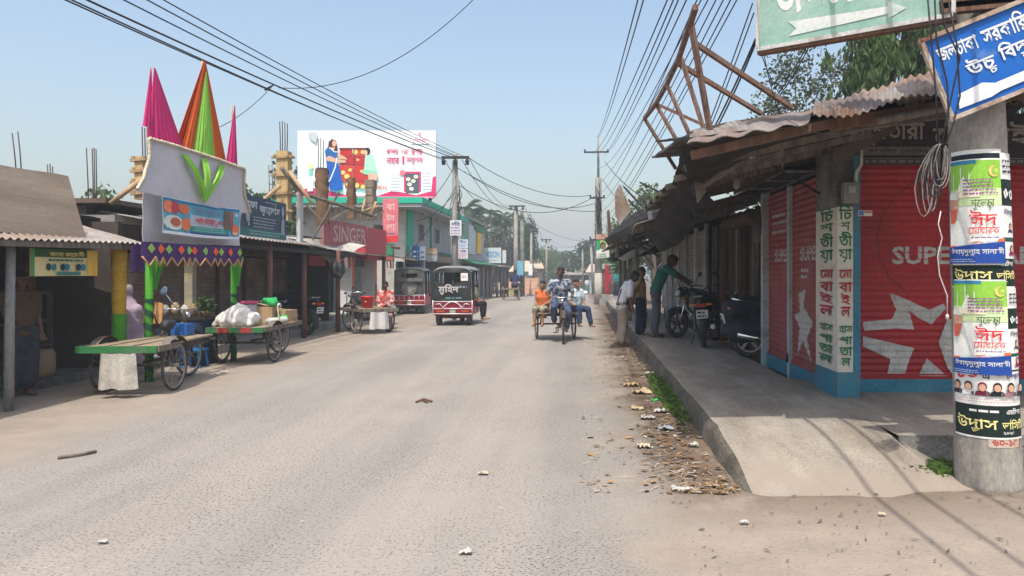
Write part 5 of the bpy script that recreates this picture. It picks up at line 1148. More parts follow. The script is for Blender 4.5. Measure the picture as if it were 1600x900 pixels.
for i, (px0, px1, y0, y1, c, lab) in enumerate(((632, 643, 406, 384, s2l(176, 184, 190), 'grey sign panel, leftmost of the row above the parked rickshaw'), (644, 655, 406, 384, s2l(40, 108, 168), 'blue sign panel in the row above the parked rickshaw'), (656, 665, 407, 385, s2l(196, 206, 214), 'pale blue sign panel right of the blue panel'), (667, 683, 398, 388, s2l(160, 134, 104), 'tan wooden sign panel right of the pale blue panel'), (667, 683, 408, 399, s2l(150, 158, 158), 'grey sign panel under the tan wooden panel'))):
    Y = 29.4; a, b = at(px0, y0, Y), at(px1, y1, Y); t = thing('small_signboard', lab, 'shop sign', a); g = MB(); g.bb(a, b+V((0, .04, 0))); g.build('board', ink(c), t); sh = Sheet(flat(a, (1, 0, 0), (0, 0, 1))); sh.scribble(.04, .05, b.x-a.x-.04, b.z-a.z-.12, 2, s2l(225, 230, 235) if i in (1, 3) else s2l(90, 110, 140), .35); sh.build(t)
st_ = thing('shop_sign', 'white strip sign with blue lettering behind the parked rickshaw roof', 'shop sign', at(646, 422, 29.2)); a, b = at(630, 422, 29.2), at(664, 409, 29.2); g = MB(); g.bb(a, b+V((0, .04, 0))); g.build('board', ink(s2l(176, 190, 200)), st_); sh = Sheet(flat(a, (1, 0, 0), (0, 0, 1))); sh.text('ঔষধালয়', .06, .05, .8, .28, s2l(40, 100, 170), .03); sh.build(st_)
# ================================================================== further down the left side
yb = thing('two_storey_building', 'grey two-storey shophouse with one yellow stripe beyond the crossarm pole', 'building', (-8, 45, 0))
g = MB(); g.bb((-12, 40.3, -.2), (-6.5, 49.8, 4.55)); g.build('wall', GREY_, yb); g = MB(); g.bb((-12.1, 40.1, 4.552), (-6.3, 50, 4.7)); g.build('roof_slab', CONC, yb)
for y0, y1, z0, z1, c, nm in ((40.6, 42.4, 2.55, 4.2, mt('pale_green', s2l(120, 160, 140), .7), 'green_panel'), (42.7, 45.2, 2.6, 4.3, mt('pale_panel', s2l(190, 196, 196), .7), 'white_panel'), (46.3, 47.9, 2.7, 4.0, mt('yellow_paint', s2l(236, 180, 30), .6), 'yellow_stripe'), (44.6, 49.6, 4.1, 4.52, mt('green_sign', s2l(60, 120, 80), .6), 'green_sign')):
    g = MB(); g.bb((-6.49, y0, z0), (-6.42, y1, z1)); g.build(nm, c, yb)
g = MB(); g.slab(lambda u, v: V((-6.48+.9*v, 40+9.8*u, 2.25-.25*v)), 8, 2, (0, 0, -.05)); g.build('canopy', mt('dark_green_tin', (.03, .14, .08), .6, .2), yb)
g = MB(); g.bb((-6.49, 40.4, 0), (-6.42, 49.7, 2.0)); g.build('shop_front', mt('brown_front', (.12, .08, .07), .8, .3, 1.5), yb)
for y in (41.5, 43.8, 46, 48.2): g = MB(); g.bb((-6.41, y, .05), (-6.36, y+.9, 1.85)); g.build('door', mt('grey_door', (.2, .2, .21), .7), yb)
vb = thing('roadside_shop', 'low shop with a white sign lettered in blue and posts along its front', 'shop', (-6.6, 53, 0))
g = MB(); g.bb((-10, 50.2, -.4), (-6.9, 58, 2.2)); g.build('wall', mt('brown_front', (.12, .08, .07)), vb); g = MB(); g.slab(lambda u, v: V((-5.4-4*v, 50+8.5*u, 1.95+.55*v)), 10, 3, (0, 0, -.05)); g.build('roof', TIN, vb)
for y in (50.6, 53, 55.4, 57.8): g = MB(); g.cyl((-5.7, y, -.4), (-5.7, y, 2.0), .09, .08, 8); g.build('post', WOODG, vb)
for y in (51.2, 53.6, 55.8): g = MB(); g.bb((-6.88, y, -.3), (-6.82, y+1.4, 1.7)); g.build('door', mt('grey_door', (.2, .2, .21), .7), vb)
vsn = thing('signboard', 'white signboard lettered VISION in blue on the low roof', 'shop sign', (-6, 50, 2.1)); a, b = at(755, 411, 50), at(783, 387, 50); g = MB(); g.bb(a, b+V((0, .08, 0))); g.build('board', ink(s2l(198, 206, 210)), vsn); sh = Sheet(flat(a, (1, 0, 0), (0, 0, 1))); sh.text('VISION', .15, .35, 1.1, .8, s2l(90, 140, 190), .03); sh.scribble(.1, .1, 1.05, .25, 1, s2l(150, 160, 175)); sh.build(vsn)
g = MB(); g.bb(at(785, 411, 52), at(791, 391, 52.1)); tag(g.build('small_signboard', ink(s2l(190, 196, 200)), None, org=at(788, 411, 52)), 'narrow pale upright sign panel just right of the VISION board', 'shop sign')
BRICKM = mt('stacked_brick', (.58, .3, .18), .9, .3, 7, .4, col2=(.62, .42, .3), mix=.5)
bs_ = MB()
for i in range(7):
    for j in range(3): bs_.box((-5.9+.62*i*.55+rnd.uniform(-.05, .05), 62+.5*(i % 2)+j*.02, -.05-.2+.42*j+.2), (.52, .9, .4+.12*rnd.random()), rnd.uniform(-.1, .1))
tag(bs_.build('brick_stack', BRICKM, None, org=(-5.2, 62, -.3)), 'stack of orange bricks at the roadside under the tin hut roof', 'brick stack')
for i, (px0, px1, yr, ye, Y, lab) in enumerate(((798, 828, 408, 425, 68, 'tan tin roofed hut behind the orange brick stack'), (812, 846, 405, 420, 78, 'second tan tin roofed hut with grey walls at the bend of the road'), (866, 900, 418, 428, 105, 'pale long tin roofed shed far down the road'), (890, 922, 419, 430, 98, 'low pale tin roofed stall far down the road behind the crowd'), (918, 938, 413, 426, 80, 'small tin roofed stall beside the far right power pole'))):
    a, b = at(px0, ye, Y), at(px1, ye, Y); zr = at(px0, yr, Y).z; gz = dip(Y)-.1; t = thing('hut', lab, 'hut', ((a.x+b.x)/2, Y+2, gz))
    g = MB(); g.bb((a.x+.2, Y+.3, gz), (b.x-.2, Y+6, a.z+.1)); g.build('wall', (GREY_, mt('mud_wall', (.3, .24, .18), .9))[i % 2], t)
    g = MB(); c = (a.x+b.x)/2; g.prism([(a.x-.2, Y-.1, a.z), (b.x+.3, Y-.1, b.z), (b.x-.3, Y+3, zr), (a.x+.3, Y+3, zr)], (0, 0, .08)); g.prism([(a.x-.2, Y+6.2, a.z), (b.x+.3, Y+6.2, b.z), (b.x-.3, Y+3.1, zr), (a.x+.3, Y+3.1, zr)], (0, 0, .08)); g.build('roof', mt('tan_tin', (.46, .37, .28), .7, .2, 2, .1), t)
# power poles
def power_pole(lab, px, pb, pt, Y, arm, w=.16, tilt=0, twin=False, grp=None):
    base = at(px, pb, Y); base.z = dip(Y)-.1; top = at(px+tilt, pt, Y); t = thing('power_pole', lab, 'utility pole', base, 0, grp)
    g = MB(); g.tube([base, top], [w, w*.7], 8); g.build('shaft', CONC, t)
    if twin: g = MB(); g.tube([base+V((w*2.4, .3, 0)), top+V((w*2.2, .3, -.4))], [w*.9, w*.7], 8); g.build('second_shaft', CONCD, t)
    for z, x0, x1 in arm:
        p = at(px+tilt, z, Y); g = MB(); g.beam(at(x0, z, Y-.2), at(x1, z, Y-.2), .1); ca = g.build('crossarm', BLACKM, t)
        for x in (x0+3, x1-3, (x0+x1)/2): g = MB(); g.lathe([(0, -.3), (.09, -.28), (.06, -.2), (.1, -.16), (.05, -.08), (.03, 0)], at(x, z, Y-.2), 'Z', 8); g.build('insulator', BLACKM, ca)
    return t
pp = power_pole('concrete power pole with one crossarm beside the green and white building', 711, 480, 240, 29.5, [(246, 690, 733)], .15)
g = MB(); [g.tube([at(716+rnd.uniform(-2, 2), 285+i*6, 29.3), at(719+rnd.uniform(-3, 3), 300+i*6, 29.2), at(714, 312+i*6, 29.3)], .015, 4) for i in range(8)]; g.build('junction_wires', CABLE, pp)
for i, (x0, x1, y0, y1, lab, c) in enumerate(((703, 721, 368, 344, 'small printed board fixed high on the crossarm pole', s2l(206, 208, 214)), (716, 731, 388, 374, 'white printed board with blue heading on the crossarm pole', s2l(190, 205, 220)), (716, 731, 404, 389, 'pinkish printed board lowest on the crossarm pole', s2l(214, 200, 205)))):
    a, b = at(x0, y0, 29.2), at(x1, y1, 29.2); t = thing('notice_board', lab, 'notice', a); g = MB(); g.bb(a, b+V((0, .03, 0))); g.build('board', ink(c), t); sh = Sheet(flat(a, (1, 0, 0), (0, 0, 1))); ww, hh = b.x-a.x, b.z-a.z; sh.scribble(.03, .03, ww-.03, hh*.6, 3, s2l(150, 120, 150), .4); sh.text('চিকিৎসা' if i == 1 else 'ভ^তি', .06, hh*.62, ww-.06, hh*.92, s2l(50, 70, 130), .02); sh.build(t)
power_pole('twin concrete poles with a crossarm beyond the sign lettered VISION', 806, 455, 322, 56, [(322, 795, 820)], .2, 0, True)
power_pole('slim pole with a short crossarm in front of the tan huts', 830, 445, 357, 66, [(357, 824, 841)], .14)
power_pole('far pole with a crossarm above the trees near the road bend', 854, 440, 374, 95, [(374, 844, 862)], .16)
power_pole('very far thin pole above the pale shed roofs', 889, 440, 392, 100, [(398, 884, 894)], .12)
power_pole('thin leaning pole behind the crowd of people', 911, 445, 380, 88, [(384, 904, 914)], .14, -1)
power_pole('tilted pole left of the far right power pole', 927, 448, 374, 75, [(376, 920, 930)], .15, -4)
g = MB(); g.bb(at(826, 430, 65), at(832, 412, 65.2)); tag(g.build('small_signboard', WHITE, None, org=at(829, 430, 65)), 'small white panel tied on the slim pole near the huts', 'sign')
g = MB(); g.bb(at(808, 430, 55.5), at(818, 408, 55.6)); tag(g.build('small_signboard', ink(s2l(110, 170, 190)), None, org=at(812, 430, 55)), 'pale blue panel low on the twin poles', 'sign')
# ================================================================== trees far left and at the end of the road
def palm(seed, h, nf=11):
    R_ = random.Random(seed); T = MB(); L = MB(); T.tube([(0, 0, -.2), (R_.uniform(-.15, .15), 0, h*.5), (0, 0, h)], [.13, .09, .07], 7)
    for k in range(nf):
        a = k*2.4+R_.random()*.4; d = V((cos(a), sin(a), 0)); e = R_.uniform(.1, 1.5); ln = R_.uniform(1.3, 1.8); prev = V((0, 0, h)); side = V((-d.y, d.x, 0)); up0 = e
        for i in range(8):
            dirn = (d*1+V((0, 0, up0-.26*i))).normalized(); nx = prev+dirn*ln/8; lw = .36*sin(pi*(i+.8)/9)
            for s in (-1, 1):
                for j in (0, .33, .66): b0 = prev.lerp(nx, j); L.add([b0, b0+dirn*.05, b0+side*s*lw+V((0, 0, -lw*.55))+dirn*.22, b0+side*s*lw*.9+V((0, 0, -lw*.6))+dirn*.16], [(0, 1, 2, 3)])
            prev = nx
    return T.mesh('trunk'), L.mesh('crown')
PM = [palm(1, 6.2), palm(2, 7.4, 12), palm(5, 5.2, 10)]
hz = [(727, 70, 1.1, 312), (738, 74, 1.0, 330), (744, 72, 1.05, 318), (760, 80, 1.1, 330), (767, 78, 1.0, 320), (775, 82, 1.1, 332), (783, 80, 1.0, 328), (790, 84, 1.15, 330), (797, 82, 1.0, 334), (803, 86, 1.05, 330), (820, 88, 1.0, 345), (752, 78, 1.0, 350), (786, 76, .9, 352), (771, 76, .9, 356)]
for i, (px, Y, s, pt) in enumerate(hz):
    top = at(px, pt, Y); me = PM[i % 3]; H_ = (6.2, 7.4, 5.2)[i % 3]+.8; k = (top.z+.75)/H_
    plant_tree('palm_tree', 'areca palm standing in the hazy grove behind the grey shophouse', (top.x, Y, dip(Y)), me, LEAFD, i*1.3, (s*1.1, s*1.1, k), 'areca palms behind the grey shophouse')
fm = [crown(41, 6.5, 6.0, 2600, .22, LEAF, 18, .2, .25), crown(42, 7.5, 6.5, 2600, .24, LEAF, 18, .2, .2), crown(43, 6.0, 7.0, 2400, .24, LEAF, 16, .2, .15)]
spots = [(742, 84, 374, LEAFDRY, 'dusty grey green bush tree below the palms', 0), (765, 86, 370, LEAFG, 'dusty grey green bush tree below the palms', 1), (785, 88, 368, LEAFDRY, 'dusty grey green bush tree below the palms', 2), (803, 90, 366, LEAFG, 'dusty grey green bush tree below the palms', 0), (818, 76, 352, LEAFD, 'dark tree just right of the twin poles', 1, .42), (826, 80, 345, LEAFD, 'dark small crown behind the slim pole', 0, .38), (845, 100, 392, LEAFY, 'yellow green tree at the bend of the road', 0), (856, 104, 384, LEAF, 'fresh green tree at the bend of the road', 1), (868, 112, 392, LEAFG, 'dull green tree right of the fresh green tree', 2), (880, 125, 396, LEAF, 'hazy tree in the far belt behind the pale sheds', 0), (893, 130, 398, LEAFD, 'hazy tree in the far belt behind the pale sheds', 1), (905, 120, 392, LEAFD, 'hazy tree in the far belt behind the pale sheds', 2), (918, 105, 378, LEAFD, 'tall dark hazy tree left of the far right power pole', 1), (928, 95, 374, LEAFD, 'dark hazy tree behind the tilted pole', 2), (940, 100, 380, LEAFD, 'dark hazy tree behind the far right power pole', 0), (955, 85, 372, LEAFG, 'hazy tree showing under the black awnings', 1), (970, 70, 392, LEAF, 'green tree low between the awning props', 2), (150, 24, 303, LEAF, 'small leafy tree top behind the weathered concrete building', 0), (385, 26, 285, LEAFD, 'dark leafy crown between gate and bamboo formwork', 2), (470, 36, 260, LEAFG, 'leafy tree behind the pale concrete post', 1), (640, 44, 318, LEAFG, 'shrubby growth on the roof edge behind the billboard', 2)]
for i, (px, Y, pt, lf, lab, k, *wf) in enumerate(spots):
    top = at(px, pt, Y); hgt = (6.5, 7.5, 6.0)[k]; g0 = dip(Y); s = (top.z-g0)/hgt*.97; grp = 'trees of the far belt' if 'far belt' in lab else ('dusty bush trees below the palms' if 'bush tree' in lab else None)
    plant_tree('leafy_tree', lab, (top.x, Y, g0), fm[k], lf, i*1.7, (wf[0] if wf else max(s, .62)*(1. if Y > 50 else .7),)*2+(s,), grp)
g = MB(); R_ = random.Random(4)
for i in range(90):
    x = -60+i*1.6; yy = 150+R_.uniform(0, 40); leaves(g, (x, yy, 2.0), (2.5, 2.5, 2.6+R_.random()*2), 60, .7, R_, 0, 0, 1.2)
w_ = g.build('far_wood', LEAFD); w_['kind'] = 'stuff'
# ================================================================== vehicles
WHM = {}
def wheel_mesh(kind):
    if kind in WHM: return WHM[kind]
    a = MB(); b = MB()
    if kind == 'cycle':
        R_ = .335; a.torus((0, 0, 0), R_-.018, .02, 'X', 36, 8); b.torus((0, 0, 0), R_-.04, .013, 'X', 36, 6); b.cyl((-.05, 0, 0), (.05, 0, 0), .025, .025, 10)
        for k in range(18): t = k*2*pi/18; s = (-1)**k*.03; t2 = t+.35*(1 if k % 4 < 2 else -1); b.cyl((s, cos(t2)*.025, sin(t2)*.025), (0, cos(t)*(R_-.04), sin(t)*(R_-.04)), .003, .003, 4)
    elif kind == 'moto':
        a.torus((0, 0, 0), .255, .05, 'X', 36, 10); b.lathe([(.2, -.03), (.222, -.04), (.225, 0), (.222, .04), (.2, .03), (.2, -.03)], (0, 0, 0), 'X', 36); b.cyl((-.06, 0, 0), (.06, 0, 0), .055, .055, 14)
        for k in range(5):
            t = k*2*pi/5+.3; d = V((0, cos(t), sin(t))); b.beam(d*.04, d*.21, .035, .045, (1, 0, 0))
    else:
        a.lathe([(.14, -.06), (.2, -.07), (.24, -.05), (.25, 0), (.24, .05), (.2, .07), (.14, .06)], (0, 0, 0), 'X', 28); b.lathe([(0, -.03), (.06, -.03), (.1, -.02), (.14, -.055), (.15, -.05), (.15, .05), (.14, .055), (.1, .02), (.06, .04), (0, .04)], (0, 0, 0), 'X', 28)
    WHM[kind] = (a.mesh('tyre'), b.mesh('rim')); return WHM[kind]
def wheel(parent, c, kind, rimm, steer=0, lean=0):
    me = wheel_mesh(kind); w = link('wheel', me[0], RUBBER, parent); w.location = c; w.rotation_euler = (rnd.random()*3, lean, steer); w.rotation_mode = 'XYZ'
    w.rotation_euler = Euler((0, lean, steer))
    rmesh = me[1] if not len(me[1].materials) or me[1].materials[0] == rimm else me[1].copy()
    if len(rmesh.materials): rmesh.materials[0] = rimm
    link('rim', rmesh, rimm, w); return w
DUSTRIM = mt('dusty_rim', (.34, .31, .27), .5, .2, 10, .1, metal=.4)
PLANK = wood('bed_planks', (.36, .27, .17), col2=(.22, .17, .12))
FRAMEM = mt('cart_frame', (.06, .05, .045), .7, .3, 6, .2, col2=(.14, .09, .06), mix=.4)
def van(label, loc, rz, edge, y0=-.58, y1=1.0, fw=1.42, steer=.0, wid=.92, flap=None, seat=None, taper=.0, group='cargo tricycles'):
    t = thing('cargo_tricycle', label, 'cargo tricycle', (0, 0, 0), 0, group); zb = .6
    for s in (-1, 1): wheel(t, (s*.44, 0, .335), 'cycle', DUSTRIM)
    wheel(t, (0, fw, .335), 'cycle', DUSTRIM, steer)
    g = MB(); g.cyl((-.46, 0, .335), (.46, 0, .335), .02); 
    for s in (-1, 1): g.beam((s*.3, y0+.05, zb-.06), (s*.3, y1, zb-.06), .05, .06); g.beam((s*.34, 0, .335), (s*.3, -.12, zb-.06), .04); g.beam((s*.34, 0, .335), (s*.3, .14, zb-.06), .04)
    for y in (y0+.1, y0+.6, y1-.1): g.beam((-wid/2+.02, y, zb-.025), (wid/2-.02, y, zb-.025), .05, .04)
    hy = fw-.14
    g.tube([(0, .1, .36), (0, fw-.5, .34), (0, fw-.42, .36)], .02, 8); g.tube([(0, fw-.48, .33), (0, hy-.06, .82)], .02, 8); g.tube([(0, hy-.06, .8), (0, y1-.1, zb+.0)], .018, 8); g.tube([(0, fw-.48, .33), (0, fw-.62, .78)], .018, 8); g.build('frame', FRAMEM, t)
    g = MB(); d = Matrix.Rotation(steer, 3, 'Z'); C0 = V((0, fw, .335)); H0 = V((0, hy, .86))
    for s in (-1, 1): g.tube([C0+d@V((s*.05, 0, 0)), C0+d@V((s*.05, -.03, .3)), H0+d@V((s*.035, .02, -.12)), H0], .013, 6)
    g.tube([H0+V((0, .02, -.14)), H0+V((0, -.02, .12))], .022, 8); g.build('fork', FRAMEM, t)
    g = MB(); g.tube([H0+d@V((-.27, -.14, .13)), H0+d@V((-.2, -.02, .15)), H0+d@V((0, .03, .13)), H0+d@V((.2, -.02, .15)), H0+d@V((.27, -.14, .13))], .011, 6); hb = g.build('handlebar', CHROME, t)
    g = MB()
    for s in (-1, 1): g.tube([H0+d@V((s*.27, -.14, .13)), H0+d@V((s*.285, -.24, .12))], .017, 7)
    g.build('grip', BLACKM, hb)
    g = MB(); g.ell(H0+d@V((0, .07, .06)), (.05, .05, .05), 10); g.build('head_lamp', CHROME, t)
    g = MB(); g.cap((0, fw-.68, .8), (0, fw-.45, .83), .09, .035, 10); g.build('saddle', BLACKM, t)
    g = MB(); g.cyl((-.1, fw-.48, .32), (.1, fw-.48, .32), .012); g.torus((.05, fw-.48, .32), .09, .008, 'X', 20, 5); g.beam((.1, fw-.48, .32), (.1, fw-.38, .22), .02); g.beam((-.1, fw-.48, .32), (-.1, fw-.58, .42), .02); g.beam((.07, fw-.38, .22), (.17, fw-.38, .22), .06, .02); g.beam((-.07, fw-.58, .42), (-.17, fw-.58, .42), .06, .02); g.build('crank', FRAMEM, t)
    g = MB()
    for c in (((0, 0), 1),): g.lathe([(.365, -.03), (.375, 0), (.365, .03)], (0, fw, .335), 'X', 24) if False else None
    g.grid(lambda u, v: C0+d@V(((v-.5)*.07, cos(2.9-u*2.2)*.375, sin(2.9-u*2.2)*.375)), 12, 2); g.build('front_mudguard', FRAMEM, t)
    for s in (-1, 1):
        g = MB(); g.grid(lambda u, v: V((s*.44+(v-.5)*.1, cos(2.6-u*2.2)*.38, .335+sin(2.6-u*2.2)*.38)), 12, 2); g.build('rear_mudguard', TIND, t)
    g = MB(); n = 9
    for k in range(n):
        x0 = -wid/2+wid*k/n; g.slab(lambda u, v: V(((x0+.008+(wid/n-.016)*u)*(1-taper*max(0, (v-.3))), y0+(y1-y0)*v, zb+.004*((k*7) % 3))), 1, 3, (0, 0, .026), 0, False)
    bed = g.build('bed', PLANK, t)
    g = MB(); g.bb((-wid/2-.01, y0-.03, zb-.05), (wid/2+.01, y0-.003, zb+.035)); e = g.build('edge_board', edge[0], bed); 
    if len(edge) > 1:
        g = MB(); k = 5
        for i in range(0, k, 1):
            if i % 2 == 1: g.bb((-wid/2+wid*i/k, y0-.036, zb-.05), (-wid/2+wid*(i+1)/k, y0-.031, zb+.03))
        g.build('painted_square', edge[1], e)
    g = MB()
    for s in (-1, 1): g.bb((s*(wid/2+.012)-.012, y0, zb-.04), (s*(wid/2+.012)+.012, y0+(y1-y0)*(.3 if taper else 1), zb+.034))
    g.build('side_rail', WOODG, bed)
    if flap:
        g = MB(); fx, fw_, fh, fm_ = flap
        g.slab(lambda u, v: V((fx+fw_*(u-.5)*(1.1-.15*v), y0-.05-.05*sin(pi*u)-.03*sin(u*11), zb-.05-fh*(1-v)+.02*noise.noise(V((u*4, v*3, fh*9))))), 14, 10, (0, .006, 0)); g.build('hanging_flap', fm_, t)
    if seat: seat(t)
    t.location = loc; t.rotation_euler = (0, 0, rz); return t
GREEND = mt('green_board', (.03, .17, .05), .7, .2, 6, .1, col2=(.12, .16, .1), mix=.3); REDB = mt('red_board', (.38, .045, .03), .7, .2, 5)
SACKC = mt('dirty_sack', (.5, .47, .42), .9, .2, 4, .3, col2=(.3, .26, .21), mix=.4)
def driver_seat(t):
    g = MB(); g.slab(lambda u, v: V((-.4+.26*u, .88+.04*v, .82+.3*v*(1-.12*(2*u-1)**4))), 8, 6, (0, -.03, 0)); b = g.build('backrest', mt('varnished_panel', (.5, .26, .1), .4, .15, 4), t)
    g = MB(); g.tube([(-.34, .845, .83), (-.27, .85, 1.04), (-.2, .845, .83)], .012, 6); g.build('carved_arch', mt('dark_varnish', (.1, .05, .03), .5), b)
    g = MB(); g.cap((-.38, .95, .8), (-.15, .95, .8), .05, .05, 10); g.build('seat_cushion', mt('maroon_vinyl', (.12, .03, .08), .5), t)
    g = MB()
    for x in (-.34, -.2): g.tube([(x, .95, .62), (x+.03, .96, .72), (x, .95, .78)], .014, 6)
    g.build('seat_stand', CHROME, t)
    g = MB(); g.tube([(-.12, 1.3, 1.0), (-.2, 1.25, 1.12), (-.24, 1.2, 1.22)], .01, 6); st = g.build('mirror_stem', CHROME, t); g = MB(); g.ell((-.27, 1.19, 1.27), (.045, .02, .075), 12, 0, Matrix.Rotation(.5, 3, 'Y')); g.build('mirror', mt('mirror_blue', (.35, .5, .75), .15, metal=.6), st)
    g = MB(); g.bb((-.1, 1.0, .64), (.14, 1.25, .8)); g.build('battery_box', mt('blue_plastic', (.02, .12, .4), .5), t)
C1 = van('green edged empty cargo tricycle with a driver seat and hanging grey sack', (-5.76, 9.72, 0), .06, (GREEND,), -.52, 1.3, 1.38, -.12, .95, (.03, .42, .44, SACKC), driver_seat, .25)
C2 = van('cargo tricycle with red and green painted edge loaded with sacks and boxes', (-5.72, 12.82, 0), .03, (GREEND, REDB), -.55, 1.25, 1.42, -.2, .92)
C3 = van('cargo tricycle with a red bucket on its bare bed by the grey shutters', (-5.32, 19.0, 0), .72, (WOODG,), -.45, .95, 1.42, .1, .95, (-.05, .5, .42, mt('white_sack', (.6, .58, .55), .9, .2)))
C4 = van('cargo tricycle coming up the road with three riders on it', (-.61, 17.5, 0), pi+.155, (WOODG,), -.5, .78, 1.45, -.12, .95)
C5 = van('far away cargo tricycle ridden by a man in dark blue', (at(799, 466, 42).x, 42, 0), -.15, (WOODG,), -.4, .9, 1.42, 0, .9, (.1, .3, .3, mt('yellow_flap', (.35, .33, .12), .8)))
# goods on the loaded tricycle
def onbed(t, x, y, z=.63): return t.matrix_basis @ V((x, y, z))
bpy.context.view_layer.update()
g = MB(); b0 = onbed(C2, -.1, -.1)
for p, q, r0, r1 in (((-.22, -.15, .1), (.2, -.12, .1), .13, .13), ((-.2, .05, .1), (.18, .1, .12), .14, .13), ((-.08, -.05, .15), (-.02, .0, .3), .2, .1), ((.1, -.04, .15), (.06, -.02, .27), .18, .1), ((-.34, -.2, .04), (-.2, -.1, .15), .05, .12), ((.25, -.2, .05), (.12, -.1, .2), .05, .12)): g.cap(b0+V(p), b0+V(q), r0, r1)
blob('sack', g, .02, mt('white_sack2', (.66, .63, .58), .85, .15, 6, .2), None, 2, .022, 9, org=b0, label='white woven sack gathered at the top on the near part of the loaded tricycle', cat='sack')
b1 = onbed(C2, -.1, .28); jr = thing('plastic_jar', 'clear plastic jar with pink lid standing behind the white sack', 'jar', b1)
g = MB(); g.lathe([(0, 0), (.12, 0), (.13, .05), (.13, .34), (.12, .36)], b1, 'Z', 18); g.build('body', mt('cloudy_plastic', (.42, .38, .4), .3, .2), jr); g = MB(); g.lathe([(.14, .36), (.145, .365), (.145, .41), (0, .415)], b1, 'Z', 18); g.build('lid', mt('pink_lid', (.5, .06, .14), .5), jr)
CARD = mt('cardboard', (.42, .28, .15), .9, .15, 4)
for x, y, sx, sy, sz, a, lab in ((.1, .45, .3, .3, .3, .2, 'tall cardboard box in the middle of the loaded tricycle'), (.2, .95, .4, .45, .22, -.1, 'long cardboard carton at the front end of the loaded tricycle')):
    b = onbed(C2, x, y); g = MB(); g.box(b+V((0, 0, sz/2)), (sx, sy, sz), a); g.box(b+V((0, 0, sz+.002)), (.05, sy, .004), a); tag(g.build('cardboard_box', CARD, None, org=b), lab, 'box')
GPL = mt('green_plastic', (.03, .42, .1), .45, .2, 9, .3)
for x, y, z, s, lab in ((.16, .52, .3, .13, 'bright green plastic bag on top of the tall cardboard box'), (.27, .7, .02, .1, 'green plastic bag lying low beside the long carton')):
    b = onbed(C2, x, y, .63+z); g = MB(); [g.cap(b+V((rnd.gauss(0, s*.6), rnd.gauss(0, s*.6), s*.5)), b+V((rnd.gauss(0, s*.6), rnd.gauss(0, s*.6), s*.9)), s*.5, s*.35) for _ in range(7)]
    blob('plastic_bag', g, .02, GPL, None, 1, .012, 14, org=b, label=lab, cat='bag')
g = MB(); b = onbed(C2, .3, .35); [g.cap(b+V((x, y, .05)), b+V((x+.1, y+.1, .06)), .07, .06) for x, y in ((-.05, -.1), (0, 0), (-.02, .15))]
blob('sack', g, .02, mt('grey_bundle', (.5, .5, .46), .85, .15), None, 1, .012, 12, org=b, label='low pale bundle at the right side of the loaded tricycle', cat='sack')
g = MB(); P = [onbed(C2, .45, .2, .62), onbed(C2, .3, .5, .98), onbed(C2, .0, .6, 1.0), onbed(C2, .38, 1.15, .66)]; g.tube(P, .012, 5); g.tube([onbed(C2, .05, .25, 1.0), onbed(C2, .32, .8, .86), onbed(C2, .46, 1.1, .64)], .012, 5)
tag(g.build('rope', mt('pale_rope', (.5, .4, .26), .9), None, org=P[0]), 'pale rope tied over the boxes of the loaded tricycle', 'rope')
b = onbed(C3, -.05, .2); bk = thing('bucket', 'red plastic bucket standing on the bare tricycle bed', 'bucket', b)
g = MB(); g.lathe([(0, 0), (.13, 0), (.17, .27), (.18, .28), (.18, .3), (.165, .3), (.12, .02), (0, .02)], b, 'Z', 22); g.build('body', mt('red_plastic', (.62, .03, .02), .4, .08), bk); g = MB(); g.tube([b+V((.175, 0, .28)), b+V((.12, .02, .18)), b+V((0, .18*-1, .16)), b+V((-.12, .02, .18)), b+V((-.175, 0, .28))], .006, 5); g.build('handle', CHROME, bk)
# counter with jars, plant and stool between the near tricycles
ct = thing('stall_counter', 'dark blue cloth covered counter behind the front wheel of the nearest tricycle', 'counter', (-6.6, 12.6, 0))
g = MB(); g.slab(lambda u, v: V((-7.0+.75*u, 12.3+.03*sin(u*20)*(1-v), .75*v+.0)), 16, 6, (0, .5, 0)); g.build('cloth_front', mt('navy_cloth', (.02, .035, .07), .85, .25, 4), ct)
g = MB(); g.bb((-7.3, 12.28, .75), (-6.2, 12.9, .8)); g.build('top', DARK, ct)
for i, (x, c, hh) in enumerate(((-6.95, (.35, .33, .28), .2), (-6.78, (.42, .3, .15), .24), (-6.62, (.5, .48, .44), .2), (-6.48, (.3, .2, .1), .22))):
    g = MB(); g.lathe([(0, 0), (.06, 0), (.065, hh*.8), (.04, hh*.9), (.045, hh), (0, hh)], (x, 12.45, .8), 'Z', 14); tag(g.build('jar', mt('jar_%d' % i, c, .25, .15), None, org=(x, 12.45, .8)), ('pale glass', 'amber glass', 'white capped', 'brown')[i]+' jar on the dark blue counter near the driver seat', 'jar')
pl = thing('potted_plant', 'small leafy green plant standing on the dark blue counter', 'plant', (-6.3, 12.5, .8)); g = MB(); leaves(g, (-6.3, 12.5, 1.0), (.16, .14, .17), 260, .045, rnd); g.build('leaves', LEAF, pl); g = MB(); g.lathe([(0, 0), (.07, 0), (.09, .1), (0, .1)], (-6.3, 12.5, .8), 'Z', 12); g.build('pot', mt('clay', (.2, .1, .06), .9), pl)
st = thing('stool', 'low bright blue plastic stool on the ground by the dark blue counter', 'stool', (-6.3, 12.15, 0)); BLP = mt('blue_plastic2', (.02, .16, .42), .5); g = MB(); g.bb((-6.45, 12.0, .27), (-6.15, 12.3, .3)); g.build('seat', BLP, st)
for sx in (-1, 1):
    for sy in (-1, 1): g = MB(); g.beam((-6.3+sx*.14, 12.15+sy*.14, 0), (-6.3+sx*.11, 12.15+sy*.11, .27), .03); g.build('leg', BLP, st)
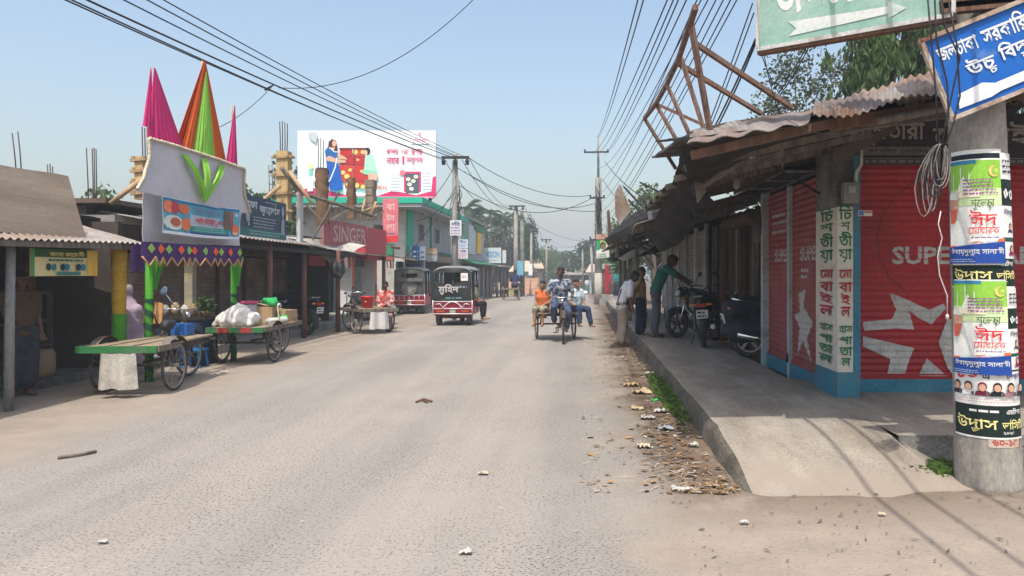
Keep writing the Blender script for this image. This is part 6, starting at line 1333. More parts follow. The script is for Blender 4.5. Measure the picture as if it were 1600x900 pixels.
# ------------------------------------------------------------------ battery rickshaws
VINYL = mt('black_vinyl', (.02, .024, .024), .55, .3, 3, .15, col2=(.05, .055, .055), mix=.35); VINYLG = mt('faded_vinyl', (.055, .055, .055), .7, .3, 3, .2, col2=(.11, .11, .105), mix=.4)
CRIM = mt('crimson_panel', (.42, .02, .06), .35, .12, 3, .05); TOPG = mt('dusty_grey_vinyl', (.2, .2, .19), .7, .2, 3)
def erick(label, loc, rz, vinyl, writing, spare):
    t = thing('battery_rickshaw', label, 'battery rickshaw', (0, 0, 0), 0, 'battery rickshaws'); w = .54
    for s in (-1, 1): wheel(t, (s*.44, .35, .25), 'van', STEEL)
    wheel(t, (0, 2.15, .25), 'van', STEEL)
    g = MB(); g.bb((-w, .02, .34), (w, .06, .72)); g.build('rear_panel', CRIM, t)
    g = MB()
    for s in (-1, 1): g.bb((s*w-.015, .06, .34), (s*w+.015, 1.3, .72)); g.bb((s*w-.015, 1.45, .34), (s*w+.015, 1.9, .6))
    g.bb((-w, .06, .3), (w, 1.95, .34)); g.build('side_panel', CRIM, t)
    g = MB(); g.bb((-.3, .3, .2), (.3, 1.9, .3)); g.cyl((-.44, .35, .25), (.44, .35, .25), .035); g.ell((0, .35, .25), (.1, .1, .1), 10); g.build('chassis', FRAMEM, t)
    for y in (.35, 1.1):
        g = MB(); g.bb((-w+.03, y-.15, .55), (w-.03, y+.2, .68)); s_ = g.build('seat', mt('dark_red_seat', (.08, .015, .02), .5), t); g = MB(); g.bb((-w+.03, y-.2, .68), (w-.03, y-.14, 1.1)); g.build('backrest', VINYL, s_)
    g = MB()
    for s in (-1, 1):
        for y in (.05, 1.0, 1.75): g.cyl((s*w, y, .7), (s*(w-.02), y, 1.62), .016, .016, 6)
    g.cyl((-w, .05, 1.62), (-w, 1.85, 1.62), .016); g.cyl((w, .05, 1.62), (w, 1.85, 1.62), .016); g.cyl((-w, .06, 1.62), (w, .06, 1.62), .016); g.build('canopy_frame', CHROME, t)
    g = MB(); g.slab(lambda u, v: V(((u-.5)*2*(w+.02), -.02+2.05*v, 1.6+.13*(1-(2*u-1)**4)-.05*(1-min(1, v*8))**2+.008*noise.noise(V((u*6, v*6, 1))))), 18, 12, (0, 0, -.02)); rf = g.build('canopy', TOPG if writing else vinyl, t)
    # rear curtain with an oval-bottomed window cut out
    g = MB(); nu, nv = 26, 22; wx, wz0, wz1 = (.38, 1.2, 1.52) if writing else (.3, 1.3, 1.5); off = -.1 if writing else 0
    def cur(u, v): return V(((u-.5)*2*w, -.0-.035*sin(pi*v)+.008*noise.noise(V((u*5, v*5, 2))), .7+.92*v))
    vs = [cur(i/nu, j/nv) for j in range(nv+1) for i in range(nu+1)]; fs = []
    for j in range(nv):
        for i in range(nu):
            p = cur((i+.5)/nu, (j+.5)/nv); inside = abs(p.x-off) < wx and wz0+.1*((p.x-off)/wx)**2 < p.z < wz1
            if not inside: a = j*(nu+1)+i; fs.append((a, a+1, a+nu+2, a+nu+1))
    g.add(vs, fs, 0, True); g.add([p+V((0, .012, 0)) for p in vs], [f[::-1] for f in fs], 0, True); cu = g.build('rear_curtain', vinyl, t)
    g = MB()
    for s in (-1, 1):
        for k in range(2): g.slab(lambda u, v: V((s*(w+.002), .06+.3*u+.85*k*0, .75+.87*v)), 3, 4, (.01*s, 0, 0))
    g.build('side_curtain', vinyl, t)
    f = flat((-w, -.045, .7), (1, 0, 0), (0, 0, 1))
    if writing:
        sh = Sheet(f, d0=.006); sh.rect(.78, .6, .98, .82, s2l(225, 225, 222)); sh.scribble(.81, .66, .95, .76, 2, s2l(180, 120, 120))
        sh.text('মুহিদ', .14, .2, .72, .5, s2l(205, 200, 196), .015); sh.scribble(.74, .36, .98, .5, 1, s2l(140, 150, 160), .4); sh.scribble(.34, .05, .9, .16, 1, s2l(90, 120, 122), .5); sh.build(cu)
        g = MB(); 
        for x in (-.42, -.12, .16): g.cyl((x, .9, .9), (x, .9, 1.5), .02, .02, 6)
        g.build('inner_rail', CHROME, t)
    if spare:
        g = MB(); g.lathe([(.26, -.02), (.285, 0), (.26, .02)], (0, -.05, .98), 'Y', 28); g.lathe([(0, .01), (.25, .01), (.26, -.01)], (0, -.05, .98), 'Y', 28); g.tube([(-.2, -.07, .95), (0, -.08, .82), (.2, -.07, .95)], .012, 5); g.build('spare_wheel_cover', TOPG, t)
        g = MB(); g.slab(lambda u, v: V(((u-.5)*.96, -.06-.06*v, 1.32-.12*v)), 8, 2, (0, 0, .01)); g.build('window_flap', vinyl, t)
    g = MB()
    for z in (.35, .5, .7): g.cyl((-w-.02, -.03, z), (w+.02, -.03, z), .017, .017, 6)
    for x in (-w-.02, w+.02): g.cyl((x, -.03, .33), (x, -.03, .74), .013)
    if writing: g.tube([(-.3+.6*i/12, -.04, .5+.2*sin(pi*i/12)) for i in range(13)], .017, 6); [g.tube([(s*.5, -.035, .62), (s*.36, -.035, .64), (s*.28, -.035, .54)], .014, 5) for s in (-1, 1)]
    else: [g.cyl((x, -.03, .5), (x, -.03, .7), .009, .009, 5) for x in (-.36, -.18, 0, .18, .36)]
    g.build('bumper_rail', mt('silver_rail', (.68, .66, .66), .35, .1, 8, 0, metal=.3), t)
    for s in (-1, 1): g = MB(); g.bb((s*.34-.1, -.02, .4), (s*.34+.1, .015, .46)); g.build('tail_light', mt('tail_red', (.5, .1, .02), .3), t)
    g = MB(); g.bb((-.08, -.02, .38), (.08, .015, .47)); g.build('number_plate', mt('plate_green', s2l(150, 190, 160), .6), t)
    g = MB(); g.slab(lambda u, v: V(((u-.5)*2*w, 1.9+.14*v*(1-v), .5+1.1*v)), 6, 6, (0, .015, 0)); g.build('windscreen', mt('dim_screen', (.05, .06, .06), .2), t)
    g = MB(); g.cap((0, 1.98, .5), (0, 2.05, .8), .18, .12, 12); g.build('front_cowl', CRIM, t)
    t.location = loc; t.rotation_euler = (0, 0, rz); return t
E1 = erick('black battery rickshaw with white Bengali writing on its rear curtain', (-3.69, 21.4, 0), .03, VINYL, True, False)
E2 = erick('grey black battery rickshaw with a round spare wheel cover, parked at the left roadside', (-6.3, 27.3, 0), .08, VINYLG, False, True)
# ------------------------------------------------------------------ motorcycles
def moto(label, tank, loc, rz, steer=0., rim=BLACKM, full=True, lean=0., group='parked motorcycles'):
    t = thing('motorcycle', label, 'motorcycle', (0, 0, 0), 0, group); fy = 1.27
    wheel(t, (0, 0, .305), 'moto', rim); wheel(t, (0, fy, .305), 'moto', rim, steer)
    g = MB(); g.tube([(0, .02, .305), (0, .35, .42), (0, .75, .36), (0, 1.0, .62), (0, 1.06, .88)], .025, 8); g.tube([(0, 1.04, .82), (0, .55, .74), (0, .0, .74), (0, -.22, .78)], .022, 8)
    for s in (-1, 1): g.tube([(s*.09, 0, .305), (s*.1, .3, .4)], .018, 6); g.tube([(s*.11, .02, .33), (s*.11, .1, .7)], .024, 8)
    g.build('frame', BLACKP, t)
    g = MB(); g.cap((0, .5, .42), (0, .72, .42), .14, .13, 12); g.cyl((0, .66, .5), (0, .76, .72), .1, .1, 12); [g.cyl((0, .655+.018*i, .5+.04*i), (0, .658+.018*i, .512+.04*i), .125, .125, 12) for i in range(5)]; g.build('engine', mt('engine_grey', (.18, .18, .18), .5, .2, 8, .1, metal=.5), t)
    g = MB(); g.tube([(.1, .8, .55), (.14, .85, .35), (.16, .6, .26), (.17, .2, .3), (.18, -.25, .38)], [.025, .025, .03, .05, .045], 10); g.build('exhaust', CHROME, t)
    g = MB(); g.cap((0, .62, .86), (0, .92, .9), .12, .13, 14); g.cap((.05, .66, .83), (.05, .86, .84), .12, .12, 12); g.cap((-.05, .66, .83), (-.05, .86, .84), .12, .12, 12); g.build('tank', tank, t)
    g = MB(); g.cap((0, .52, .82), (0, -.1, .88), .1, .08, 12); g.cap((.06, .4, .8), (.04, -.05, .86), .08, .07, 10); g.cap((-.06, .4, .8), (-.04, -.05, .86), .08, .07, 10); g.build('seat', BLACKM, t)
    g = MB(); g.cap((0, .2, .72), (0, -.32, .84), .1, .05, 12); [g.prism([(s*.1, .45, .55), (s*.1, .2, .55), (s*.09, .0, .72), (s*.1, .45, .75)], (s*.02, 0, 0)) for s in (-1, 1)]; g.build('tail_fairing', tank, t)
    g = MB(); g.tube([(-.1, -.05, .88), (-.11, -.3, .93), (.11, -.3, .93), (.1, -.05, .88)], .014, 6); g.build('grab_rail', CHROME, t)
    g = MB(); g.bb((-.07, -.4, .74), (.07, -.35, .8)); g.build('tail_light', mt('tail_lens', (.45, .02, .02), .25), t)
    g = MB(); g.box((0, -.43, .62), (.2, .015, .15), Matrix.Rotation(.2, 3, 'X')); pn = g.build('number_plate', ink(s2l(215, 220, 216)), t); sh = Sheet(lambda u, v, d=0.: V((u, -.44-d-.2*(v), .62+v))); sh.scribble(-.08, .0, .08, .055, 1, (.05, .05, .05), .6); sh.scribble(-.08, -.06, .08, -.01, 1, (.05, .05, .05), .6); sh.build(pn)
    for s in (-1, 1): g = MB(); g.cap((s*.1, -.36, .78), (s*.17, -.36, .78), .022, .022, 8); g.build('indicator', mt('amber_lens', (.6, .2, .02), .3), t)
    def guard(c, a0, a1, r): 
        return lambda u, v: V(c)+V(((v-.5)*.13, cos(a0+(a1-a0)*u)*(r-.02*(2*v-1)**2), sin(a0+(a1-a0)*u)*(r-.02*(2*v-1)**2)))
    g = MB(); g.grid(guard((0, 0, .305), 1.2, 3.6, .35), 14, 4); g.build('rear_mudguard', BLACKM, t)
    d = Matrix.Rotation(steer, 3, 'Z'); C = V((0, fy, .305)); Hd = V((0, 1.06, .93))
    g = MB(); gg = guard((0, 0, 0), .3, 2.6, .34); g.grid(lambda u, v: C+d@gg(u, v), 14, 4); g.build('front_mudguard', tank, t)
    g = MB(); [g.tube([C+d@V((s*.085, 0, 0)), C+d@V((s*.085, -.1, .32)), Hd+d@V((s*.085, 0, .02))], [.026, .022, .018], 8) for s in (-1, 1)]; g.build('fork', CHROME, t)
    g = MB(); g.tube([Hd+d@V((-.36, -.14, .14)), Hd+d@V((-.24, -.02, .15)), Hd+d@V((-.1, 0, .06)), Hd+d@V((.1, 0, .06)), Hd+d@V((.24, -.02, .15)), Hd+d@V((.36, -.14, .14))], .013, 6); hb = g.build('handlebar', BLACKP, t)
    for s in (-1, 1):
        g = MB(); g.tube([Hd+d@V((s*.26, -.03, .15)), Hd+d@V((s*.3, -.02, .26)), Hd+d@V((s*.34, -.06, .34))], .007, 5); ms = g.build('mirror_stem', BLACKP, hb); g = MB(); g.ell(Hd+d@V((s*.36, -.07, .38)), (.065, .02, .05), 12); g.build('mirror', BLACKM, hb)
    g = MB(); g.cap(Hd+d@V((0, .1, .0)), Hd+d@V((0, .16, -.01)), .1, .09, 14); g.build('headlight', BLACKP, t); g = MB(); g.ell(Hd+d@V((0, .2, -.01)), (.075, .06, .07), 12); g.build('headlight_lens', mt('lens_glass', (.5, .5, .5), .1), t)
    g = MB(); g.tube([(-.12, .5, .3), (-.2, .55, .02)], .012, 6); g.build('side_stand', BLACKP, t)
    t.location = loc; t.rotation_euler = (0, lean, rz); return t
M1 = moto('black motorcycle turned to the road with its front wheel out, beside the man in green', BLACKP, (3.1, 15.85, PZ), radians(117), .1, mt('grey_alloy', (.12, .12, .125), .5, metal=.4))
M2 = moto('black motorcycle seen from behind with a white number plate, parked on the footway', BLACKP, (2.2, 13.35, PZ), -.12, 0, BLACKM, lean=-.08)
M3 = moto('motorcycle under a dark blue rain cover with a white rimmed wheel showing', BLACKP, (2.66, 11.75, PZ), radians(-88), 0, mt('pale_alloy', (.55, .55, .55), .4, metal=.5))
M4 = moto('dark blue black motorcycle parked tail out by the red posts on the left', mt('dark_blue_tank', (.015, .025, .05), .3), (-6.72, 18.3, 0), radians(62), .1, BLACKM)
g = MB(); cx, cy = 2.66, 11.75
for p, q, r0, r1 in (((cx-.38, cy, .62), (cx-.28, cy, .98), .1, .14), ((cx-.2, cy, .62), (cx+.3, cy, .68), .2, .22), ((cx-.3, cy, 1.0), (cx+.5, cy, 1.02), .15, .2), ((cx+.3, cy, .75), (cx+.9, cy, .85), .24, .22), ((cx+.5, cy-.1, 1.1), (cx+.8, cy-.1, 1.2), .18, .16)): g.cap(V(p), V(q), r0, r1)
cv = blob('rain_cover', g, .03, mt('navy_cover', (.022, .026, .04), .6, .2, 3, .2), None, 3, .02, 5, org=(cx, cy, .6), label='dark navy rain cover draped over the motorcycle beside the blue end post', cat='cover')
g = MB(); g.ell((2.92, 11.62, 1.36), (.13, .15, .13), 14); tag(g.build('helmet', BLACKP, None, org=(2.92, 11.62, 1.25)), 'glossy black helmet resting on the covered motorcycle', 'helmet')
# ================================================================== people
STAND = dict(pelvis=(0, 0, .93), chest=(0, 0, 1.25), neck=(0, 0, 1.42), head=(0, -.01, 1.57), lsh=(.175, 0, 1.38), rsh=(-.175, 0, 1.38), lel=(.22, .03, 1.1), rel=(-.22, .03, 1.1), lwr=(.23, -.05, .86), rwr=(-.23, -.05, .86),
             lhip=(.09, 0, .9), rhip=(-.09, 0, .9), lkn=(.1, -.02, .49), rkn=(-.1, -.02, .49), lan=(.1, .03, .08), ran=(-.1, .03, .08), ltoe=(.13, -.13, .025), rtoe=(-.13, -.13, .025))
SIT = dict(pelvis=(0, 0, .1), chest=(0, -.04, .42), neck=(0, -.06, .58), head=(0, -.08, .735), lsh=(.17, -.04, .54), rsh=(-.17, -.04, .54), lel=(.22, -.06, .28), rel=(-.22, -.06, .28), lwr=(.15, -.26, .2), rwr=(-.15, -.26, .2),
           lhip=(.09, 0, .08), rhip=(-.09, 0, .08), lkn=(.11, -.4, .1), rkn=(-.11, -.4, .1), lan=(.12, -.42, -.3), ran=(-.12, -.42, -.3), ltoe=(.13, -.57, -.36), rtoe=(-.13, -.57, -.36))
SKINS = [SKIN, mt('skin_dark', (.13, .066, .04), .55, .1, 9, .05), mt('skin_mid', (.3, .165, .1), .55, .1, 9, .05)]
def person(label, loc, rz, pose=None, base=STAND, shirt=(.5, .5, .5), pants=(.05, .05, .1), k=1., lower='trousers', sleeve=.75, skin=0, fine=True, group=None, look=(0, -1, 0), hair='short', shoe=None, cloth2=None):
    J = {a: V(b)*k for a, b in {**base, **(pose or {})}.items()}
    t = thing('person', label, 'person', (0, 0, 0), 0, group); sk = SKINS[skin]
    vx = .0105 if fine else .03; rk = lambda r: r*k
    fw = V(look).normalized(); hd = J['head']; upv = (hd-J['neck']).normalized(); upv = (upv-fw*upv.dot(fw)).normalized(); sd = fw.cross(upv).normalized()
    X = (J['lsh']-J['rsh']).normalized()
    def torso(g, e):
        p, c = J['pelvis'], J['chest']
        for s in (-1, 1): g.cap(p+X*s*.06*k, c+X*s*.075*k, rk(.1)+e, rk(.105)+e, 12); g.cap(c+X*s*.07*k, J['neck']+X*s*.06*k-V((0, 0, .06*k)), rk(.1)+e, rk(.06)+e, 10)
        g.cap(J['lsh'], J['rsh'], rk(.058)+e, rk(.058)+e, 10)
    def limb(g, a, b, c, r, e, f=1., twist=None):
        g.cap(J[a], J[b] if f >= 1 else J[a].lerp(J[b], f), rk(r[0])+e, (rk(r[1])+e)*(1 if f >= 1 else 1.12), 10)
        if c and f > 1: g.cap(J[b], J[b].lerp(J[c], min(1, f-1)), rk(r[1])+e, rk(r[2])+e*1.2, 10)
    g = MB(); torso(g, -.004); g.cap(J['neck']-V((0, 0, .03*k)), hd-upv*.04*k, rk(.056), rk(.05), 10)
    g.cap(hd+upv*.035*k-fw*.02*k, hd+upv*.03*k+fw*.012*k, rk(.088), rk(.084), 14); g.cap(hd-upv*.055*k+fw*.035*k, hd-upv*.02*k+fw*.03*k, rk(.05), rk(.066), 12)
    g.cap(hd+upv*.015*k+fw*.088*k, hd-upv*.018*k+fw*.104*k, rk(.011), rk(.017), 8); g.cap(hd-upv*.05*k+fw*.085*k+sd*.02*k, hd-upv*.05*k+fw*.085*k-sd*.02*k, rk(.011), None, 6)
    for s in (-1, 1): g.cap(hd+sd*s*.086*k-fw*.01*k+upv*.02*k, hd+sd*s*.084*k-upv*.02*k, rk(.017), rk(.013), 6); g.cap(hd+upv*.04*k+fw*.085*k+sd*s*.045*k, hd+upv*.042*k+fw*.092*k+sd*s*.02*k, rk(.011), None, 6)
    for q in 'lr':
        limb(g, q+'sh', q+'el', q+'wr', (.05, .041, .03), 0, 2)
        w = J[q+'wr']; d = (w-J[q+'el']).normalized(); pn = d.cross(X if abs(d.dot(X)) < .9 else V((0, 0, 1))).normalized(); a = d.cross(pn).normalized(); s = 1 if q == 'l' else -1
        pm = w+d*.07*k; g.cap(w, pm, rk(.028), rk(.03), 8); g.cap(w+d*.03*k+a*.018*k, pm+a*.028*k, rk(.02), rk(.018), 6); g.cap(w+d*.03*k-a*.018*k, pm-a*.028*k, rk(.02), rk(.018), 6)
        if fine:
            cl = pn*(.6 if base is STAND else .9)
            for i, L in enumerate((.07, .08, .075, .058)):
                r0 = pm+a*(.036-.024*i)*k*s; m1 = r0+(d*.8+cl*.35).normalized()*L*.5*k; g.cap(r0, m1, .0105, .0098, 6); g.cap(m1, m1+(d*.55+cl).normalized()*L*.5*k, .0098, .009, 6)
            th = w+d*.025*k+a*.03*k*s; m1 = th+(a*s*.8+d*.7).normalized()*.035*k; g.cap(th, m1, .013, .011, 6); g.cap(m1, m1+(d+pn*.4).normalized()*.03*k, .011, .0095, 6)
        limb(g, q+'hip', q+'kn', q+'an', (.078, .056, .038), 0, 2); an, toe = J[q+'an'], J[q+'toe']; dt = (toe-an); g.cap(an-V((0, 0, .04*k))-V((dt.x, dt.y, 0))*.25, toe, rk(.036), rk(.026), 8); g.cap(an, toe.lerp(an, .5), rk(.036), rk(.03), 8)
    blob('body', g, vx, sk, t, 2)
    cm = lambda c: c if not isinstance(c, tuple) else mt('cloth_%d_%d_%d' % tuple(round(x*255) for x in c), c, .9, .2, 5, .15)
    if shirt:
        g = MB(); torso(g, .014); ex = .018 if sleeve else 0
        g.cap(J['pelvis']-V((0, 0, .06*k))+X*.07*k, J['pelvis']-V((0, 0, .06*k))-X*.07*k, rk(.105)+.014, None, 10)
        for q in 'lr':
            if sleeve: limb(g, q+'sh', q+'el', q+'wr', (.052, .044, .034), ex, sleeve)
        g.cap(J['neck']-V((0, 0, .02*k)), J['neck']+upv*.012*k, rk(.062), rk(.062), 10); o = blob('shirt', g, max(vx, .013), cm(shirt), t, 2, .009, 7)
        if cloth2:
            g = MB(); c = J['chest']; p = J['pelvis']
            if cloth2[0] == 'vest':
                for s in (-1, 1): g.cap(p+X*s*.05*k-V((0, 0, .04)), c+X*s*.05*k-V((0, 0, .03)), rk(.108)+.02, rk(.108)+.02, 10)
                blob('dark_panel', g, .014, cm(cloth2[1]), t, 2, .006, 7)
    if lower in ('trousers', 'shorts'):
        g = MB(); g.cap(J['pelvis']+X*.06*k, J['pelvis']-X*.06*k, rk(.108)+.008, None, 12)
        for q in 'lr': limb(g, q+'hip', q+'kn', q+'an', (.086, .07, .056), .012, 1.9 if lower == 'trousers' else 1.1)
        blob(lower, g, max(vx, .013), cm(pants), t, 2, .012, 8)
    elif lower == 'lungi':
        g = MB(); g.cap(J['pelvis']+X*.06*k, J['pelvis']-X*.06*k, rk(.112)+.01, None, 12)
        for q in 'lr': limb(g, q+'hip', q+'kn', q+'an', (.1, .1, .09), .02, 1.75)
        for f in (.2, .6, 1.): a, b = J['lhip'].lerp(J['lkn'], f), J['rhip'].lerp(J['rkn'], f); g.cap(a, b, rk(.1)+.01, None, 10)
        for f in (.3, .65): a, b = J['lkn'].lerp(J['lan'], f), J['rkn'].lerp(J['ran'], f); g.cap(a, b, rk(.09)+.01, None, 10)
        blob('lungi', g, max(vx, .014), cm(pants), t, 2, .016, 6)
    if hair:
        g = MB(); g.cap(hd+upv*.058*k-fw*.03*k, hd+upv*.062*k+fw*.022*k, rk(.086), rk(.078), 12); g.cap(hd+upv*.02*k-fw*.045*k, hd-upv*.03*k-fw*.05*k, rk(.072), rk(.05), 10)
        for s in (-1, 1): g.cap(hd+upv*.05*k+sd*s*.04*k-fw*.01*k, hd+upv*.015*k+sd*s*.058*k-fw*.02*k, rk(.05), rk(.032), 8)
        blob('hair', g, vx*1.2, HAIR, t, 1, .004, 30)
    if fine:
        for s in (-1, 1): g = MB(); g.ell(hd+upv*.018*k+fw*.082*k+sd*s*.033*k, rk(.0105), 8); g.build('eye', mt('eye_dark', (.02, .015, .012), .2), t)
        g = MB(); g.ell(hd-upv*.052*k+fw*.092*k, (rk(.022), rk(.01), rk(.006)), 8); g.build('mouth', mt('lips', (.15, .05, .04), .5), t)
    if shoe:
        for q in 'lr': g = MB(); an, toe = J[q+'an'], J[q+'toe']; g.cap(an-V((0, 0, .05*k)), toe, rk(.045), rk(.036), 8); blob('shoe', g, .014, cm(shoe), t, 1)
    t.location = loc; t.rotation_euler = (0, 0, rz); return t
def offset(pose, base, d, keys): return {**pose, **{q: tuple(V(pose.get(q, base[q]))+V(d)) for q in keys}}
def vp(t, x, y, z=0.): return Matrix.Translation(t.location) @ t.rotation_euler.to_matrix().to_4x4() @ V((x, y, z))
PLAID = mt('blue_plaid', (.035, .06, .14), .9, .3, 14, .1, col2=(.12, .15, .22), mix=.4); PATT = mt('patterned_shirt', (.05, .07, .14), .9, .2, 16, .05, col2=(.42, .44, .46), mix=.5, sharp=.04)
ride = dict(pelvis=(0, 0, .92), chest=(0, -.1, 1.22), neck=(0, -.13, 1.38), head=(0, -.16, 1.535), lsh=(.18, -.1, 1.33), rsh=(-.18, -.1, 1.33), lel=(.29, -.04, 1.08), rel=(-.29, -.04, 1.08), lwr=(.26, -.2, 1.02), rwr=(-.26, -.2, 1.02),
            lhip=(.09, 0, .88), rhip=(-.09, 0, .88), lkn=(.16, -.32, .67), rkn=(-.17, -.33, .78), lan=(.13, -.15, .29), ran=(-.13, -.04, .46), ltoe=(.14, -.29, .25), rtoe=(-.14, -.18, .42))
person('man in a patterned blue grey shirt pedalling the tricycle up the road', vp(C4, 0, .84), .155, ride, shirt=PATT, pants=PLAID, skin=1, lower='trousers', look=(-.35, -1, -.05))
person('boy in an orange sleeveless top riding on the left edge of the tricycle', at(853, 490, 17.05)*V((1, 1, 0)) if False else V((-.86, 17.1, .64)), -.3, dict(lwr=(.1, -.24, .2)), SIT, shirt=(.55, .14, .04), pants=(.32, .3, .2), k=.82, lower='shorts', sleeve=0, skin=2)
person('boy in a pale blue shirt and jeans riding on the right edge of the tricycle', V((-.14, 17.2, .64)), .55, dict(rwr=(-.2, -.24, .2), lwr=(.2, -.2, .18), lkn=(.16, -.38, .08), lan=(.24, -.42, -.32), ltoe=(.3, -.54, -.38)), SIT, shirt=(.5, .62, .68), pants=(.03, .06, .12), k=.86, lower='trousers', sleeve=.8, skin=2)
lean = dict(chest=(0, -.1, 1.23), neck=(0, -.2, 1.38), head=(0, -.29, 1.5), lsh=(.17, -.16, 1.35), rsh=(-.17, -.16, 1.35), lel=(.21, -.14, 1.07), rel=(-.21, -.12, 1.06), lwr=(.2, -.22, .83), rwr=(-.2, -.18, .82))
person('barefoot man in white and navy shirt and beige trousers beside the kerb', gd(972, 540), radians(105), lean, shirt=(.62, .62, .64), pants=(.33, .27, .21), k=.96, sleeve=.8, skin=1, look=(.1, -1, -.35), cloth2=('vest', (.02, .025, .05)))
person('man in a tan polo shirt standing just left of the man in green', V((1.3, 16.2, .12)), radians(75), offset(dict(lel=(.24, .1, 1.12), rel=(-.24, .12, 1.12), lwr=(.12, .15, .92), rwr=(-.1, .16, .92)), STAND, (0, 0, 0), ()), shirt=(.5, .32, .15), pants=(.015, .025, .07), k=.9, lower='lungi', sleeve=.85, skin=0, look=(.2, -1, -.3))
reach = dict(chest=(0, -.12, 1.24), neck=(0, -.24, 1.38), head=(0, -.33, 1.49), lsh=(.17, -.2, 1.36), rsh=(-.17, -.2, 1.36), lel=(.2, -.43, 1.26), rel=(-.2, -.42, 1.2), lwr=(.14, -.66, 1.12), rwr=(-.12, -.64, 1.05))
person('man in a dark green T-shirt reaching towards the motorcycle handlebar', V((1.55, 15.5, PZ)), radians(88), reach, shirt=(.015, .13, .105), pants=(.075, .085, .105), k=1.05, sleeve=.8, skin=1, look=(.1, -1, -.45), shoe=(.05, .03, .02))
g = MB(); [g.cap(V((2.1+a, 15.35+b, 1.08+c)), V((2.16+a, 15.38+b, .98+c)), .07, .05) for a, b, c in ((0, 0, 0), (.08, .02, -.05), (-.05, .02, .04))]
blob('cloth_bag', g, .02, mt('mustard_cloth', (.4, .27, .05), .9, .2), None, 2, .01, 10, org=(2.1, 15.35, .95), label='mustard yellow cloth bag hanging at the motorcycle by the man in green', cat='bag')
REDPAT = mt('red_print', (.5, .06, .04), .9, .2, 14, .05, col2=(.6, .5, .45), mix=.45, sharp=.04)
sl_ = thing('stool', 'small wooden stool under the woman in red behind the bucket tricycle', 'stool', (-5.33, 20.3, 0)); g = MB(); g.bb((-5.5, 20.15, .46), (-5.16, 20.45, .5)); g.build('seat', WOODG, sl_)
for sx in (-1, 1):
    for sy in (-1, 1): g = MB(); g.beam((-5.33+sx*.14, 20.3+sy*.12, 0), (-5.33+sx*.13, 20.3+sy*.11, .46), .04); g.build('leg', WOODG, sl_)
person('woman in red and white printed dress sitting behind the tricycle with the red bucket', V((-5.33, 20.3, .5)), .2, dict(lan=(.1, -.36, -.2), ran=(-.1, -.36, -.2), ltoe=(.1, -.5, -.24), rtoe=(-.1, -.5, -.24)), SIT, shirt=REDPAT, pants=REDPAT, k=.92, lower='lungi', sleeve=1.3, skin=1)
person('passenger in yellow shirt and black trousers on the battery rickshaw side', vp(E1, .4, 1.15, .5), radians(72), dict(lan=(.1, -.36, -.32), ran=(-.1, -.44, -.3)), SIT, shirt=(.5, .52, .25), pants=(.015, .015, .018), k=.98, lower='trousers', sleeve=.8, skin=2)
person('far man in a dark blue shirt riding away on a cargo tricycle', vp(C5, 0, .81), pi-.15, ride, shirt=(.02, .03, .08), pants=(.1, .1, .12), lower='lungi', sleeve=1.8, fine=False)
person('dim man in brown shirt standing in the shade of the tea stall', V((-7.0, 9.3, .0)), radians(60), dict(rel=(-.22, -.1, 1.12), rwr=(-.18, -.34, 1.02)), shirt=(.1, .06, .04), pants=(.04, .04, .05), k=.92, lower='lungi', skin=1)
# woman in a long mauve cloak
cp = thing('person', 'woman in a long mauve veil and cloak seen from behind in the tea stall shade', 'person', (-6.95, 11.35, 0))
g = MB(); b = V((-6.95, 11.35, 0))
for p, q, r0, r1 in (((0, 0, 1.28), (0, -.01, 1.22), .11, .1), ((0, 0, 1.16), (0, 0, .95), .11, .2), ((-.12, 0, .95), (.12, 0, .95), .15, .15), ((0, 0, .95), (0, 0, .4), .22, .28), ((-.1, 0, .5), (-.14, 0, .08), .2, .2), ((.1, 0, .5), (.14, 0, .08), .2, .2)): g.cap(b+V(p), b+V(q), r0, r1, 12)
blob('cloak', g, .02, mt('mauve_cloth', (.4, .3, .38), .9, .12, 3, .1), cp, 3, .02, 5)
# the crowd at the end of the street
crowd = [(927, 78, (.12, .5, .6), (.5, .48, .42), 'trousers', 'far person in a bright cyan top and pale trousers in the crowd'), (917, 79, (.6, .58, .55), (.02, .22, .14), 'lungi', 'far person in white shirt and green lungi in the crowd'), (908, 80, (.25, .06, .08), (.12, .09, .08), 'lungi', 'far person in maroon top among the crowd'), (921, 83, (.1, .1, .14), (.05, .05, .07), 'trousers', 'far person in dark clothes between the white shirt and the cyan top'), (904, 84, (.45, .4, .35), (.2, .16, .12), 'lungi', 'far person in beige clothes at the left of the crowd'), (933, 84, (.35, .35, .4), (.06, .06, .08), 'trousers', 'far person in grey shirt right of the cyan top'), (898, 90, (.3, .3, .34), (.08, .08, .1), 'trousers', 'far person in grey clothes standing behind the boy in pale blue'), (911, 92, (.5, .5, .5), (.1, .1, .1), 'trousers', 'small far person in a white shirt behind the maroon top'), (955, 50, (.3, .03, .05), (.1, .06, .05), 'lungi', 'person in dark red walking below the awnings by the red banner post'), (963, 44, (.03, .2, .2), (.03, .03, .05), 'lungi', 'person in teal top standing below the awnings'), (826, 64, (.5, .2, .06), (.3, .2, .12), 'lungi', 'person in orange standing beside the brick stack')]
for i, (px, Y, s, p_, lo, lab) in enumerate(crowd): person(lab, V(((px-VX)/F*Y, Y, dip(Y)+(.1 if 940 < px < 970 else 0))), (pi if i % 3 else .3)+i*.7, dict(lel=(.26, -.02, 1.12), lwr=(.2, -.18, .98)) if i % 2 else None, shirt=s, pants=p_, lower=lo, sleeve=1.2, fine=False, skin=i % 3, k=.97, group='people at the far end of the street' if i < 8 else None)
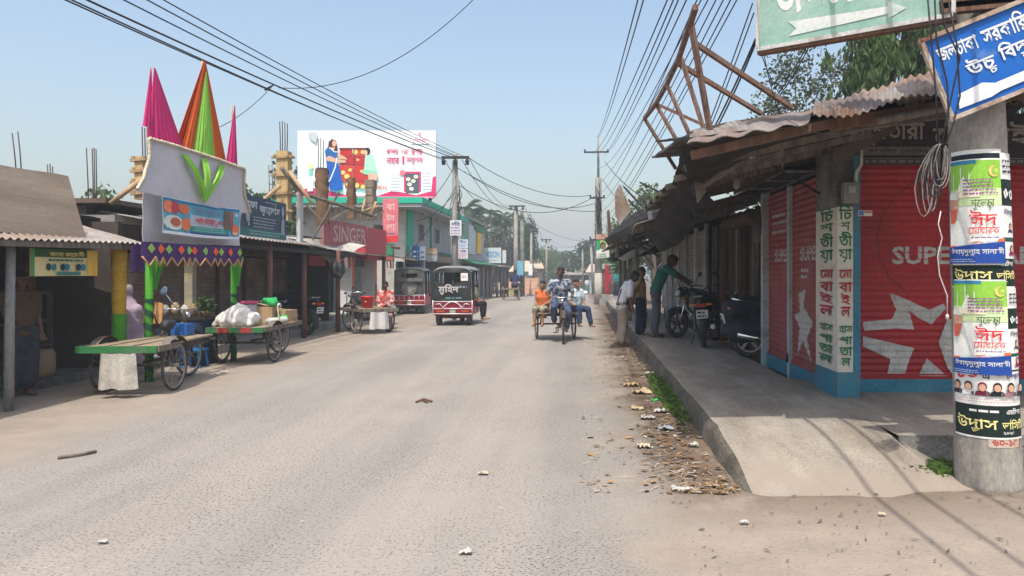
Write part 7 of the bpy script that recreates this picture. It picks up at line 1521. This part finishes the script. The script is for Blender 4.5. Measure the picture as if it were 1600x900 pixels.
# ================================================================== street clutter at the far end
rpst = thing('banner_post', 'red cloth covered post standing at the footway near the far right pole', 'post', at(948, 466, 42)*V((1, 1, 0)))
g = MB(); x = at(948, 466, 42).x; g.slab(lambda u, v: V((x-.14+.28*u+.03*sin(v*9), 41.9+.03*sin(u*9+v*5), .05+1.9*v)), 6, 10, (0, .02, 0)); g.build('cloth', mt('red_cloth', (.4, .04, .05), .8, .2), rpst); g = MB(); g.cyl((x, 42, -.1), (x, 42, 2.0), .05); g.build('post', RUST, rpst)
g = MB(); g.bb((.85, 34.4, -.05), (1.3, 35.2, .3)); g.box((1.1, 34.8, .4), (.4, .5, .2), .2); tag(g.build('rubble_block', CONC, None, org=(1.1, 34.8, 0)), 'broken concrete blocks piled at the foot of the far right pole', 'rubble')
g = MB(); g.cap((.2, 76, -.6), (.5, 76, -.55), .25, .2); blob('sack', g, .05, WHITE, None, 2, .02, 4, org=(.3, 76, -.75), label='white sack on the ground in front of the distant crowd', cat='sack')
def stall(lab, px, Y, w, c, gz=None):
    x = (px-VX)/F*Y; gz = dip(Y); t = thing('market_stall', lab, 'stall', (x, Y, gz))
    for sx in (-1, 1):
        for dy in (0, 1.6): g = MB(); g.cyl((x+sx*w/2, Y+dy, gz), (x+sx*w/2, Y+dy, gz+2.0), .05); g.build('post', WOODG, t)
    g = MB(); g.slab(lambda u, v: V((x-w/2-.2+(w+.4)*u, Y-.3+2.2*v, gz+2.0+.35*v+.04*noise.noise(V((u*5, v*3, px))))), 8, 3, (0, 0, -.04)); g.build('awning', c, t)
    g = MB(); g.bb((x-w/2, Y+.2, gz), (x+w/2, Y+1.2, gz+.8)); g.build('counter', mt('stall_wood', (.14, .1, .07), .9, .3), t)
for a in (('market stall with a pale tin awning behind the crowd', 901, 92, 3.2, TIN), ('market stall with a brown awning behind the person in cyan', 924, 96, 3.0, mt('brown_awning', (.16, .1, .07), .8)), ('stall with a grey awning behind the red banner post', 956, 62, 1.0, TIND), ('stall with a whitish awning behind the pedalling man', 884, 104, 4.0, WHITE), ('roadside stall with a greenish awning under the far awnings', 962, 52, 1.6, mt('green_awning', (.12, .2, .15), .8))): stall(*a)
def parked(lab, px, Y, c):
    x = (px-VX)/F*Y; z = dip(Y); t = thing('parked_bus', lab, 'bus', (x, Y, z)); g = MB(); g.bb((x-1.0, Y, z+.4), (x+1.0, Y+6, z+2.5)); g.bb((x-.95, Y+.05, z+2.5), (x+.95, Y+5.9, z+2.62)); g.build('body', c, t)
    g = MB(); g.bb((x-.85, Y-.03, z+1.4), (x+.85, Y-.003, z+2.2)); g.build('windscreen', mt('dark_glass', (.02, .022, .025), .2), t)
    for s in (-1, 1): g = MB(); g.lathe([(0, -.1), (.4, -.1), (.42, 0), (.4, .1), (0, .1)], (x+s*.85, Y+1, z+.42), 'X', 16); g.build('wheel', RUBBER, t); g = MB(); g.bb((x+s*.7-.12, Y-.03, z+.7), (x+s*.7+.12, Y-.003, z+.9)); g.build('headlight', WHITE, t)
parked('distant dark blue grey vehicle parked at the road bend behind the pedalling man', 862, 100, mt('bus_blue', (.1, .13, .18), .5))
# ================================================================== overhead wires
def wire(lab, a, b, sag, r=.012, n=22, grp=None):
    a, b = V(a), V(b); g = MB(); g.tube([a.lerp(b, i/n)-V((0, 0, sag*4*(i/n)*(1-i/n))) for i in range(n+1)], r, 5); return tag(g.build('overhead_wire', CABLE, None, org=a), lab, 'wire', grp)
LW = 'wires running along the left side of the street'
for i, (p0, p1, r) in enumerate((((76, -12, 9), (690, 247, 29.3), .012), ((86, -12, 9), (699, 252, 29.3), .012), ((106, -14, 9.5), (711, 247, 29.3), .016), ((170, -12, 9.5), (716, 246, 29.3), .011), ((208, -12, 10), (722, 247, 29.3), .011), ((238, -10, 10), (731, 247, 29.3), .01))):
    wire('black wire sweeping down from the upper left to the crossarm pole', at(*p0), at(*p1), .12, r, 22, LW)
wire('single thin wire hanging in a deep curve in the upper middle sky', at(435, 137, 17), at(745, -6, 17), .62, .01); wire('faint thin wire rising from the gate side to the upper left wires', at(340, 200, 16), at(427, 133, 17), .1, .008)
g = MB(); g.cap(at(415, 140, 17), at(427, 133, 17), .03, .02); tag(g.build('wire_joint', BLACKM, None, org=at(420, 137, 17)), 'small dark joint where thin wires meet left of the middle sky', 'wire joint')
RW = 'wires running along the right side of the street'
pt = lambda px, py: at(px, py, 35.9)
for i, (x0, n_, tx, ty) in enumerate(((1002, 0, 933, 214), (1013, 0, 934, 214), (1062, 0, 925, 240), (1072, 0, 930, 241), (1080, 0, 945, 240), (1096, 0, 944, 242), (1110, 0, 940, 300), (1123, 0, 938, 262), (1136, 0, 938, 285), (1146, 0, 941, 315), (1158, 0, 940, 330), (1170, 0, 938, 345), (1182, 0, 942, 355))):
    Y0 = 5.6; a = at(x0+18, -90, Y0); wire('black wire fanning out from the far right pole to the upper right', a, pt(tx, ty), .25+.05*(i % 4), .0075 if i < 6 else .0065, 26, RW)
for i, (p0, p1) in enumerate((((1178, 20), (1085, 260)), ((1181, 60), (1102, 225)), ((1192, 40), (1120, 200)), ((1262, 70), (1205, 160)), ((1268, 66), (1210, 160)), ((1176, 5), (1070, 290)))): wire('dark service wire dropping behind the rusty frame towards the roof', at(*p0, 9.5), at(*p1, 13), .05, .014 if i in (1, 2) else .009, 12, 'service wires behind the rusty frame')
for i, (p0, p1, s) in enumerate((((1187, 78, 6), (1235, 160, 9), .1), ((1192, 78, 6), (1228, 190, 8), .12))): wire(('upper', 'lower')[i]+' thin loose wire from the corner of the green board to the tin roof', at(*p0), at(*p1), s, .004)
CW = 'wires crossing the far street'
for i, (p0, Y0, p1, Y1, s) in enumerate((((733, 247), 29.3, (795, 322), 55.8, .5), ((722, 250), 29.3, (806, 322), 55.8, .9), ((694, 250), 29.3, (818, 323), 55.8, 1.4), ((733, 247), 29.3, (925, 305), 35.8, .55), ((725, 268), 29.3, (930, 318), 35.8, .7), ((718, 290), 29.3, (932, 305), 35.8, .95), ((714, 262), 29.3, (934, 330), 35.8, .5), ((820, 322), 55.8, (841, 357), 65.8, .5), ((800, 322), 55.8, (825, 357), 65.8, .6), ((841, 357), 65.8, (860, 374), 94.8, .8), ((820, 340), 55.8, (926, 376), 75, .6), ((862, 376), 94.8, (930, 376), 75, .7), ((846, 374), 94.8, (904, 384), 88, .6), ((663, 322), 28.2, (709, 262), 29.3, .15), ((700, 335), 33, (712, 275), 29.3, .15), ((650, 345), 29, (711, 300), 29.3, .25), ((630, 405), 28, (713, 290), 29.3, .2), ((945, 252), 35.8, (1040, 330), 14, .2), ((942, 280), 35.8, (1010, 345), 16, .2), ((940, 365), 35.8, (985, 390), 19, .1))): wire('thin black wire strung between the far poles and roofs', at(*p0, Y0), at(*p1, Y1), s, .014 if Y0 > 20 else .008, 16, CW)
# ================================================================== litter, leaves and grass
g = MB(); R_ = random.Random(8)
for i in range(2200):
    y = 5.2+R_.random()**1.6*12; c = .86+.12*sin(y*1.7); x = R_.gauss(c, .17) if i % 5 else R_.uniform(.0, 1.1)
    if x > 1.12: continue
    s = R_.uniform(.008, .04); k_ = i % 7 == 0; s = s*2.6 if k_ else s*R_.choice((.6, .8, 1.3)); a = R_.random()*6.28; d = V((cos(a), sin(a), R_.uniform(-.02, .05) if k_ else R_.uniform(-.1, .3)))*s; w = V((-sin(a), cos(a), R_.uniform(-.2, .2)))*(.003 if k_ else s*R_.uniform(.2, .7)); p = V((x, y, .008+R_.random()*.015)); g.add([p-d, p+w, p+d, p-w], [(0, 1, 2, 3)], 2 if k_ else (1, 1, 0, 1, 3, 1, 1)[i % 7])
o = g.build('leaf_litter', [mt('dead_leaf', (.33, .2, .09), .9), mt('brown_leaf', (.16, .09, .045), .9), mt('straw', (.5, .39, .22), .9), mt('grey_scrap', (.4, .36, .32), .9)]); o['kind'] = 'stuff'
g = MB()
for i in range(900):
    x, y = R_.uniform(-5.8, 1.0), 3.6+R_.random()**1.5*18
    if i % 3 == 0: x, y = R_.uniform(.6, 3.2), R_.uniform(3.4, 5.3)
    s = R_.uniform(.002, .006) if i % 12 else R_.uniform(.006, .013); a = R_.random()*6.28; d = V((cos(a), sin(a), .15))*s*R_.uniform(1, 3); w = V((-sin(a), cos(a), .1))*s*.7; p = V((x, y, .007)); g.add([p-d, p+w, p+d, p-w, p+V((0, 0, s*.8))], [(0, 1, 4), (1, 2, 4), (2, 3, 4), (3, 0, 4)], i % 3)
o = g.build('road_grit', [mt('grit_dark', (.13, .11, .09), .9), mt('grit_pale', (.45, .4, .34), .9), mt('twig_bits', (.22, .15, .08), .9)]); o['kind'] = 'stuff'
def tuft(name, lab, c, n, r, h, stuff=False):
    g = MB(); R2_ = random.Random(n)
    for i in range(n):
        x, y = R2_.gauss(0, r[0]*.5), R2_.gauss(0, r[1]*.5); a = R2_.random()*6.28; d = V((cos(a), sin(a), 0)); s = h*R2_.uniform(.5, 1.1); w = V((-d.y, d.x, 0))*.0032; p = V(c)+V((x, y, 0)); g.add([p-w, p+w, p+d*s*.35+V((0, 0, s*.75))+w*.7, p+d*s*.8+V((0, 0, s*.8))], [(0, 1, 2, 3)], i % 2)
    o = g.build(name, [mt('grass_blade', (.12, .2, .03), .7, .3, 3, 0, trans=.2), mt('grass_blade_dark', (.06, .12, .025), .7, .3, 3, 0, trans=.2)], None, org=c)
    if stuff: o['kind'] = 'stuff'
    else: tag(o, lab, 'grass tuft')
tuft('grass_tuft', 'bright green grass tuft at the foot of the concrete pole', gd(1466, 742), 900, (.2, .14), .11)
tuft('grass_strip', '', (1.06, 9.3, 0), 2200, (.09, 1.3), .1, True)
def scrap(name, lab, px, py, s, col, n=5, z=0.):
    c = gd(px, py, z); g = MB(); q = R_.random()*9; s *= .62
    g.slab(lambda u, v: c+V(((u-.5)*s*(1+.4*noise.noise(V((u*3, q, 0)))), (v-.5)*s*.7*(1+.5*noise.noise(V((q, v*3, 1)))), .012+abs(s*.38*noise.noise(V((u*3.3+q, v*3.3, q)))))), 8, 8, (0, 0, .002)); tag(g.build(name, col, None, org=c), lab, 'litter')
PLW = mt('white_plastic_scrap', (.52, .5, .47), .7, .2, 20, col2=(.33, .3, .26), mix=.4); WHITE = PLW; 
for a in (('plastic_scrap', 'crumpled white plastic bag on the dirt near the end of the kerb', 1063, 767, .2, PLW), ('plastic_scrap', 'white plastic scrap on the brown dirt beside the kerb', 1083, 698, .16, PLW), ('plastic_scrap', 'green plastic wrapper in the gutter litter by the kerb', 1024, 628, .2, GPL), ('plastic_scrap', 'blue white wrapper in the gutter close to the kerb face', 1058, 627, .18, mt('blue_wrapper', (.4, .5, .62), .5)), ('plastic_scrap', 'dirty white wrapper lying in the wet gutter below the green one', 1032, 645, .26, PLW), ('plastic_scrap', 'pale wrapper beside the kerb shadow in the gutter', 1060, 645, .2, PLW), ('paper_scrap', 'small white box scrap in the dark gutter', 1066, 662, .1, WHITE), ('paper_scrap', 'white paper scrap on the road at the bottom of the picture', 727, 866, .11, WHITE), ('paper_scrap', 'white crumpled scrap on the sand in front of the loaded tricycle', 350, 583, .2, WHITE), ('paper_scrap', 'pale scrap on the concrete ramp left of the pole', 1252, 757, .06, WHITE), ('paper_scrap', 'flat pale leaf scrap on the dust below the ramp', 1378, 806, .07, mt('tan_scrap', (.5, .4, .28), .9)), ('paper_scrap', 'white scrap on the dust at the left below the ramp', 1163, 819, .08, WHITE), ('paper_scrap', 'pale scrap near the foot of the concrete pole', 1516, 757, .07, WHITE), ('paper_scrap', 'pale flat scrap on the road left of the middle', 755, 742, .11, mt('tan_scrap', (.5, .4, .28))), ('paper_scrap', 'white scrap lying on the road at the lower left', 160, 850, .08, WHITE), ('cardboard_scrap', 'brown cardboard scrap in the pile of husks by the kerb', 985, 604, .3, CARD), ('husk', 'pale dry banana husk on the gutter litter', 1003, 615, .34, mt('straw', (.5, .39, .22)))): scrap(*a)
g = MB(); g.tube([gd(90, 718)+V((0, 0, .015)), gd(122, 714)+V((0, 0, .02)), gd(150, 708)+V((0, 0, .015))], .014, 6); tag(g.build('stick', WOODG, None, org=gd(120, 714)), 'dark straight stick lying on the road at the left', 'stick')
g = MB(); g.tube([gd(650, 630)+V((0, 0, .015)), gd(662, 627)+V((0, 0, .03)), gd(675, 629)+V((0, 0, .015))], .014, 5); g.tube([gd(660, 627)+V((0, 0, .015)), gd(668, 631)+V((0, 0, .02))], .01, 5); tag(g.build('twig', WOODR, None, org=gd(660, 628)), 'small brown forked twig in the middle of the road', 'twig')

for k, (x, lab) in enumerate(((1.62, 'inner black service cable overhead between the corner pole and the street behind'), (1.95, 'middle black service cable overhead between the corner pole and the street behind'), (2.4, 'outer black service cable overhead between the corner pole and the street behind'))): wire(lab, (x, -9, 4.7+.1*k), (x+.25, 5.3, 4.5+.1*k), .15, .02)
R_ = random.Random(77)
for i, (px, py, c, lab) in enumerate(((1012, 655, (.45, .43, .4), 'pale crushed wrapper left of the wet gutter, beside the dark soil'), (1046, 612, (.5, .2, .12), 'faded reddish wrapper at the edge of the grass strip'), (1015, 585, (.5, .47, .42), 'off-white torn bag scrap at the far end of the grass strip'), (1040, 672, (.3, .32, .36), 'greyish flattened packet on the brown soil nearest the kerb bend'), (996, 640, (.42, .33, .2), 'tan paper packet on the road side of the litter'), (1006, 700, (.5, .42, .3), 'straw coloured flattened packet on the dusty road edge'))): scrap('wrapper', lab, px, py, .22, mt('wrapper_%s' % ('pale', 'red', 'bag', 'grey', 'tan', 'straw')[i], c, .7, .25, 18, .1))
# ------------------------------------------------------------------ the hazy air
m = bpy.data.materials.new('hazy_air'); m.use_nodes = True; n = m.node_tree.nodes
n.remove(n['Principled BSDF'])
pv = n.new('ShaderNodeVolumePrincipled'); pv.inputs['Color'].default_value = (.86, .94, 1, 1); pv.inputs['Density'].default_value = HAZE; pv.inputs['Anisotropy'].default_value = .0
m.node_tree.links.new(pv.outputs[0], n['Material Output'].inputs['Volume'])
g = MB(); g.bb((-1510, -70, -2.5), (1510, 1510, 22)); o = g.build('haze', m); o['kind'] = 'stuff'
bpy.data.scenes.remove(SCR)
